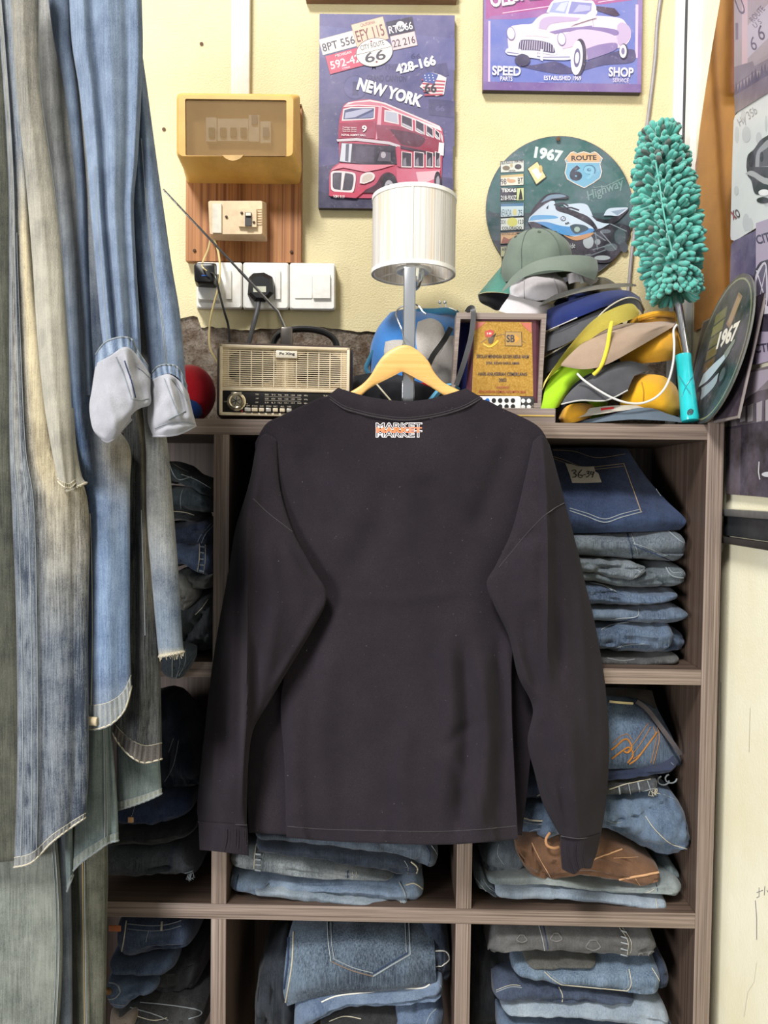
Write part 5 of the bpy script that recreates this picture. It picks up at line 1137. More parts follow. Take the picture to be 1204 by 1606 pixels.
# black/navy cap under it
t = hat('black cap standing on edge beside the neon green one', U(900, 640, .09))
brim([[(872, 640, .06), (890, 614, .045), (920, 588, .04), (960, 576, .05)], [(878, 646, .05), (898, 622, .035), (926, 600, .03), (962, 586, .042)]], cap_mat('blueblack', (28, 30, 42), (20, 22, 32)), t, .004)
# tan and mustard bucket hat
MU = cap_mat('mustard', (214, 158, 44), (196, 140, 34)); TAN = cap_mat('tan', (164, 142, 122), (148, 126, 108))
t = hat('mustard bucket hat turned over with a tan underbrim and white cord', U(980, 580, .10), 'bucket_hat', 'hat')
mb, F = sheet([[(985, 500, .11), (1010, 492, .10), (1040, 488, .10), (1062, 500, .12)], [(975, 530, .09), (1010, 525, .06), (1050, 520, .06), (1074, 520, .09)], [(970, 556, .085), (1010, 552, .05), (1050, 545, .05), (1074, 545, .085)], [(975, 572, .09), (1005, 570, .062), (1045, 566, .062), (1068, 560, .09)]], 20, 26, tube_=(.012, .05), disp=lambda s, t, p: .004*noise.noise(p*38)+.0015*noise.noise(p*110)); part('crown', mb, MU, t)
brim([[(940, 516, .05), (975, 508, .05), (1010, 506, .055), (1040, 504, .065), (1062, 506, .08)], [(905, 545, .018), (940, 534, .01), (985, 524, .012), (1030, 512, .028), (1061, 507, .06)], [(882, 568, .012), (915, 566, .0), (965, 548, .0), (1010, 526, .012), (1058, 508, .05)], [(880, 574, .012), (915, 579, -.002), (950, 572, -.002), (1000, 545, .008), (1056, 512, .045)]], TAN, t, .003, lb='tan underside of the brim')
part('band', MB().tube(dens([U(1000, 500, .07), U(1030, 492, .062), U(1058, 494, .075)], 20), .005, 8), MU, t)
part('cord', MB().tube(dens([U(905, 586, .0), U(915, 596, -.006), U(935, 610, -.01), U(960, 624, -.012), U(985, 632, -.012), U(1008, 632, -.01), U(1030, 622, -.008), U(1046, 602, -.004), U(1055, 570, .0), U(1057, 540, .012), U(1056, 518, .03), U(1062, 508, .045)], 60), .0017, 8), cap_mat('white_cord', (232, 228, 222)), t, 'thin white chin cord')
# charcoal cap with mustard crown
CH_ = cap_mat('charcoal', (84, 84, 88), (66, 66, 72))
t = hat('mustard cap with a charcoal front panel near the duster handle', U(980, 640, .08))
mb, F = sheet([[(990, 590, .075), (1010, 587, .06), (1040, 590, .06), (1060, 606, .08)], [(980, 608, .055), (1005, 600, .035), (1040, 606, .035), (1067, 624, .06)], [(972, 632, .045), (1000, 630, .024), (1040, 634, .024), (1070, 640, .05)], [(975, 642, .05), (1000, 646, .034), (1040, 650, .034), (1066, 652, .055)]], 20, 26, tube_=(.012, .05), disp=lambda s, t, p: .003*noise.noise(p*38)); part('crown', mb, cap_mat('bright_mustard', (224, 168, 34), (206, 146, 24)), t)
part('seam', MB().tube(drawn(bvh(mb), [(1006, 600), (1009, 615), (1008, 632)], 14), .0008, 6), cap_mat('dark_mustard', (170, 120, 20)), t)
brim([[(952, 572, .04), (985, 566, .03), (1010, 572, .035), (1020, 580, .05)], [(912, 598, .02), (945, 585, .008), (975, 578, .008), (998, 588, .02)], [(890, 618, .012), (920, 608, -.002), (955, 604, -.002), (992, 594, .01)], [(880, 634, .01), (910, 628, -.004), (950, 628, -.004), (984, 612, .006)]], CH_, t, .004, nm='front_panel', lb='charcoal front panel', bulge=lambda s, t, p: .002*noise.noise(p*60), piping=(14, .0013, cap_mat('pale_edge', (196, 194, 190))))
# mustard folded cap and pale brim beneath
t = hat('crumpled mustard cap showing under the charcoal panel', U(900, 655, .05))
mb, F = sheet([[(878, 648, .06), (890, 636, .04), (910, 632, .04), (928, 634, .05)], [(876, 656, .05), (892, 650, .03), (915, 646, .028), (932, 642, .045)], [(880, 663, .05), (895, 663, .034), (910, 660, .034), (926, 654, .045)]], 12, 16, tube_=(.008, .02), disp=lambda s, t, p: .003*noise.noise(p*70)); part('crown', mb, MU, t)
t = hat('off white cap brim lying under the mustard crown', U(960, 655, .05))
brim([[(925, 640, .03), (960, 636, .015), (1000, 636, .015), (1030, 642, .03)], [(905, 655, .02), (950, 648, .004), (1000, 642, .004), (1035, 648, .02)]], cap_mat('bone', (184, 178, 166), (160, 152, 140)), t, .003)
part('mark', ribbon([(942, 642, .012), (962, 640, .008)], 4, .001), cap_mat('red_mark', (176, 44, 44)), t)
t = hat('slate blue grey cap brim resting on the shelf edge at the bottom of the pile', U(1000, 664, .05))
brim([[(905, 661, .04), (950, 652, .012), (985, 642, .004), (1020, 640, .004), (1050, 650, .012), (1090, 662, .04)], [(908, 664.5, .034), (950, 661, .0), (990, 658, -.008), (1025, 659, -.008), (1055, 661, .002), (1088, 664.5, .034)]], cap_mat('slate', (92, 104, 116), (78, 90, 102)), t, .003)

# ================================================================== duster
t = thing('duster', 'teal chenille duster with chrome neck and turquoise handle standing upright', 'duster', U(1083, 664, .02))
TEALF = cloth('teal_chenille', (92, 180, 164), (66, 150, 138), weave=1500, sheen=.6)
sp = [U(1034, 216, .12), U(1037, 260, .105), (U(1041, 310, .09)), U(1046, 360, .078), U(1053, 410, .066), U(1058, 455, .058)]
rad = [30, 42, 46, 48, 45, 38]
def spine(f): return cr(sp, f)
def srad(f): return cr([Vector((r*S(.09), 0, 0)) for r in rad], f).x
mb = MB().tube([spine(i/20) for i in range(21)], [srad(i/20)*.62 for i in range(21)], 16); core = part('head_core', mb, TEALF, t)
rnd = random.Random(11); pile = MB(); pile2 = MB()
nst = 34
def nub(mb, p, d, L, r):
    x = d.orthogonal().normalized(); y = d.cross(x); vs = []; fs = []
    pr = ((0, .75), (.3, .95), (.75, 1.08), (.93, .85), (1.0, .3)); k = 6
    for h_, q in pr:
        for i in range(k):
            a = 2*math.pi*i/k; vs.append(p+d*(L*h_)+(x*math.cos(a)+y*math.sin(a))*r*q)
    for j in range(len(pr)-1):
        for i in range(k): fs.append((j*k+i, j*k+(i+1) % k, (j+1)*k+(i+1) % k, (j+1)*k+i))
    fs.append(tuple((len(pr)-1)*k+i for i in range(k))); mb.add(vs, fs)
for i in range(nst+1):
    f = i/nst; c = spine(f); ax = (spine(min(1, f+.02))-spine(max(0, f-.02))).normalized(); r = srad(f)
    x = ax.orthogonal().normalized(); y = ax.cross(x); kk_ = 21
    for j in range(kk_):
        a = 2*math.pi*(j+.5*(i % 2)+rnd.uniform(-.3, .3))/kk_; d = x*math.cos(a)+y*math.sin(a)
        drop = ax*rnd.uniform(-.1, .45) if f < .85 else ax*rnd.uniform(.5, 1.1)
        if f < .06: drop = -ax*rnd.uniform(.2, 1.2)
        dd = (d+drop+Vector((rnd.uniform(-.25, .25), rnd.uniform(-.2, .2), rnd.uniform(-.2, .2)))).normalized()
        dirty = f < .35 and rnd.random() < .12 or rnd.random() < .012
        nub(pile2 if dirty else pile, c+d*r*.5, dd, r*.56*rnd.uniform(.75, 1.1)+.003, .0044*rnd.uniform(.85, 1.15))
part('chenille_pile', pile, TEALF, t, kind='stuff', angle=80); part('dirty_pile', pile2, cloth('dirty_chenille', (96, 106, 100), (84, 92, 86), weave=1500), t, 'greyed strands near the top', kind='stuff', angle=80)
mb = MB().tube(dens([U(1028, 255, .105-.048), U(1034, 290, .095-.05), U(1040, 330, .085-.052), U(1048, 370, .077-.052), U(1056, 405, .068-.05)], 24), .0012, 6); part('stitch_line', mb, TEALF, t)
part('neck', MB().tube([U(1056, 440, .06), U(1066, 500, .045), U(1078, 575, .03)], .0072, 20), plain('neck_steel', (190, 190, 192), .16, 1.), t, 'chrome neck')
h0, h1 = U(1071, 556, .034), U(1082, 661, .012); h1.z = max(h1.z, ZT+.002); ax = (h1-h0); L = ax.length; ax.normalize(); Mh = Matrix.Translation(h0) @ ax.to_track_quat('Z', 'Y').to_matrix().to_4x4()
TQ = plain('turquoise_plastic', (38, 178, 182), .22, var=.05)
hd = part('handle', MB().lathe([(.008, 0), (.0118, .0012), (.0122, .006), (.0115, .012), (.0118, L*.3), (.0126, L*.6), (.0132, L*.8), (.0138, L-.006), (.0128, L-.0008), (.011, L)], 32, Mh), TQ, t, 'turquoise handle')
th = bvh(MB().lathe([(.008, 0), (.0118, .0012), (.0122, .006), (.0115, .012), (.0118, L*.3), (.0126, L*.6), (.0132, L*.8), (.0138, L-.006), (.0128, L-.0008), (.011, L)], 32, Mh))
hole = drawn(th, [(1078, 644), (1083, 641), (1087, 644), (1085, 650), (1079, 651), (1077, 648)], 30, .0004)
if len(hole) > 8: part('hanging_hole', MB().add(hole, [tuple(range(len(hole)))]), plain('hole_dark', (12, 60, 64), .6), hd, smooth=False)
for q in ([(1066, 590), (1073, 603), (1082, 618)], [(1086, 590), (1076, 605), (1069, 622)]):
    part('grip_line', MB().tube(drawn(th, q, 14, .0002), .0009, 6), plain('turquoise_dark', (24, 140, 148), .3), hd)
# ================================================================== black long-sleeved shirt
m, tt, n, l, b = nt('washed_black_cotton'); v = coord(n, l, (1, 1, 1)); k = noi(n, l, v, 14, 4, .6); f = noi(n, l, v, 1300, 2, .6); lint = noi(n, l, v, 260, 2, .5)
o = mixc(n, l, ramp(n, l, k, .3, .7), lin((36, 31, 37)), lin((47, 41, 47))); o = mixc(n, l, ramp(n, l, f, .35, .65), lin((29, 25, 29)), o)
q = n.new('ShaderNodeMath'); q.operation = 'MULTIPLY'; l.new(ramp(n, l, lint, .74, .80), q.inputs[0]); q.inputs[1].default_value = .5
o = mixc(n, l, q.outputs[0], o, lin((120, 116, 118)))
l.new(o, b.inputs['Base Color']); b.inputs['Roughness'].default_value = .95; b.inputs['Specular IOR Level'].default_value = .12; b.inputs['Sheen Weight'].default_value = .03; b.inputs['Sheen Roughness'].default_value = .6
bump(n, l, b, f, .3, .0006); COT = m
RIB = m.copy(); RIB.name = 'washed_black_rib'
STI = cloth('black_stitch', (58, 53, 56), (48, 44, 48), sheen=.3)
t = thing('long_sleeve_shirt', 'washed black long sleeved shirt hung back to front on the wooden hanger', 'shirt', U(620, 1325, -.03))
def g(x, a, w_): return math.exp(-((x-a)/w_)**2)
BY = -.036
BR_ = ridges([([(700, 990), (708, 1120), (690, 1310)], .006, 16), ([(752, 1020), (764, 1160), (748, 1318)], .008, 15), ([(728, 1000), (735, 1150), (722, 1318)], -.006, 12), ([(780, 1000), (786, 1150), (780, 1318)], -.005, 9), ([(640, 1120), (628, 1220), (640, 1320)], .004, 16), ([(795, 1000), (806, 1150), (812, 1316)], .004, 8), ([(520, 1000), (500, 1150), (520, 1318)], .005, 22), ([(470, 1080), (462, 1200), (470, 1312)], .005, 16), ([(520, 936), (620, 940), (740, 926)], .0011, 10), ([(540, 915), (600, 820), (610, 740)], -.004, 26), ([(735, 900), (690, 810), (665, 740)], -.004, 26), ([(470, 690), (500, 770), (540, 840)], -.004, 18), ([(800, 690), (770, 770), (740, 840)], -.004, 18), ([(716, 1190), (745, 1250), (765, 1310)], .004, 9), ([(690, 1180), (720, 1150), (760, 1130)], -.003, 10), ([(470, 1295), (482, 1320)], .003, 6), ([(600, 1300), (604, 1324)], .003, 6), ([(720, 1296), (726, 1324)], .0035, 6), ([(770, 1292), (778, 1320)], .003, 6)])
def body_disp(s, t, p):
    x = s; d = 0
    d += .004*fbm(Vector((p.x*5, p.z*3, 1)), 1)
    lo = max(0, t-.35)/.65
    d += lo*.0065*math.sin(p.x*62+1.5*math.sin(p.z*7)+.6)*g(p.x, .12, .13) + lo*.004*math.sin(p.x*48+p.z*4)*g(p.x, -.05, .12)
    # drag lines towards the armpits and under the collar
    d -= .012*g(t, .40, .16)*(g(s, .80, .16)+g(s, -.72, .16))
    d += 2.0*BR_(p)
    d += .003*math.sin(p.z*34+p.x*10)*g(s, 0, .5)*g(t, .42, .14)*.5
    d += .0035*g(t, .12, .10)*math.sin(p.x*22)
    return d
rows_ = [[(400, 694, -.026), (417, 665, -.03), (443, 651, -.031), (479, 634, -.031), (512, 622, -.031), (540, 640, -.033), (584, 652, -.036), (632, 657, -.037), (680, 652, -.036), (715, 643, -.033), (752, 626, -.031), (789, 641, -.031), (843, 668, -.03), (862, 700, -.026)],
 [(402, 745, -.026), (500, 728, -.038), (632, 735, -.040), (760, 728, -.038), (866, 748, -.026)],
 [(415, 850, -.026), (500, 845, -.036), (632, 845, -.040), (760, 845, -.036), (850, 850, -.026)],
 [(430, 935, -.026), (520, 935, -.032), (632, 935, -.040), (745, 930, -.034), (835, 930, -.026)],
 [(452, 1010, -.028), (520, 1010, -.036), (632, 1010, -.042), (720, 1010, -.046), (806, 1010, -.040)],
 [(440, 1100, -.030), (520, 1100, -.04), (632, 1100, -.050), (720, 1100, -.060), (802, 1100, -.054)],
 [(446, 1200, -.034), (530, 1205, -.042), (632, 1207, -.058), (720, 1205, -.076), (806, 1200, -.070)],
 [(449, 1313, -.038), (500, 1318, -.042), (560, 1321, -.060), (680, 1325, -.082), (760, 1321, -.088), (812, 1316, -.082)]]
bm_, BF = sheet(rows_, 110, 110, .003, disp=body_disp)
part('back', bm_, COT, t, angle=80); tb_body = bvh(bm_)
# front half of the shirt, seen only past the right side seam and at the lower left
fr_rows = [[(402, 700, -.016), (500, 650, -.013), (632, 690, -.012), (760, 650, -.013), (860, 700, -.016)], [(420, 860, -.012), (632, 860, -.010), (845, 860, -.012)], [(430, 1000, -.014), (632, 1000, -.010), (815, 1000, -.016)], [(398, 1100, -.020), (450, 1100, -.024), (632, 1100, -.010), (834, 1105, -.018)], [(386, 1200, -.020), (450, 1200, -.024), (632, 1200, -.010), (830, 1205, -.022)], [(390, 1306, -.020), (450, 1309, -.026), (632, 1316, -.014), (818, 1310, -.024)]]
fm_, _ = sheet(fr_rows, 50, 50, .003, disp=lambda s, t, p: .003*fbm(Vector((p.x*9, p.z*5, 4)), 1)); part('front', fm_, COT, t, angle=80)
LFR = ridges([([(386, 760), (388, 900), (387, 1100), (378, 1280)], .006, 5), ([(376, 800), (374, 1000), (372, 1200)], -.006, 7), ([(440, 850), (470, 900), (505, 934)], .004, 10), ([(420, 830), (430, 950), (415, 1080)], .005, 14), ([(345, 1000), (338, 1150), (335, 1280)], .005, 9), ([(508, 938), (470, 1010), (425, 1085)], .005, 7), ([(405, 1000), (400, 1080), (394, 1140)], -.005, 8), ([(404, 700), (400, 760), (396, 800)], .005, 8)])
RFR = ridges([([(850, 690), (858, 800), (860, 950), (858, 1080)], .008, 6), ([(870, 780), (872, 950), (880, 1080)], -.007, 9), ([(905, 830), (915, 1000), (925, 1200), (920, 1300)], .006, 11), ([(775, 930), (800, 990), (835, 1100)], .006, 7), ([(820, 960), (830, 1030), (850, 1090)], -.006, 9), ([(850, 1100), (838, 1150), (860, 1230), (890, 1305)], .007, 9), ([(895, 1130), (900, 1220), (905, 1310)], .005, 11), ([(880, 1200), (884, 1270), (895, 1312)], -.005, 8), ([(840, 840), (830, 900), (835, 960)], .004, 14), ([(935, 1000), (944, 1120), (940, 1260)], .004, 8), ([(790, 880), (815, 850), (850, 830)], -.003, 8)])
def sleeve_disp(ph):
    def f(s, t, p):
        d = .006*fbm(Vector((p.x*14, p.z*5, ph)), 1)*min(1, t*3)+1.6*(LFR if ph < 2 else RFR)(p)
        d += .004*math.sin(p.x*70+3*math.sin(p.z*6+ph))*min(1, max(0, t-.25)*2)
        d += .004*math.sin(p.z*30+p.x*25+ph)*g(t, .95, .1)
        return d
    return f
SL = [[(402, 694, -.022), (416, 680, -.032), (434, 690, -.033)], [(391, 755, -.020), (408, 752, -.042), (439, 765, -.038)], [(369, 830, -.012), (390, 828, -.054), (459, 833, -.044)], [(360, 885, -.010), (389, 885, -.060), (487, 886, -.050)], [(351, 935, -.010), (388, 935, -.063), (512, 935, -.052)], [(342, 985, -.010), (388, 985, -.064), (488, 990, -.055)], [(332, 1050, -.012), (387, 1050, -.064), (451, 1052, -.056)], [(326, 1100, -.014), (384, 1100, -.064), (424, 1098, -.056)], [(321, 1145, -.018), (376, 1143, -.064), (397, 1145, -.056)], [(315, 1200, -.02), (366, 1200, -.062), (389, 1202, -.055)], [(309, 1262, -.022), (350, 1265, -.058), (387, 1268, -.050)], [(311, 1291, -.024), (350, 1293, -.056), (387, 1295, -.050)]]
SRR = [[(836, 692, -.033), (850, 682, -.032), (862, 698, -.022)], [(822, 755, -.038), (854, 752, -.042), (880, 765, -.020)], [(803, 830, -.044), (858, 828, -.054), (897, 830, -.012)], [(778, 885, -.05), (859, 885, -.060), (911, 885, -.010)], [(763, 915, -.052), (859, 917, -.063), (918, 917, -.010)], [(776, 952, -.055), (859, 952, -.064), (927, 952, -.010)], [(798, 1000, -.056), (858, 1000, -.064), (937, 1000, -.012)], [(812, 1060, -.056), (860, 1060, -.070), (947, 1060, -.014)], [(835, 1110, -.054), (872, 1110, -.076), (952, 1110, -.018)], [(827, 1162, -.056), (885, 1160, -.082), (955, 1160, -.02)], [(838, 1212, -.055), (892, 1210, -.086), (954, 1210, -.022)], [(852, 1262, -.050), (902, 1262, -.086), (950, 1260, -.022)], [(878, 1311, -.060), (910, 1316, -.080), (942, 1309, -.040)]]
slv = []
for nm, rw_, ph, cf in (('left', SL, 1.3, [[(311, 1288, -.026), (350, 1291, -.056), (388, 1293, -.050)], [(312, 1312, -.026), (350, 1315, -.056), (389, 1318, -.050)], [(313, 1333, -.026), (345, 1336, -.054), (390, 1342, -.050)]]),
                        ('right', SRR, 4.1, [[(878, 1309, -.060), (910, 1314, -.080), (942, 1307, -.042)], [(879, 1340, -.060), (908, 1344, -.078), (936, 1336, -.044)], [(881, 1363, -.058), (900, 1371, -.070), (912, 1362, -.078), (926, 1362, -.068), (930, 1352, -.046)]])):
    sm, F = sheet(rw_, 110, 34, tube_=(.006, .014), disp=sleeve_disp(ph), exp=2.0); o = part('sleeve', sm, COT, t, angle=80); slv.append(bvh(sm))
    cm, F = sheet(cf, 20, 44, tube_=(.005, .012), disp=lambda s, t, p: .0011*math.sin(s*60)*min(1, t*4)); part('cuff', cm, RIB, o, angle=80)
# collar rib
ct = [(530, 608, -.018), (545, 613, -.026), (572, 621, -.031), (600, 626, -.034), (632, 629, -.035), (665, 627, -.034), (695, 620, -.031), (718, 613, -.026), (731, 609, -.018)]
cb = [(512, 622, -.029), (536, 639, -.034), (560, 647, -.036), (590, 654, -.038), (632, 659, -.039), (672, 655, -.038), (704, 648, -.036), (732, 638, -.034), (756, 624, -.029)]
cm, F = sheet([ct, [((a[0]+c[0])/2, (a[1]+c[1])/2, (a[2]+c[2])/2-.003) for a, c in zip(ct, cb)], cb], 12, 90, .003, disp=lambda s, t, p: .0004*math.sin(s*260)); co = part('collar', cm, RIB, t, angle=80)
part('collar_seam', MB().tube(F[12], .0011, 6), STI, co); part('collar_seam', MB().tube(F[10], .0006, 5), STI, co)
# inside of the front collar seen through the neck is hidden by the hanger; stitched lines
seam = MB(); seam.tube(drawn(tb_body, [(451, 1296), (500, 1300), (560, 1302), (680, 1304), (760, 1300), (809, 1295)], 120, .0002), .0006, 5)
part('hem_seam', seam, STI, t)
for tr, pts in ((slv[0], [(397, 782), (415, 800), (432, 814), (448, 826), (458, 834)]), (slv[1], [(884, 789), (868, 798), (850, 812), (825, 838), (800, 868), (782, 890)]), (slv[0], [(311, 1289), (350, 1292), (386, 1294)]), (slv[1], [(880, 1311), (910, 1315), (941, 1308)])):
    q = drawn(tr, pts, 40, .0002)
    if len(q) > 2: part('sleeve_seam', MB().tube(q, .0007, 5), STI, t)
# small printed word below the collar
OW, OO, OB = (232, 226, 222), (236, 122, 62), (30, 26, 30)
pm = MB()
def ontxt(s_t, cx, cy, w, h, col, bold, lay):
    vs, fs = glyphs(s_t, bold); V = []
    for x, y in vs:
        q = on(tb_body, cx+x*w, cy-y*h, .0004+lay*.00006); V.append(q if q else U(cx+x*w, cy-y*h, -.05))
    F = []
    for f in fs:
        x = (V[f[1]]-V[f[0]]).cross(V[f[2]]-V[f[0]]); F.append(f if x.y < 0 else tuple(reversed(f)))
    pm.add(V, F, lin(col))
ontxt('MARKET', 625.5, 680.5, 73, 11.5, OW, .05, 1); ontxt('MARKET', 625.5, 680.5, 71, 9.6, OB, .0, 2)
ontxt('MARKET', 625.5, 668.5, 73, 11.5, OW, .05, 3); ontxt('MARKET', 625.5, 668.5, 71, 9.6, OB, .0, 4)
ontxt('MARKET', 625.5, 674.5, 72, 8.5, OO, .045, 5)
part('print', pm, printed('shirt_ink', .7, .05), t, 'white and orange lettering', smooth=False)
# ================================================================== jeans hanging at the left
STW = cloth('stitch_cream', (196, 188, 166), (170, 162, 142), sheen=0); STG = cloth('stitch_grey', (150, 156, 158), (120, 128, 134), sheen=0); STO = cloth('stitch_orange', (200, 128, 56), (176, 104, 40), sheen=0); STN = cloth('stitch_navy', (54, 66, 92), (40, 50, 76), sheen=0)
GRP = 'jeans hanging at the left'
# each leg: left and right edge in the photo frame, depth, folds = (amplitude, position, width, drift)
def leg(parent, L, R, Y, mat, nm='leg', T=(.012, .02), folds=(), fade=None, hem=None, seams=(), nu=90, nv=34, wob=.003, botrow=None, lb=None, seed=0, tint=None):
    yy = Y if isinstance(Y, (list, tuple)) else [Y]*len(L)
    rows = [[(a[0], a[1], q), ((a[0]+c[0])/2, (a[1]+c[1])/2, q-.004), (c[0], c[1], q)] for a, c, q in zip(L, R, yy)]
    if botrow: rows[-1] = [(*p, yy[-1]) if len(p) == 2 else p for p in botrow]
    def dp(s, t, p):
        d = wob*fbm(Vector((p.x*18, p.z*3.2, seed+.3)), 1)
        for a, c, w_, dr in folds:
            x = (s-(c+dr*(t-.5)))/w_; d += a*math.exp(-x*x)
        return d
    fd = fade or (lambda s, t, p: .5)
    mb, F = sheet(rows, nu, nv, tube_=T, disp=dp, fade=fd, exp=2.4, tint=tint)
    o = part(nm, mb, mat, parent, lb, angle=80)
    if hem:
        k, hm, st = hem; G = F[len(F)-k:]; vs = []; fs = []; W2 = nv+1
        for i, r in enumerate(G):
            for j, q in enumerate(r): vs.append(q+(CAM-q).normalized()*(.0016+.0009*math.sin(j*1.9))+Vector((0, 0, -.002 if i == len(G)-1 else 0)))
        for i in range(len(G)-1):
            for j in range(nv): fs.append((i*W2+j, (i+1)*W2+j, (i+1)*W2+j+1, i*W2+j+1))
        h_ = MB().add(vs, fs, None, [.5+.2*math.sin((i % W2)*1.9) for i in range(len(vs))]); ho = part('hem', h_, hm, o, angle=80)
        part('hem_stitch', MB().tube(G[0], .0007, 5), st, ho); part('hem_edge', MB().tube([q+(CAM-q).normalized()*.001 for q in G[-1]], .0013, 6), st, ho)
    for sp_ in seams:
        c, st, r = sp_[:3]; a0, a1 = (sp_[3], sp_[4]) if len(sp_) > 3 else (0, 1)
        pts = []
        for i in range(int(a0*nu), int(a1*nu)+1):
            x = (c+1)/2*nv; j = int(x); f_ = x-j; pts.append(F[i][j]*(1-f_)+F[i][min(j+1, nv)]*f_)
        part('seam', MB().tube([q+(CAM-q).normalized()*.0004 for q in pts], r, 5), st, o)
    return o, mb, F
def hang(lb, x, y, Y): return thing('hanging_jeans', lb, 'jeans', U(x, y, Y), GRP)
ramp_ = lambda a, lo, hi: max(0, min(1, (a-lo)/(hi-lo)))
D_BLUE = denim((84, 106, 142), (146, 168, 196), .4, .45)
# a. dark blue sliver
t = hang('dark blue jeans, a narrow strip at the left edge of the photo', 0, 1050, -.13)
leg(t, [(-70, -60), (-70, 300), (-66, 700), (-60, 1060)], [(8, -60), (14, 300), (18, 700), (20, 1060)], -.11, denim((34, 50, 96), (62, 84, 136), .4), seams=((.9, STW, .0007, .25, .45),), seed=2)
# b. dark olive grey jeans
t = hang('dark olive green jeans hanging behind the streaked pair at the far left', 0, 1340, -.14)
leg(t, [(-90, -60), (-80, 300), (-60, 700), (-60, 1360)], [(20, -60), (30, 300), (32, 700), (60, 1345)], -.155, denim((52, 54, 46), (104, 104, 86), .6), seed=3, folds=((.006, .5, .3, 0),))
# c. streaked jeans with the wide seam, second leg beige above
ACID = denim((54, 66, 86), (144, 152, 158), .75, .55)
t = hang('grey blue streaked jeans with a pale puckered side seam and frayed hem', 75, 1360, -.23)
_, mb, F = leg(t, [(-12, -60), (4, 120), (13, 280), (14, 400), (14, 525), (15, 700), (19, 800), (26, 1000), (27, 1200), (24, 1360)], [(30, -60), (40, 120), (52, 280), (60, 400), (76, 525), (102, 700), (138, 790), (138, 1000), (139, 1200), (134, 1285)], -.205, ACID, T=(.012, .018), tint=lambda s, t_, p: .95*ramp_(t_, .18, .30)*(1-ramp_(t_, .60, .78))*ramp_(s, -.42, -.05)+.35*g(s, -.68, .2)*(1-ramp_(t_, .5, .7)), nu=300, nv=60, folds=((.004, -.5, .14, .1), (-.004, -.25, .12, .1), (.003, .2, .25, 0), (-.003, .55, .1, 0)), hem=(6, denim((72, 76, 84), (168, 168, 162), .3), STW),
    fade=lambda s, t_, p: .50+.16*math.sin(s*7)*.5-.75*max(0, noise.noise(Vector((s*9, t_*72, 3)))+.08)*g(s, -.62, .16)*ramp_(t_, .25, .36)+.35*ramp_(.62-t_, 0, .2)*ramp_(s, -.5, .2)-.22*ramp_(t_, .6, .85)*ramp_(s, .1, .4)-.15*g(t_, .35, .15)*ramp_(-s, 0, .3), botrow=[(22, 1360), (50, 1352), (80, 1322), (108, 1300), (134, 1282)], seed=4,
    seams=((-.78, STG, .0007), (-.52, STG, .0007), (-.38, STG, .0005, .3, 1)))
# beige leg with a cut hem
BEI = denim((128, 124, 114), (196, 188, 164), .45, .35)
t = hang('dusty beige faded jeans with a rough cut hem at chest height', 105, 770, -.25)
leg(t, [(14, -60), (24, 120), (40, 280), (50, 400), (58, 525), (68, 625), (80, 700), (93, 752)], [(62, -60), (63, 120), (84, 280), (98, 400), (106, 525), (112, 625), (115, 700), (117, 756)], -.245, BEI, fade=lambda s, t_, p: .25+.5*ramp_(t_, .12, .45), hem=(3, denim((150, 136, 104), (206, 196, 160), .3), STW), seams=((.93, STG, .0005),), seed=5, folds=((.004, -.2, .3, 0),), botrow=[(91, 755), (100, 763), (110, 765), (118, 757)])
leg(t, [(88, 640), (94, 700), (100, 750), (104, 770)], [(116, 640), (120, 700), (128, 745), (136, 757)], -.235, BEI, fade=lambda s, t_, p: .72, nu=30, nv=20, hem=(2, denim((160, 146, 114), (216, 206, 170), .3), STW), seed=6)
# e. teal blue jeans
t = hang('teal to sky blue faded jeans with a cream frayed hem, full length', 170, 1145, -.2)
leg(t, [(58, -60), (64, 140), (84, 280), (96, 400), (106, 525), (110, 640), (116, 700), (130, 760), (136, 860), (138, 1000), (136, 1140)], [(150, -60), (175, 140), (190, 280), (190, 400), (180, 525), (168, 640), (203, 700), (204, 760), (204, 860), (204, 1000), (206, 1078)], -.185, denim((74, 104, 152), (146, 174, 206), .45, .5), tint=lambda s, t_, p: .75*g(t_, .62, .10)*ramp_(s, -.6, .4)+.55*(1-ramp_(t_, .15, .5))+.3*ramp_(t_, .93, 1), nu=120, nv=36, fade=lambda s, t_, p: .42+.12*math.sin(t_*9+s*2)-.1*ramp_(t_, .75, .95)+.2*(1-ramp_(t_, .1, .5)), hem=(5, denim((104, 122, 142), (186, 188, 180), .3), STW), botrow=[(132, 1142), (152, 1143), (176, 1134), (196, 1112), (206, 1076)], seams=((-.72, STW, .0006, .75, 1),), seed=7, folds=((.005, -.1, .4, 0),))
part('hem_corner', MB().tube([U(134, 1130, -.2), U(152, 1132, -.202)], .006, 8, flat=.5), cloth('beige_hem', (196, 180, 148), (176, 160, 130)), t, 'beige corner patch of the hem')
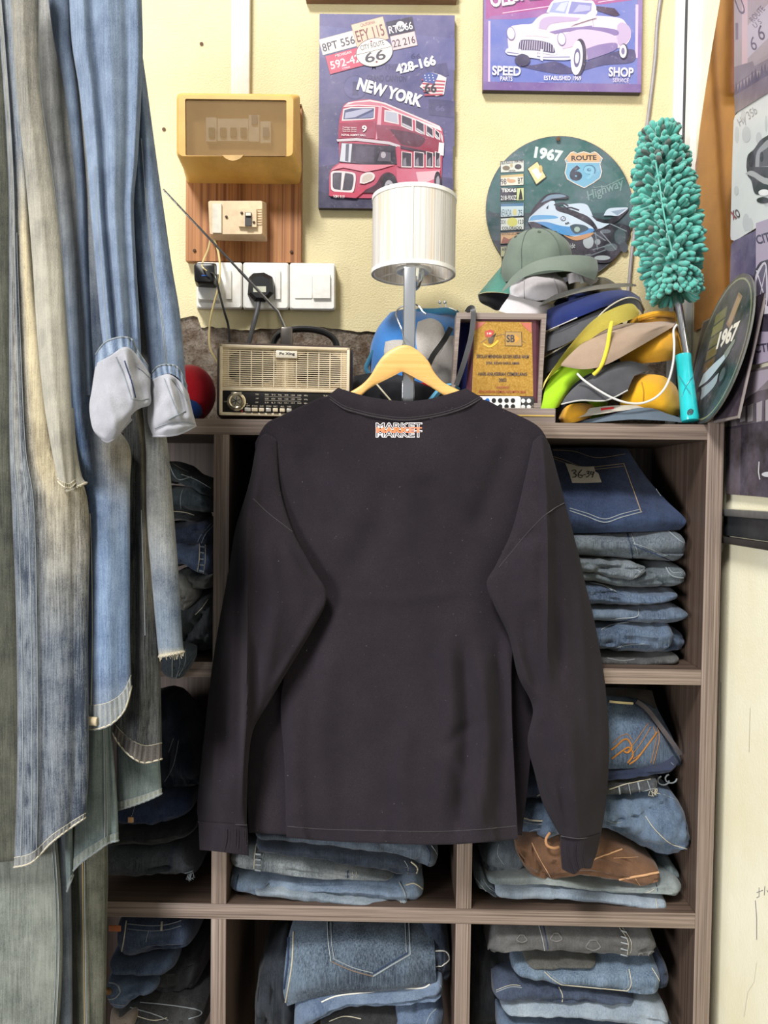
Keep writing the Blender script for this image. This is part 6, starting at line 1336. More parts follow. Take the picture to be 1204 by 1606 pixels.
# f. light blue jeans with two rolled cuffs
t = hang('light blue jeans with two legs rolled up into white cuffs', 220, 690, -.22)
leg(t, [(68, -60), (84, 60), (100, 140), (117, 280), (122, 400), (129, 500), (134, 620)], [(112, -60), (112, 60), (122, 140), (134, 280), (138, 400), (142, 500), (146, 620)], -.20, D_BLUE, nm='leg_fold', T=(.010, .012), nu=60, nv=20, fade=lambda s, t_, p: .55, seed=8)
leg(t, [(106, -60), (112, 60), (124, 140), (136, 250), (142, 330), (150, 420), (157, 500), (163, 552)], [(220, -60), (224, 60), (222, 140), (216, 250), (210, 320), (214, 420), (219, 500), (222, 575)], -.225, D_BLUE, fade=lambda s, t_, p: .52+.18*math.sin(s*6)*.5+.1*math.sin(t_*5), folds=((.009, -.55, .14, .1), (-.007, -.28, .12, .1), (.006, .05, .2, .1), (-.005, .5, .12, .0), (.004, .8, .1, 0)), seams=((-.62, STG, .0007, .45, 1),), nu=110, nv=60, seed=9)
leg(t, [(190, -60), (196, 60), (202, 140), (204, 250), (206, 330), (214, 420), (226, 500), (236, 600)], [(215, -60), (221, 60), (231, 140), (247, 260), (257, 330), (270, 420), (283, 500), (292, 605)], -.20, D_BLUE, fade=lambda s, t_, p: .5+.12*math.sin(s*5+1), folds=((.005, .4, .3, .1), (-.004, -.2, .14, 0)), seams=((-.05, STG, .0009, .38, 1), (.02, STG, .0006, .5, 1)), nu=100, nv=40, seed=10)
CW = cloth('cuff_inside', (168, 168, 173), (146, 146, 152), weave=700, sheen=.3); CBD_ = denim((92, 116, 152), (170, 190, 212), .3)
CUF = ridges([([(196, 552), (206, 600), (212, 640)], .006, 5), ([(206, 560), (222, 605), (230, 634)], -.006, 5), ([(160, 590), (172, 640), (186, 690)], .005, 9), ([(150, 620), (152, 660), (160, 688)], -.004, 6), ([(262, 590), (272, 625), (282, 656)], .006, 4), ([(272, 592), (284, 625), (290, 655)], -.006, 4), ([(284, 600), (294, 630), (303, 660)], .004, 4), ([(240, 676), (262, 666), (290, 662), (306, 664)], -.005, 4)])
def cuff(band, white, seam_, Y):
    bm2, F = sheet(band, 14, 40, tube_=(.012, .012), disp=lambda s, t_, p: .0012*math.sin(s*30)+.002*noise.noise(p*60), fade=lambda s, t_, p: .4+.35*math.sin(s*22)); o = part('cuff_band', bm2, CBD_, t, angle=80)
    wm, F2 = sheet(white, 30, 44, tube_=(.013, .02), disp=lambda s, t_, p: .006*noise.noise(p*26)+.0025*noise.noise(p*70)+CUF(p)); w_ = part('cuff', wm, CW, t, 'white inside of the rolled cuff', angle=80); tr = bvh(wm)
    for pts, mm, r in seam_:
        q = drawn(tr, pts, 30, .0006)
        if len(q) > 2: part('cuff_seam', MB().tube(q, r*.6, 6), mm, w_)
    part('cuff_edge', MB().tube(F2[-1], .0012, 6), CW, w_); part('cuff_edge', MB().tube(F[0], .0011, 6), STG, o)
cuff([[(150, 556, -.24), (165, 537, -.245), (188, 529, -.248), (206, 532, -.245), (214, 548, -.24), (232, 574, -.235)], [(149, 576, -.24), (168, 560, -.248), (190, 548, -.25), (206, 548, -.248), (214, 560, -.243), (234, 590, -.235)]],
     [[(150, 570, -.24), (172, 558, -.25), (196, 544, -.252), (214, 556, -.247), (236, 588, -.24)], [(144, 610, -.24), (172, 600, -.254), (198, 594, -.256), (216, 600, -.25), (236, 612, -.24)], [(140, 640, -.24), (168, 644, -.256), (196, 640, -.256), (214, 634, -.25), (235, 635, -.24)], [(146, 674, -.24), (164, 682, -.25), (182, 676, -.25), (200, 660, -.246), (208, 642, -.24)], [(160, 689, -.24), (168, 693, -.243), (176, 690, -.243), (184, 682, -.24), (206, 658, -.238)]],
     (([(182, 560), (195, 590), (206, 622)], STG, .0013), ([(196, 566), (205, 595), (212, 624)], STN, .0013), ([(205, 624), (218, 628), (233, 625)], STG, .0009), ([(216, 575), (228, 586), (236, 594)], STG, .0008)), 0)
cuff([[(236, 588, -.222), (247, 575, -.228), (264, 572, -.23), (280, 578, -.228), (293, 606, -.222)], [(235, 602, -.222), (250, 590, -.23), (266, 586, -.233), (282, 596, -.23), (296, 622, -.222)]],
     [[(235, 598, -.222), (250, 590, -.232), (266, 587, -.235), (284, 600, -.23), (296, 618, -.222)], [(232, 632, -.222), (254, 630, -.238), (274, 628, -.24), (290, 632, -.236), (302, 645, -.222)], [(232, 662, -.222), (254, 668, -.24), (276, 664, -.24), (294, 660, -.234), (307, 664, -.222)], [(240, 684, -.222), (256, 684, -.232), (276, 682, -.232), (292, 676, -.228), (307, 668, -.222)]],
     (([(258, 594), (270, 625), (280, 650)], STG, .0012), ([(268, 594), (284, 612), (293, 628)], STG, .0014), ([(264, 658), (280, 650), (292, 645)], STG, .0014), ([(243, 672), (262, 664), (285, 662), (305, 665)], STG, .001)), 0)
# g. black jeans
t = hang('faded black jeans with a frayed pale hem behind the sky blue pair', 215, 1195, -.15)
leg(t, [(150, -60), (170, 300), (185, 600), (195, 700), (196, 800), (196, 900), (194, 1000), (188, 1080), (178, 1150)], [(190, -60), (205, 300), (222, 600), (233, 700), (238, 800), (243, 900), (249, 1000), (252, 1080), (255, 1190)], -.15, denim((34, 38, 42), (104, 106, 100), .9, .5), tint=lambda s, t_, p: .6*ramp_(s, .15, .6)*(1-ramp_(t_, .6, .75)), nu=110, nv=36, fade=lambda s, t_, p: .42+.3*ramp_(s, .1, .6)*(1-ramp_(t_, .55, .8))-.25*g(t_, .58, .07)*ramp_(-s, -.2, .3), hem=(5, denim((44, 42, 42), (120, 112, 102), .3), STW), botrow=[(176, 1148), (186, 1166), (205, 1186), (226, 1196), (254, 1190)], seams=((.2, STG, .0007, .5, .75),), seed=11, folds=((.006, .3, .3, -.4), (-.004, -.2, .2, -.3)))
# h. blue grey leg with beige hem
t = hang('blue grey jeans leg with a beige unpicked hem beside the shelf divider', 265, 1032, -.12)
leg(t, [(170, -60), (195, 300), (220, 600), (228, 700), (229, 800), (237, 900), (246, 1000), (249, 1030)], [(200, -60), (225, 300), (250, 600), (263, 700), (272, 800), (280, 900), (286, 1000), (289, 1022)], -.165, denim((66, 86, 116), (140, 156, 170), .4, .6), tint=lambda s, t_, p: .7*ramp_(t_, .9, 1.0)+.35*(1-ramp_(t_, .6, .8)), nu=100, nv=30, fade=lambda s, t_, p: .5-.12*g(t_, .75, .1)+.25*ramp_(t_, .9, 1), hem=(3, denim((160, 148, 122), (206, 194, 164), .3), STW), seed=12)
fry = MB(); rnd = random.Random(9)
for i in range(16):
    a = U(250+i*2.5, 1029-i*.3, -.176); fry.tube([a, a+Vector((rnd.uniform(-.002, .004), 0, -rnd.uniform(.003, .008)))], .0005, 4)
part('loose_threads', fry, STW, t, kind='stuff')
# i. grey green pair
GG = denim((92, 112, 112), (150, 166, 160), .45, .4)
t = hang('pale grey green jeans with stitched hems below the sky blue pair', 180, 1365, -.13)
leg(t, [(120, 700), (128, 900), (133, 1100), (128, 1180), (118, 1280), (112, 1372)], [(172, 700), (172, 900), (174, 1100), (178, 1180), (184, 1260), (186, 1316)], -.15, GG, nu=70, hem=(5, denim((120, 134, 126), (180, 186, 170), .3), STG), seams=((.35, STG, .0011, .4, .95), (.45, STG, .0006, .4, .95)), seed=13, botrow=[(114, 1366), (130, 1350), (150, 1336), (170, 1322), (186, 1318)], folds=((.004, -.3, .3, 0), (-.004, .6, .12, 0)))
leg(t, [(98, 1240), (100, 1300), (103, 1360), (105, 1398)], [(114, 1240), (114, 1300), (115, 1345), (115, 1372)], -.15, GG, nm='leg_fold', T=(.006, .006), nu=30, nv=14, hem=(4, denim((120, 134, 126), (180, 186, 170), .3), STG), seed=14)
leg(t, [(180, 900), (182, 1050), (183, 1180), (184, 1268)], [(240, 900), (246, 1050), (250, 1180), (254, 1246)], -.125, GG, nu=60, hem=(5, denim((120, 134, 126), (180, 186, 170), .3), STG), seed=15, fade=lambda s, t_, p: .32, botrow=[(184, 1270), (205, 1264), (230, 1255), (254, 1244)])
# j. long legs at the bottom left
t = hang('long grey green faded jeans leg reaching the bottom left corner', 40, 1620, -.2)
leg(t, [(-50, 1000), (-50, 1300), (-48, 1650)], [(60, 1000), (90, 1330), (97, 1420), (94, 1520), (90, 1650)][::2], -.12, denim((98, 106, 98), (156, 162, 148), .6, .45), seams=((.88, STG, .0008), (.8, STG, .0005)), seed=16, fade=lambda s, t_, p: .45+.2*ramp_(s, .2, .6)-.25*ramp_(-t_, -.35, 0))
t = hang('slate blue jeans leg showing as a strip at the bottom left', 102, 1620, -.19)
leg(t, [(60, 1000), (80, 1300), (84, 1650)], [(92, 1000), (110, 1340), (114, 1650)], -.10, denim((78, 92, 112), (128, 140, 152), .6), seed=17)
t = hang('olive grey jeans leg with tan side seam at the bottom left', 140, 1620, -.15)
leg(t, [(90, 1000), (108, 1300), (112, 1450), (118, 1650)], [(160, 1000), (169, 1330), (168, 1450), (165, 1650)], -.08, denim((66, 68, 58), (122, 122, 100), .5, .5), seams=((-.3, cloth('tan_seam', (150, 130, 90)), .0012), (-.22, STG, .0006)), seed=18, fade=lambda s, t_, p: .38+.3*g(s, -.3, .2)*t_+.12*s, folds=((.005, -.3, .15, .5), (-.004, -.55, .15, .3)))
# rail above the frame that they hang from
zr = U(100, -52, -.18).z
t = thing('clothes_rail', 'chrome clothes rail above the hanging jeans', 'rail', (-.55, -.175, zr)); part('tube', MB().tube([Vector((-.95, -.175, zr)), Vector((-.22, -.175, zr))], .012, 16), CHROME, t)
# ================================================================== folded jeans in the cubbies
TREE = {}
def dull(c, k):
    a = sum(c)/3; return tuple((a+(x-a)*.86)*k for x in c)
def fold(lb, grp, smp, dark, light, Y=.03, d=.18, streak=.5, gritty=.5, seams=(), creases=(), amp=.0035, n=2.6, fade=None, round_=.018, seed=0, nu=84, nv=48, extra=None, cat='jeans', nm='folded_jeans'):
    S_ = [Vector((q[0], q[1], q[2])) for q in smp]; sd = seed+len(TREE)*3.7
    rg = random.Random(sd); lay = [(rg.uniform(.22, .8), rg.uniform(.03, .10), rg.uniform(2, 5), rg.uniform(0, 6), rg.uniform(-.1, .5), rg.uniform(.6, 1.2)) for _ in range(0 if amp < .0021 else 2 if max(q.z-q.y for q in S_) < 60 else 4)]
    cen = U(S_[len(S_)//2].x, max(q.z for q in S_), Y); t = thing(nm, lb, cat, cen, grp); mat = denim(dull(dark, .86), dull(light, .86), streak, gritty)
    vs = []; fs = []; fd = []; xl, xr_ = U(S_[0].x, S_[0].y, Y).x, U(S_[-1].x, S_[-1].y, Y).x
    for i in range(nu+1):
        u = i/nu; q = cr(S_, u); a, c = U(q.x, q.y, Y), U(q.x, q.z, Y); zc, hh, X = (a.z+c.z)/2, max(.0015, (a.z-c.z)/2), (a.x+c.x)/2
        e = min(X-xl, xr_-X); k = math.sqrt(max(0, 1-(1-min(1, e/round_))**2)); pull = (1-k)*round_*1.6; hs = .72+.28*k
        for j in range(nv):
            th = 2*math.pi*j/nv; ct_, st_ = math.cos(th), math.sin(th); p2 = 2/n
            y = Y+d/2-(d/2-pull)*math.copysign(abs(ct_)**p2, ct_); z = zc+hh*hs*math.copysign(abs(st_)**p2, st_)
            P_ = Vector((X, y, z)); w_ = max(0, ct_)
            dsp = amp*fbm(Vector((X*26, z*30+sd, y*12)), 1, 4)+amp*.9*noise.noise(Vector((X*70+sd, z*90, sd)))+amp*.8*(.4-abs(noise.noise(Vector((X*40, z*55+sd, 2*sd)))))
            dy = -dsp*(.35+.65*w_)
            vf = .5-.5*math.copysign(abs(st_)**p2, st_); hpx = max(4, q.z-q.y)
            if w_ > .05:
                for (f0, am, fq, ph_, u0, u1) in lay:
                    if u0 < u < u1:
                        e2 = (vf-f0-am*math.sin(fq*u+ph_)-.05*noise.noise(Vector((u*9, f0*9, sd))))*hpx; ed_ = min(1, (u-u0)*8, (u1-u)*8); dy += ed_*(.0042*math.exp(-(e2/2.4)**2)-.0026*math.exp(-((e2-5)/3.2)**2))
                for cx_ in creases:
                    pts = cx_[0]; wd = cx_[1] if len(cx_) > 1 else 3.5; dp = cx_[2] if len(cx_) > 2 else .006
                    px_ = q.x; py_ = None
                    for (x0, y0), (x1, y1_) in zip(pts, pts[1:]):
                        if min(x0, x1) <= px_ <= max(x0, x1) and abs(x1-x0) > 1e-6: py_ = y0+(y1_-y0)*(px_-x0)/(x1-x0)
                    if py_ is not None:
                        ypix = q.y+(q.z-q.y)*(.5-.5*math.copysign(abs(st_)**p2, st_)); dy += dp*math.exp(-((ypix-py_)/wd)**2)
            P_.y += dy; P_.z += dsp*.35*st_; P_.x += amp*.5*noise.noise(Vector((X*30, y*30, sd)))
            vs.append(P_); fd.append((fade(u, .5-.5*st_, P_) if fade else .5)+.22*noise.noise(Vector((X*14, z*20, sd)))+.9*max(0, dsp)*40*.25)
    for i in range(nu):
        for j in range(nv): fs.append((i*nv+j, i*nv+(j+1) % nv, (i+1)*nv+(j+1) % nv, (i+1)*nv+j))
    fs.append(tuple(range(nv))[::-1]); fs.append(tuple(nu*nv+j for j in range(nv)))
    mb = MB().add(vs, fs, None, fd); o = part('cloth', mb, mat, t, angle=80); tr = bvh(mb); TREE[t.name] = tr
    for sm in seams:
        pts, st, r = sm[0], sm[1], sm[2]; nm2 = sm[3] if len(sm) > 3 else 'seam'; fl = sm[4] if len(sm) > 4 else None
        q = (laid if len(sm) > 5 else drawn)(tr, pts, off=r*.4)
        if len(q) > 2: part(nm2, MB().tube(q, r*.72, 5, flat=fl), st, o)
    return t, tr, o
def loops(tr, par, pts, mat, w_=2.2, nm='belt_loop'):
    for a, c in pts:
        q = drawn(tr, [a, ((a[0]+c[0])/2, (a[1]+c[1])/2), c], 8, .0012)
        if len(q) > 2: part(nm, MB().tube(q, w_*.001, 6, flat=.5), mat, par)
def frays(tr, par, pts, mat, n_=40, L=.006, seed=1):
    rnd = random.Random(seed); mb = MB(); q = drawn(tr, pts, n_, .0008)
    for p in q: mb.tube([p, p+Vector((rnd.uniform(-.004, .004), -.003, -rnd.uniform(.2, 1)*L)), p+Vector((rnd.uniform(-.006, .006), -.004, -rnd.uniform(.8, 1.4)*L))], .0005, 4)
    if mb.v: part('frayed_edge', mb, mat, par, kind='stuff')
def band(tr, par, pts, rpx, mat, nm, lb=None, flat=.35):
    q = drawn(tr, pts, 40, .0008)
    if len(q) > 2: return part(nm, MB().tube(q, rpx*S(.03), 8, flat=flat), mat, par, lb)
NAVY = ((30, 42, 74), (66, 88, 130)); MID = ((52, 76, 118), (112, 140, 178)); LBL = ((96, 128, 170), (168, 190, 212)); GBL = ((70, 88, 108), (134, 150, 162)); BLK_ = ((30, 33, 38), (72, 76, 82)); CHA = ((62, 64, 68), (116, 116, 116))

# ---- row 1, right cell
G1 = 'jeans stacked in the top right cubby'
rowsT = [[(760, 706, .16), (870, 703, .16), (940, 702, .16), (984, 704, .16)], [(760, 742, .10), (870, 742, .10), (950, 742, .10), (1010, 744, .11)], [(760, 785, .055), (880, 785, .055), (970, 782, .055), (1044, 784, .07)], [(760, 815, .03), (895, 815, .03), (990, 812, .03), (1075, 815, .05)], [(760, 836, .04), (905, 836, .04), (1000, 834, .04), (1066, 831, .06)]]
t = thing('folded_jeans', 'dark indigo jeans with size tape on back pocket, topmost in right cubby', 'jeans', U(950, 834, .05), G1)
mb, F = sheet(rowsT, 60, 70, .028, disp=lambda s, t_, p: .004*fbm(Vector((p.x*20, p.z*20, 2)), 1)+.0012*noise.noise(p*120), fade=lambda s, t_, p: .5+.18*ramp_(t_, .5, .7)); o = part('cloth', mb, denim((20, 30, 62), (52, 72, 112), .5, .5), t, angle=80); tr = bvh(mb)
DS = cloth('stitch_tan', (150, 130, 106), (130, 112, 92), sheen=0)
for pts, st, r, nm_ in (([(866, 716), (886, 722), (915, 733), (945, 731), (978, 727)], DS, .0007, 'pocket_stitch'), ([(866, 719), (886, 726), (915, 737), (945, 735), (978, 731)], DS, .0005, 'pocket_stitch'), ([(978, 727), (990, 760), (1005, 803)], DS, .0008, 'pocket_stitch'), ([(893, 801), (920, 810), (948, 819), (975, 811), (1006, 803)], STG, .0009, 'pocket_stitch'), ([(893, 797), (920, 805), (948, 814), (975, 806), (1003, 799)], STG, .0007, 'pocket_stitch'), ([(866, 706), (900, 708), (935, 718), (980, 712)], DS, .0006, 'seam'), ([(1018, 748), (1028, 766), (1036, 778)], STG, .0006, 'seam')):
    q = drawn(tr, pts, 30, .0003)
    if len(q) > 2: part(nm_, MB().tube(q, r, 5), st, o)
tape = [(886, 727), (897, 729), (906, 732), (918, 732.5), (931, 732), (933, 740), (938, 743), (943, 757), (920, 758), (897, 758), (893, 745)]
cx, cy = 914, 744; vs = [on(tr, cx, cy, .0009)]+[on(tr, x, y, .0009) for x, y in tape]
if all(vs):
    k = len(tape); tp = part('size_tape', MB().add(vs+[p+Vector((0, -.0003, 0)) for p in vs], [(0, (i+1) % k+1, i+1) for i in range(k)]+[(k+1, k+2+i, k+2+(i+1) % k) for i in range(k)]), cloth('masking_tape', (206, 198, 184), (190, 182, 168), sheen=0), o, 'pale masking tape with handwriting')
    hw = MB()
    for st_ in (([(896, 740), (901, 738), (903, 741), (899, 743.5), (903, 745), (902, 749), (897, 749.5)],), ([(912, 738), (907, 744), (907, 749), (911, 750), (913, 747), (908, 746)],), ([(914, 746), (918, 745.5)],), ([(919, 741), (923, 740), (922, 743), (920, 744), (924, 745), (921, 749), (918, 749)],), ([(930, 742), (926, 741), (926, 745), (930, 744), (931, 741), (928, 750)],)):
        q = drawn(tr, st_[0], 24, .0016)
        if len(q) > 2: hw.tube(q, .0008, 5)
    part('handwriting', hw, plain('marker_black', (20, 18, 22), .5), tp)
fold('slate blue jeans with a light curved pocket seam, second from top in right cubby', G1, [(770, 836, 876), (905, 834, 876), (985, 836, 880), (1040, 831, 884), (1076, 832, 886), (1083, 846, 874)], *GBL, Y=.03, streak=.9, seams=(([(982, 836), (988, 855), (992, 876)], STN, .0012), ([(990, 837), (996, 856), (1000, 868)], STG, .0006), ([(993, 855), (1020, 866), (1060, 882), (1074, 886)], STN, .0012), ([(993, 852), (1022, 862), (1062, 879)], STG, .0006), ([(1048, 833), (1066, 848), (1081, 858), (1074, 884)], STG, .0009)))
fold('rumpled blue grey jeans bulging under the slate pair in right cubby', G1, [(770, 874, 905), (910, 876, 898), (950, 878, 906), (985, 880, 912), (1006, 884, 906), (1020, 888, 900)], (84, 100, 116), (150, 164, 172), Y=.022, d=.1, streak=.6, amp=.007, creases=(([(920, 885), (960, 895), (1000, 900)],), ([(930, 895), (985, 888), (1006, 884)],)), seams=(([(960, 908), (985, 912), (1004, 896), (1020, 886)], STG, .0007), ([(990, 892), (1004, 897), (996, 906)], STG, .0008)))
fold('grey blue jeans with an upturned corner, fourth from top in right cubby', G1, [(770, 896, 922), (920, 892, 915), (980, 900, 924), (1030, 886, 927), (1070, 886, 924), (1082, 894, 912)], (70, 86, 100), (128, 144, 152), Y=.034, streak=.6, creases=(([(1000, 888), (1030, 906), (1050, 922)],),), seams=(([(1044, 890), (1052, 902), (1070, 906), (1080, 900)], STG, .0013), ([(1048, 890), (1056, 898), (1078, 896)], STG, .0007)))
fold('medium blue jeans folded flat, fifth from top in right cubby', G1, [(775, 916, 952), (925, 914, 953), (990, 924, 955), (1045, 928, 950), (1070, 926, 946)], *MID, Y=.03, streak=.8, seams=(([(925, 914), (945, 918), (960, 926)], STG, .0013), ([(935, 915), (955, 921), (966, 928)], STG, .0007)), creases=(([(930, 930), (1000, 932), (1070, 930)], 2.5),))
fold('faded blue jeans with a cut pocket corner, sixth from top in right cubby', G1, [(780, 952, 985), (935, 952, 980), (1000, 954, 982), (1060, 950, 984), (1080, 956, 978), (1086, 962, 972)], (58, 84, 124), (120, 146, 178), Y=.03, streak=.7, seams=(([(936, 974), (970, 970), (998, 967), (1001, 955)], STG, .001), ([(936, 978), (972, 974), (1000, 968)], STN, .0012), ([(1068, 952), (1078, 964), (1074, 980)], STG, .0006)))
fold('deep blue jeans with a rounded folded edge, seventh from top in right cubby', G1, [(790, 984, 1028), (944, 982, 1026), (980, 974, 1030), (1030, 978, 1033), (1055, 976, 1026), (1063, 990, 1014)], (50, 76, 118), (110, 138, 174), Y=.024, streak=.8, seams=(([(942, 988), (958, 980), (985, 976)], STG, .0009), ([(1050, 978), (1059, 1000), (1052, 1026)], STG, .0009), ([(1054, 980), (1062, 1000), (1056, 1024)], STG, .0005), ([(950, 1012), (953, 1024)], STW, .0009), ([(955, 1018), (985, 1012), (1010, 1010)], STG, .0006), ([(974, 1012), (970, 1020), (966, 1026)], STW, .0005)), creases=(([(950, 1010), (1000, 1013), (1050, 1012)], 2.5),))
fold('dark blue jeans behind the rounded pair at the right of the cubby', G1, [(1020, 990, 1030), (1055, 988, 1029), (1074, 992, 1026), (1080, 1004, 1020)], *MID, Y=.05, d=.15)
fold('charcoal jeans at the bottom of the top right cubby', G1, [(790, 1030, 1049), (950, 1030, 1049), (1010, 1032, 1049), (1050, 1028, 1047), (1072, 1030, 1046)], *CHA, Y=.028, streak=.6, amp=.002, seams=(([(952, 1032), (975, 1036), (995, 1034)], STG, .0006),))

# ---- row 2, right cell
G2 = 'clothes piled in the middle right cubby'
rowsW = [[(900, 1084, .11), (960, 1083, .11), (1000, 1084, .11), (1022, 1086, .12)], [(900, 1100, .07), (960, 1098, .07), (1005, 1104, .075), (1032, 1114, .10)], [(900, 1150, .035), (960, 1150, .035), (1020, 1150, .045), (1052, 1152, .08)], [(900, 1190, .03), (960, 1190, .03), (1020, 1190, .038), (1066, 1188, .07)], [(900, 1206, .035), (960, 1206, .035), (1020, 1204, .045), (1068, 1200, .075)]]
t = thing('folded_jeans', 'mid blue jeans with orange wing stitching on its pocket, topmost of middle right pile', 'jeans', U(1000, 1206, .05), G2)
mb, F = sheet(rowsW, 50, 60, .02, disp=lambda s, t_, p: .003*fbm(Vector((p.x*20, p.z*20, 7)), 1), fade=lambda s, t_, p: .45+.25*g(t_, .62, .25)); o = part('cloth', mb, denim((46, 66, 98), (106, 130, 160), .8, .5), t, angle=80); tr = bvh(mb)
mb, F = sheet([[(900, 1078, .10), (960, 1078, .10), (1000, 1080, .10), (1022, 1083, .11)], [(900, 1092, .066), (960, 1091, .066), (1000, 1096, .068), (1030, 1112, .092)]], 10, 40, .003, fade=lambda s, t_, p: .4); part('waistband', mb, denim((48, 40, 38), (96, 84, 78), .4), t, 'dark brown waistband')
zp = drawn(tr, [(955, 1101), (975, 1103), (992, 1104)], 30, .0016); part('zip', MB().tube(zp, .0022, 6, flat=.4), plain('zip_brass', (176, 164, 130), .35, .7), o)
OG = cloth('stitch_gold', (178, 120, 58), (156, 100, 44), sheen=0)
for pts, r in (([(958, 1176), (966, 1170), (976, 1161), (984, 1160), (990, 1172), (984, 1180), (978, 1178)], .0022), ([(986, 1198), (998, 1190), (1012, 1172), (1030, 1148)], .0018), ([(959, 1190), (972, 1180), (986, 1172), (992, 1184), (984, 1196)], .002), ([(990, 1184), (1004, 1166), (1020, 1140)], .0007), ([(984, 1178), (998, 1160), (1016, 1134)], .0007), ([(960, 1166), (974, 1154), (984, 1152), (990, 1160)], .0007), ([(1030, 1140), (1033, 1160), (1024, 1198)], .0007), ([(1024, 1140), (1028, 1160), (1020, 1196)], .0006), ([(992, 1190), (1006, 1180), (1022, 1158)], .0008)):
    q = drawn(tr, pts, 40, .0006)
    if len(q) > 2: part('pocket_stitch', MB().tube(q, r*.7, 6, flat=.6), OG, o)
part('tie_strap', ribbon([(998, 1100, .062), (1014, 1112, .058), (1030, 1132, .055), (1046, 1154, .05), (1058, 1170, .05), (1067, 1184, .055)], 7, .0015), cloth('grey_tie', (84, 78, 78), (64, 60, 62)), t, 'dark grey dangling strap')
fold('navy trousers pressed flat below the orange stitched jeans', G2, [(880, 1206, 1232), (960, 1206, 1230), (1030, 1202, 1220), (1056, 1198, 1216), (1068, 1192, 1210)], (36, 48, 88), (60, 76, 120), Y=.03, streak=.2, gritty=.2, seams=(([(1052, 1196), (1060, 1204), (1064, 1212)], STG, .0005),))
t, tr, o = fold('dark grey frayed shorts squeezed in the middle right pile', G2, [(880, 1230, 1256), (958, 1226, 1255), (1000, 1224, 1253), (1028, 1222, 1248), (1036, 1226, 1242)], (40, 44, 52), (104, 108, 114), Y=.024, amp=.005, seams=(([(955, 1238), (985, 1229), (1020, 1222)], STW, .0012), ([(957, 1250), (990, 1244), (1030, 1236)], STG, .0009)))
loops(tr, o, (((985, 1230), (988, 1244)), ((1000, 1228), (1003, 1242)), ((970, 1234), (972, 1248)), ((1015, 1226), (1020, 1240))), STG, 1.4); frays(tr, o, [(990, 1248), (1020, 1240), (1030, 1236)], STW, 16)
for k, xx in enumerate((1040, 1052)):
    part('loop', MB().tube([U(xx+9*math.cos(a), 1224+7*math.sin(a)-k*3, .05) for a in [i*math.pi/8 for i in range(12)]], .0013, 6), STG, o)
fold('bright blue jeans with a drooping folded leg, largest in the middle right pile', G2, [(850, 1262, 1340), (905, 1256, 1320), (955, 1254, 1316), (1000, 1248, 1338), (1045, 1242, 1362), (1072, 1262, 1360), (1088, 1294, 1346), (1091, 1312, 1334)], (60, 92, 138), (128, 160, 198), Y=.012, d=.19, amp=.006, streak=.4, n=2.3, creases=(([(950, 1292), (975, 1288), (1000, 1285), (1030, 1272), (1060, 1262)], 4, .01), ([(960, 1320), (1000, 1318), (1030, 1330), (1060, 1334)], 4, .008), ([(940, 1300), (980, 1306), (1020, 1334), (1040, 1352)], 3.5, .009)), seams=(([(1012, 1280), (1026, 1300), (1050, 1322), (1078, 1332), (1086, 1336)], STW, .0009), ([(1024, 1348), (1040, 1344), (1070, 1350), (1088, 1334)], STG, .0012), ([(950, 1286), (964, 1291), (976, 1289)], STG, .0007), ([(1040, 1246), (1058, 1254), (1068, 1264)], STG, .0007), ([(1022, 1336), (1050, 1340), (1078, 1340)], STN, .0007)))
fold('navy jeans showing between the shirt body and right sleeve', G2, [(700, 1218, 1262), (760, 1216, 1264), (820, 1214, 1264), (870, 1214, 1262)], *NAVY, Y=.03, seams=(([(842, 1248), (850, 1246), (852, 1254), (844, 1258)], STW, .0009),))
fold('mid blue jeans with a pale zip edge between shirt and sleeve', G2, [(690, 1262, 1322), (760, 1264, 1322), (830, 1262, 1318), (866, 1264, 1312), (880, 1268, 1306)], (50, 74, 112), (104, 132, 170), Y=.022, seams=(([(818, 1282), (836, 1286), (866, 1288)], STW, .0018), ([(818, 1288), (840, 1292), (866, 1292)], STG, .0009), ([(810, 1314), (836, 1302), (866, 1298)], STG, .0006)), creases=(([(818, 1296), (870, 1298)], 3),))
BR = ((126, 74, 40), (176, 116, 74))
t, tr, o = fold('rust brown trousers with tan piping in the middle right pile', G2, [(812, 1326, 1344), (826, 1322, 1372), (846, 1318, 1390), (872, 1320, 1394), (910, 1322, 1386), (950, 1322, 1392), (990, 1338, 1398), (1014, 1352, 1400), (1038, 1366, 1384)], *BR, Y=.014, d=.17, streak=.1, gritty=.2, amp=.003, n=3.2, round_=.008, cat='trousers', nm='folded_trousers', creases=(([(834, 1330), (846, 1362), (870, 1390)], 4, .006),), seams=(([(834, 1322), (848, 1350), (872, 1390)], cloth('stitch_peach', (206, 160, 116)), .0008), ([(1036, 1367), (1000, 1374), (950, 1382), (918, 1380), (908, 1372)], cloth('stitch_peach'[:13], (206, 160, 116)), .0022), ([(930, 1348), (952, 1340), (975, 1332)], cloth('stitch_peach'[:13], (206, 160, 116)), .0014), ([(962, 1346), (1000, 1344)], cloth('stitch_peach'[:13], (206, 160, 116)), .0005), ([(996, 1378), (1003, 1388), (1010, 1398)], cloth('stitch_peach'[:13], (206, 160, 116)), .0006)))
part('pull_cord', MB().tube(dens([U(862, 1306, .012), U(856, 1316, .006), U(858, 1326, .004), U(868, 1330, .004), U(876, 1328, .008)], 20), .002, 8), cloth('tan_cord', (190, 140, 96), (170, 120, 80)), t, 'tan cord loop')
fold('dark denim flap poking out at the left of the middle right pile', G2, [(757, 1342, 1366), (768, 1326, 1378), (790, 1322, 1378), (830, 1322, 1376)], (54, 66, 82), (112, 126, 138), Y=.03, d=.16, seams=(([(762, 1374), (776, 1370), (791, 1366)], STG, .0009), ([(782, 1324), (780, 1340), (790, 1356)], STG, .0005)))
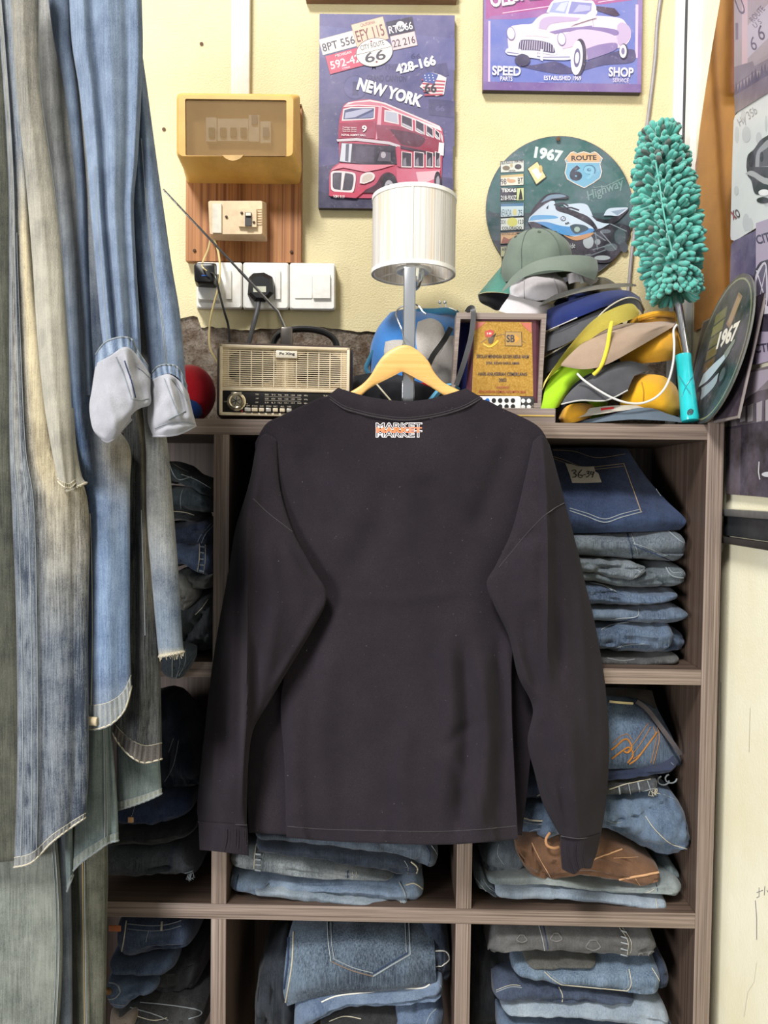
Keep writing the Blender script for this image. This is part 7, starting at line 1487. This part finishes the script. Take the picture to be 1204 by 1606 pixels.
fold('pale grey green jeans above the sky blue pair in the middle right pile', G2, [(762, 1372, 1390), (780, 1374, 1396), (850, 1372, 1396), (920, 1390, 1402), (980, 1394, 1408), (1030, 1384, 1412), (1060, 1380, 1417), (1076, 1392, 1406)], (126, 146, 150), (182, 194, 190), Y=.018, amp=.0025, streak=.3, seams=(([(1028, 1384), (1031, 1396), (1032, 1410)], STN, .0007), ([(1008, 1402), (1020, 1398), (1026, 1394)], STW, .0005)))
fold('washed teal jeans with rough edges behind the brown trousers', G2, [(1040, 1352, 1392), (1056, 1356, 1396), (1068, 1370, 1400), (1076, 1394, 1402)], (100, 128, 140), (160, 180, 184), Y=.05, d=.12, amp=.006)
fold('sky blue jeans at the bottom of the middle right pile', G2, [(778, 1390, 1416), (800, 1390, 1420), (860, 1392, 1421), (880, 1396, 1420), (950, 1404, 1428), (1010, 1410, 1436), (1040, 1411, 1438), (1049, 1414, 1436)], (128, 156, 190), (186, 206, 224), Y=.012, amp=.0025, streak=.5, round_=.01, seams=(([(1028, 1410), (1030, 1424), (1030, 1437)], STW, .0009), ([(866, 1408), (868, 1416), (878, 1420)], STG, .0008)), creases=(([(866, 1400), (920, 1414), (1000, 1424)], 2.2, .003),))
fold('crumpled slate blue jeans corner at the lower left of the pile', G2, [(744, 1376, 1386), (756, 1376, 1402), (776, 1388, 1416), (790, 1398, 1416)], (60, 76, 98), (118, 136, 154), Y=.02, d=.15, amp=.006, seams=(([(746, 1378), (757, 1392), (772, 1408)], STG, .0008), ([(757, 1378), (766, 1392), (778, 1400)], STG, .0006)))

# ---- row 3, right cell
G3 = 'jeans stacked in the lower right cubby'
GR = ((88, 88, 88), (132, 130, 128))
t, tr, o = fold('grey embroidered jeans with double side seams, topmost in lower right cubby', G3, [(768, 1496, 1508), (774, 1456, 1514), (800, 1452, 1510), (850, 1452, 1508), (920, 1453, 1514), (985, 1454, 1519), (1020, 1456, 1517), (1032, 1476, 1508), (1035, 1490, 1502)], *GR, Y=.014, d=.2, streak=.35, gritty=.6, amp=.004, n=2.4, seams=(([(845, 1452), (852, 1480), (856, 1508)], STG, .0012), ([(851, 1452), (858, 1480), (860, 1507)], STN, .0012), ([(971, 1455), (985, 1480), (978, 1518)], STW, .0007), ([(976, 1455), (990, 1480), (983, 1517)], STW, .0005)), creases=(([(780, 1500), (830, 1490), (850, 1500)], 4, .004), ([(850, 1500), (920, 1498), (980, 1508)], 4, .003)))
for cx, cy, r in ((818, 1472, 7), (872, 1470, 8), (930, 1482, 10), (900, 1498, 6), (1005, 1500, 6), (1022, 1496, 5)):
    q = drawn(tr, [(cx+r*math.cos(a)*(1+.25*math.sin(3*a)), cy+r*.8*math.sin(a)) for a in [i*math.pi/6 for i in range(13)]], 30, .0004)
    if len(q) > 3: part('embroidery', MB().tube(q, .0011, 5), cloth('grey_thread', (112, 110, 108), (96, 94, 92)), o)
loops(tr, o, tuple(((973, y), (982+(y-1455)*.08, y+3)) for y in range(1460, 1514, 9)), STG, 1.2, 'seam_tack')
fold('grey olive cuff strip under the embroidered jeans', G3, [(824, 1512, 1526), (840, 1511, 1526), (900, 1511, 1524), (940, 1514, 1522)], (78, 78, 74), (128, 126, 116), Y=.02, d=.15, amp=.002, seams=(([(836, 1512), (838, 1525)], STW, .0009), ([(831, 1512), (832, 1525)], STG, .0006)))
fold('light blue jeans with pointed back pocket in lower right cubby', G3, [(808, 1516, 1542), (850, 1520, 1548), (900, 1522, 1560), (960, 1520, 1566), (1010, 1518, 1576), (1036, 1520, 1576), (1042, 1530, 1566)], (66, 100, 146), (146, 178, 208), Y=.014, d=.19, streak=.7, amp=.003, seams=(([(853, 1524), (876, 1542), (920, 1560), (962, 1564), (988, 1548), (986, 1520)], STW, .0009), ([(858, 1524), (880, 1540), (922, 1556), (960, 1560), (984, 1546), (982, 1522)], STG, .0006), ([(1022, 1518), (1036, 1545), (1034, 1574)], STW, .0009), ([(1030, 1518), (1042, 1545), (1040, 1570)], STG, .0006)))
fold('dark blue jeans edge at the right of the lower right stack', G3, [(1020, 1508, 1560), (1040, 1508, 1564), (1052, 1522, 1564), (1055, 1545, 1560)], (42, 58, 92), (86, 108, 148), Y=.04, d=.15, seams=(([(1048, 1516), (1052, 1540), (1050, 1562)], STG, .0008),))
fold('ink blue jeans with orange waist stitching in lower right cubby', G3, [(776, 1548, 1580), (800, 1540, 1584), (850, 1544, 1584), (900, 1550, 1582), (960, 1562, 1580), (1000, 1570, 1578)], (42, 56, 88), (84, 104, 140), Y=.018, d=.18, amp=.004, seams=(([(778, 1556), (800, 1548), (818, 1549)], STG, .0009), ([(778, 1553), (800, 1545), (816, 1546)], STW, .0006), ([(876, 1548), (882, 1562), (880, 1577)], STW, .0009), ([(871, 1548), (877, 1562), (875, 1577)], STN, .001)))
fold('pale sky blue jeans fifth down in lower right cubby', G3, [(788, 1580, 1600), (820, 1578, 1604), (880, 1576, 1606), (940, 1576, 1614), (1000, 1574, 1622), (1040, 1584, 1624), (1056, 1600, 1620)], (124, 152, 186), (186, 206, 222), Y=.012, d=.19, amp=.003, seams=(([(1044, 1590), (1054, 1602), (1056, 1614)], STG, .0007),))
fold('blue jeans at the very bottom of the lower right cubby in view', G3, [(784, 1602, 1640), (850, 1606, 1644), (950, 1614, 1646), (1050, 1622, 1646), (1064, 1626, 1640)], *MID, Y=.014)
fold('black denim heap at the back left of the lower right cubby', G3, [(742, 1500, 1650), (760, 1465, 1650), (790, 1452, 1650), (830, 1460, 1650)], (26, 28, 34), (62, 68, 76), Y=.07, d=.13, amp=.008)

# ---- row 2, centre cell
G4 = 'jeans stacked in the middle cubby'
fold('faded slate jeans, topmost of the middle cubby and curling at right', G4, [(395, 1306, 1322), (450, 1304, 1330), (540, 1310, 1340), (620, 1318, 1352), (660, 1318, 1368), (682, 1326, 1374), (688, 1344, 1358)], (64, 82, 106), (118, 136, 158), Y=.02, streak=.6, seams=(([(676, 1326), (686, 1344), (680, 1370)], STG, .001), ([(664, 1322), (674, 1340), (668, 1368)], STN, .0009)), creases=(([(600, 1330), (640, 1340), (660, 1352)], 4, .006),))
fold('inky navy jeans folded smooth in the middle cubby', G4, [(398, 1320, 1342), (450, 1322, 1350), (520, 1328, 1360), (590, 1336, 1374), (630, 1342, 1384), (652, 1354, 1382), (660, 1362, 1374)], (34, 44, 62), (74, 90, 114), Y=.014, streak=.5, seams=(([(644, 1352), (654, 1362), (650, 1376)], STW, .0018), ([(634, 1350), (640, 1364), (632, 1384)], STG, .0008)), creases=(([(600, 1366), (630, 1368), (655, 1360)], 3, .004),))
t, tr, o = fold('grey washed jeans with a double side seam in the middle cubby', G4, [(356, 1348, 1360), (364, 1336, 1368), (400, 1336, 1378), (460, 1346, 1386), (540, 1362, 1388), (600, 1376, 1388), (618, 1380, 1386)], (108, 122, 132), (168, 176, 176), Y=.012, streak=.9, amp=.0025, seams=(([(402, 1324), (399, 1345), (398, 1372)], STW, .0012), ([(414, 1338), (410, 1355), (410, 1374)], STG, .0007), ([(545, 1366), (544, 1388)], STN, .0012), ([(553, 1368), (552, 1388)], STW, .0009), ([(559, 1368), (559, 1388)], STW, .0009)))
loops(tr, o, tuple(((400, y), (409, y+1)) for y in range(1340, 1374, 8)), STG, 1.6, 'seam_tack')
fold('sky blue jeans with waistband loops at right in the middle cubby', G4, [(356, 1372, 1410), (372, 1370, 1412), (420, 1380, 1416), (480, 1384, 1412), (560, 1384, 1414), (620, 1386, 1422), (650, 1382, 1424), (664, 1392, 1418)], (86, 118, 164), (150, 178, 208), Y=.014, amp=.004, streak=.5, seams=(([(374, 1372), (370, 1390), (372, 1408)], STN, .0014), ([(366, 1372), (362, 1390), (364, 1408)], STG, .0009), ([(636, 1388), (650, 1386), (664, 1396)], STW, .0016), ([(626, 1384), (634, 1400), (638, 1424)], STG, .0016)), creases=(([(405, 1376), (420, 1392), (408, 1410)], 4, .008), ([(415, 1382), (470, 1394), (560, 1392), (620, 1396)], 2.5, .004)))
fold('pale ice blue jeans at the bottom of the middle cubby', G4, [(398, 1392, 1414), (440, 1390, 1418), (500, 1396, 1426), (560, 1404, 1432), (610, 1414, 1434), (636, 1410, 1436), (639, 1416, 1432)], (118, 144, 172), (176, 194, 206), Y=.008, d=.18, amp=.0025, streak=.5, round_=.008, seams=(([(628, 1412), (630, 1424), (629, 1434)], STW, .0009),))
# ---- row 3, centre cell
G5 = 'jeans stacked in the lower middle cubby'
rowsP = [[(462, 1436, .11), (520, 1434, .10), (600, 1434, .10), (680, 1436, .11)], [(452, 1470, .06), (520, 1466, .045), (600, 1466, .045), (681, 1468, .06)], [(446, 1520, .035), (520, 1515, .02), (600, 1512, .02), (683, 1514, .03)], [(444, 1556, .03), (500, 1548, .016), (600, 1546, .016), (684, 1540, .026)], [(450, 1578, .04), (500, 1564, .03), (600, 1556, .03), (680, 1546, .04)]]
t = thing('folded_jeans', 'worn blue grey jeans with a large back pocket in the lower middle cubby', 'jeans', U(565, 1574, .04), G5)
mb, F = sheet(rowsP, 60, 70, .03, disp=lambda s, t_, p: .005*fbm(Vector((p.x*18, p.z*10, 5)), 1)+.004*math.sin(p.x*80)*ramp_(t_, .3, .8)*(1-g(s, 0, .5)), fade=lambda s, t_, p: .45+.25*ramp_(-s, .3, .8)-.12*g(s, .1, .4)); o = part('cloth', mb, denim((46, 58, 76), (108, 128, 148), .9, .6), t, angle=80); tr = bvh(mb)
for pts, st, r in (([(513, 1447), (515, 1480), (519, 1508)], STG, .001), ([(519, 1447), (520, 1480), (524, 1503)], STG, .0007), ([(519, 1508), (552, 1522), (585, 1531)], cloth('stitch_rust', (118, 104, 92)), .0010), ([(522, 1503), (552, 1517), (585, 1526)], STG, .0007), ([(585, 1531), (615, 1513), (643, 1497)], STG, .0011), ([(585, 1526), (614, 1509), (639, 1494)], STN, .0009), ([(643, 1497), (642, 1470), (641, 1447)], STG, .001), ([(637, 1494), (636, 1470), (635, 1447)], STG, .0006), ([(460, 1462), (458, 1510), (450, 1560), (446, 1578)], STW, .0013), ([(452, 1470), (451, 1510), (445, 1550)], STN, .002)):
    q = drawn(tr, pts, 40, .0005)
    if len(q) > 2: part('pocket_stitch', MB().tube(q, r, 5), st, o)
fold('bright mid blue jeans with a white selvedge edge below the pocket pair', G5, [(458, 1584, 1650), (490, 1572, 1620), (540, 1560, 1592), (600, 1556, 1586), (660, 1550, 1582), (690, 1540, 1582), (697, 1552, 1574)], (78, 108, 156), (140, 168, 204), Y=.016, d=.17, amp=.003, streak=.4, seams=(([(504, 1572), (530, 1562), (580, 1556), (620, 1551), (660, 1550), (674, 1544)], cloth('selvedge', (226, 222, 210)), .0014), ([(690, 1545), (696, 1560), (690, 1580)], STG, .0008)))
fold('dark jeans with a cream belt loop behind the pocket pair', G5, [(660, 1458, 1560), (684, 1452, 1562), (700, 1466, 1560), (708, 1500, 1556)], (38, 50, 72), (78, 96, 124), Y=.05, d=.15, amp=.006, seams=(([(682, 1492), (698, 1492), (704, 1504), (694, 1514), (682, 1516)], cloth('selvedge'[:8], (226, 222, 210)), .0014),))
fold('black jeans heap at the left of the lower middle cubby', G5, [(396, 1540, 1660), (412, 1500, 1660), (436, 1486, 1660), (462, 1500, 1660)], (26, 30, 38), (60, 70, 84), Y=.05, d=.14, amp=.008)
fold('black trousers with a cream seam at the bottom of the lower middle cubby', G5, [(500, 1600, 1650), (540, 1590, 1650), (600, 1586, 1650), (640, 1592, 1650)], (34, 34, 38), (70, 70, 72), Y=.022, d=.16, seams=(([(516, 1602), (540, 1594), (566, 1598)], STW, .0009),))
fold('crushed blue jeans at the lower right of the lower middle cubby', G5, [(618, 1584, 1650), (650, 1580, 1650), (680, 1578, 1650), (696, 1582, 1650)], (56, 84, 132), (118, 148, 190), Y=.02, d=.16, amp=.007, seams=(([(668, 1606), (674, 1592), (684, 1582)], STG, .0008),))

# ---- row 1, left cell
G6 = 'jeans heaped in the top left cubby'
fold('dark teal jeans with an open fly lying on top of the left heap', G6, [(240, 722, 760), (268, 724, 756), (290, 740, 764), (312, 750, 776), (330, 762, 784)], (36, 50, 58), (84, 104, 112), Y=.04, d=.15, amp=.006, seams=(([(264, 724), (272, 744), (282, 752), (300, 748)], STG, .0013), ([(284, 744), (306, 752), (330, 766)], STG, .0011), ([(270, 726), (282, 734), (296, 740)], STG, .0006)))
fold('bottle green jeans with a curved cream seam in the left heap', G6, [(240, 760, 806), (270, 762, 806), (296, 760, 806), (316, 770, 806), (330, 790, 802)], (40, 58, 68), (86, 108, 120), Y=.032, d=.15, amp=.005, seams=(([(288, 766), (283, 780), (284, 798)], STG, .0009), ([(268, 760), (276, 756), (280, 762)], STG, .0009)))
fold('black waistband jeans with pale stitching in the left heap', G6, [(240, 800, 822), (270, 800, 816), (300, 802, 822), (306, 806, 818)], (34, 40, 48), (76, 82, 90), Y=.024, d=.14, amp=.003, seams=(([(270, 802), (290, 804), (304, 808)], STW, .0009), ([(270, 814), (290, 818), (300, 820)], STG, .0006)))
fold('indigo jeans above the bright rolled cuff in the left heap', G6, [(240, 820, 862), (280, 818, 862), (310, 812, 862), (332, 815, 858)], (34, 48, 82), (76, 96, 138), Y=.04, d=.15, seams=(([(330, 822), (316, 838), (310, 850)], STG, .0007), ([(336, 822), (322, 838), (316, 852)], STG, .0007)))
t, tr, o = fold('royal blue jeans with a stitched rolled cuff in the left heap', G6, [(250, 846, 900), (278, 850, 890), (300, 852, 904), (316, 852, 908), (328, 862, 902), (333, 878, 892)], (48, 74, 130), (104, 134, 186), Y=.022, d=.15, amp=.005, n=2.2, seams=(([(313, 852), (312, 880), (308, 906)], STW, .0012), ([(322, 854), (322, 880), (318, 904)], STW, .0009)))
loops(tr, o, tuple(((313, y), (320, y+1)) for y in range(858, 904, 9)), STG, 1.3, 'seam_tack')
fold('olive grey jeans crushed under the blue cuff in the left heap', G6, [(260, 898, 934), (290, 900, 930), (316, 906, 930), (333, 900, 924)], (74, 76, 70), (124, 124, 112), Y=.03, d=.14, amp=.006)
fold('pale grey cloth corner poking out of the left heap', G6, [(250, 905, 950), (278, 902, 962), (292, 912, 956), (304, 924, 944)], (138, 140, 138), (188, 188, 180), Y=.018, d=.08, streak=.2, cat='cloth', nm='folded_cloth')
fold('charcoal jeans slumped in folds at the bottom of the left heap', G6, [(250, 970, 1034), (280, 950, 1034), (300, 934, 1034), (316, 930, 1032), (333, 930, 1026)], (42, 48, 54), (92, 100, 106), Y=.02, d=.17, amp=.008, n=2.2, creases=(([(286, 1000), (306, 975), (330, 945)], 5, .012), ([(300, 1020), (318, 1000), (333, 975)], 5, .010)), seams=(([(306, 964), (316, 954), (326, 940)], STW, .0009),))
fold('dark blue jeans leg drooping over the left shelf edge', G6, [(246, 1024, 1064), (262, 1020, 1068), (276, 1014, 1070), (290, 1016, 1058), (300, 1018, 1036)], (56, 72, 90), (106, 124, 140), Y=-.026, d=.06, amp=.004, seams=(([(272, 1018), (270, 1040), (270, 1066)], STG, .0013), ([(278, 1018), (282, 1040), (276, 1064)], STG, .0008), ([(290, 1018), (290, 1040), (280, 1060)], STG, .0008)))
# ---- row 2, left cell
G7 = 'jeans stacked in the middle left cubby'
fold('near black indigo jeans heaped at the top of the middle left stack', G7, [(180, 1110, 1262), (230, 1100, 1262), (262, 1106, 1260), (290, 1150, 1254), (310, 1220, 1246)], (16, 22, 36), (42, 56, 80), Y=.045, d=.16, amp=.01, n=2.2, seams=(([(280, 1160), (272, 1200), (258, 1226)], STG, .0006), ([(272, 1158), (264, 1180)], STG, .0005)))
fold('royal navy jeans with a tan label in the middle left stack', G7, [(170, 1264, 1304), (200, 1262, 1304), (240, 1256, 1303), (270, 1250, 1296), (296, 1252, 1284)], (28, 44, 88), (62, 86, 140), Y=.03, d=.16, amp=.005, seams=(([(212, 1262), (208, 1276), (204, 1284)], STG, .0005), ([(248, 1262), (252, 1280), (262, 1290), (280, 1284)], STN, .0009)))
part('label_tag', MB().box(U(205, 1286, .022), (.009, .002, .009), .001), cloth('tan_tag', (206, 160, 110), (190, 144, 96)), bpy.data.objects[list(TREE)[-1]], 'small tan tag')
fold('black jeans lying flat in the middle left stack', G7, [(160, 1304, 1334), (220, 1304, 1334), (260, 1300, 1330), (285, 1296, 1324), (302, 1294, 1314)], (24, 25, 30), (54, 56, 62), Y=.028, d=.17)
t, tr, o = fold('dark grey jeans with a frayed white fringe at the base of the middle left stack', G7, [(150, 1334, 1388), (220, 1332, 1388), (260, 1326, 1386), (284, 1330, 1384), (304, 1366, 1380)], (42, 48, 58), (96, 104, 116), Y=.02, d=.18, amp=.004, seams=(([(272, 1328), (268, 1352), (264, 1376)], STN, .001), ([(170, 1376), (220, 1378), (270, 1374), (302, 1366)], STG, .0011)))
frays(tr, o, [(170, 1378), (230, 1380), (280, 1374), (302, 1368)], STG, 70, .008)
# ---- row 3, left cell
G8 = 'jeans stacked in the lower left cubby'
t, tr, o = fold('dark blue jeans with white stitched waistband in the lower left cubby', G8, [(176, 1446, 1506), (200, 1444, 1516), (240, 1442, 1508), (270, 1440, 1502), (292, 1446, 1500), (298, 1460, 1490)], (34, 48, 84), (84, 108, 150), Y=.02, d=.17, amp=.004, seams=(([(198, 1444), (194, 1475), (188, 1506), (184, 1514)], STW, .0012), ([(200, 1449), (235, 1452), (262, 1450), (284, 1444)], STG, .0009), ([(200, 1457), (235, 1460), (262, 1458), (284, 1452)], STG, .0006), ([(233, 1460), (230, 1470), (229, 1478)], STG, .0006)))
loops(tr, o, (((254, 1446), (253, 1460)),), STW, 1.8); frays(tr, o, [(186, 1514), (220, 1502), (250, 1494), (290, 1488)], STW, 46, .008); frays(tr, o, [(262, 1500), (280, 1496), (292, 1490)], STW, 26, .014, 5)
part('brown_label', MB().box(U(180, 1456, .012), (.02, .002, .01), .001), plain('brown_leather', (150, 84, 44), .5), t, 'brown leather patch')
fold('blue jeans with white cut edge second in the lower left cubby', G8, [(164, 1512, 1536), (200, 1516, 1538), (240, 1510, 1540), (262, 1504, 1538), (268, 1512, 1530)], (44, 64, 104), (98, 124, 166), Y=.014, d=.16, seams=(([(165, 1530), (200, 1534), (240, 1540), (256, 1538)], STW, .0013), ([(232, 1522), (231, 1534)], STW, .002)))
t, tr, o = fold('bright blue jeans showing a metal buttonhole in the lower left cubby', G8, [(160, 1538, 1594), (190, 1540, 1594), (214, 1544, 1572), (236, 1546, 1568), (242, 1550, 1562)], (52, 76, 122), (116, 144, 188), Y=.014, d=.15, amp=.004, seams=(([(165, 1540), (182, 1544), (188, 1556), (178, 1566), (165, 1566)], STG, .0016), ([(165, 1572), (185, 1576), (204, 1578)], STG, .0006), ([(165, 1592), (182, 1594), (198, 1590), (206, 1572)], STW, .001)))
part('button', MB().lathe([(.006, 0), (.006, .002), (.004, .003)], 16, Matrix.Translation(U(170, 1554, .012)) @ Matrix.Rotation(R(90), 4, 'X')), plain('antique_brass', (110, 84, 56), .4, .8), o, 'brass button')
fold('dark grey jeans at the right of the lower left stack', G8, [(220, 1520, 1566), (250, 1504, 1570), (280, 1500, 1572), (300, 1494, 1566), (312, 1500, 1548)], (30, 32, 36), (72, 74, 78), Y=.05, d=.14, amp=.006)
fold('washed black jeans with grey seams at the bottom of the lower left stack', G8, [(170, 1590, 1640), (210, 1576, 1640), (260, 1566, 1640), (300, 1574, 1640), (316, 1586, 1630)], (40, 40, 42), (92, 92, 92), Y=.022, d=.17, amp=.006, seams=(([(204, 1580), (240, 1590), (264, 1600)], STG, .0009), ([(220, 1572), (262, 1576), (310, 1584), (314, 1592), (296, 1598)], STG, .001), ([(210, 1592), (240, 1600), (262, 1596)], STW, .0008)))
fold('tan cloth scrap under the bright blue jeans in the lower left cubby', G8, [(166, 1594, 1640), (190, 1596, 1640), (212, 1590, 1640), (218, 1600, 1630)], (134, 112, 92), (178, 154, 130), Y=.016, d=.05, streak=.1, cat='cloth', nm='folded_cloth')
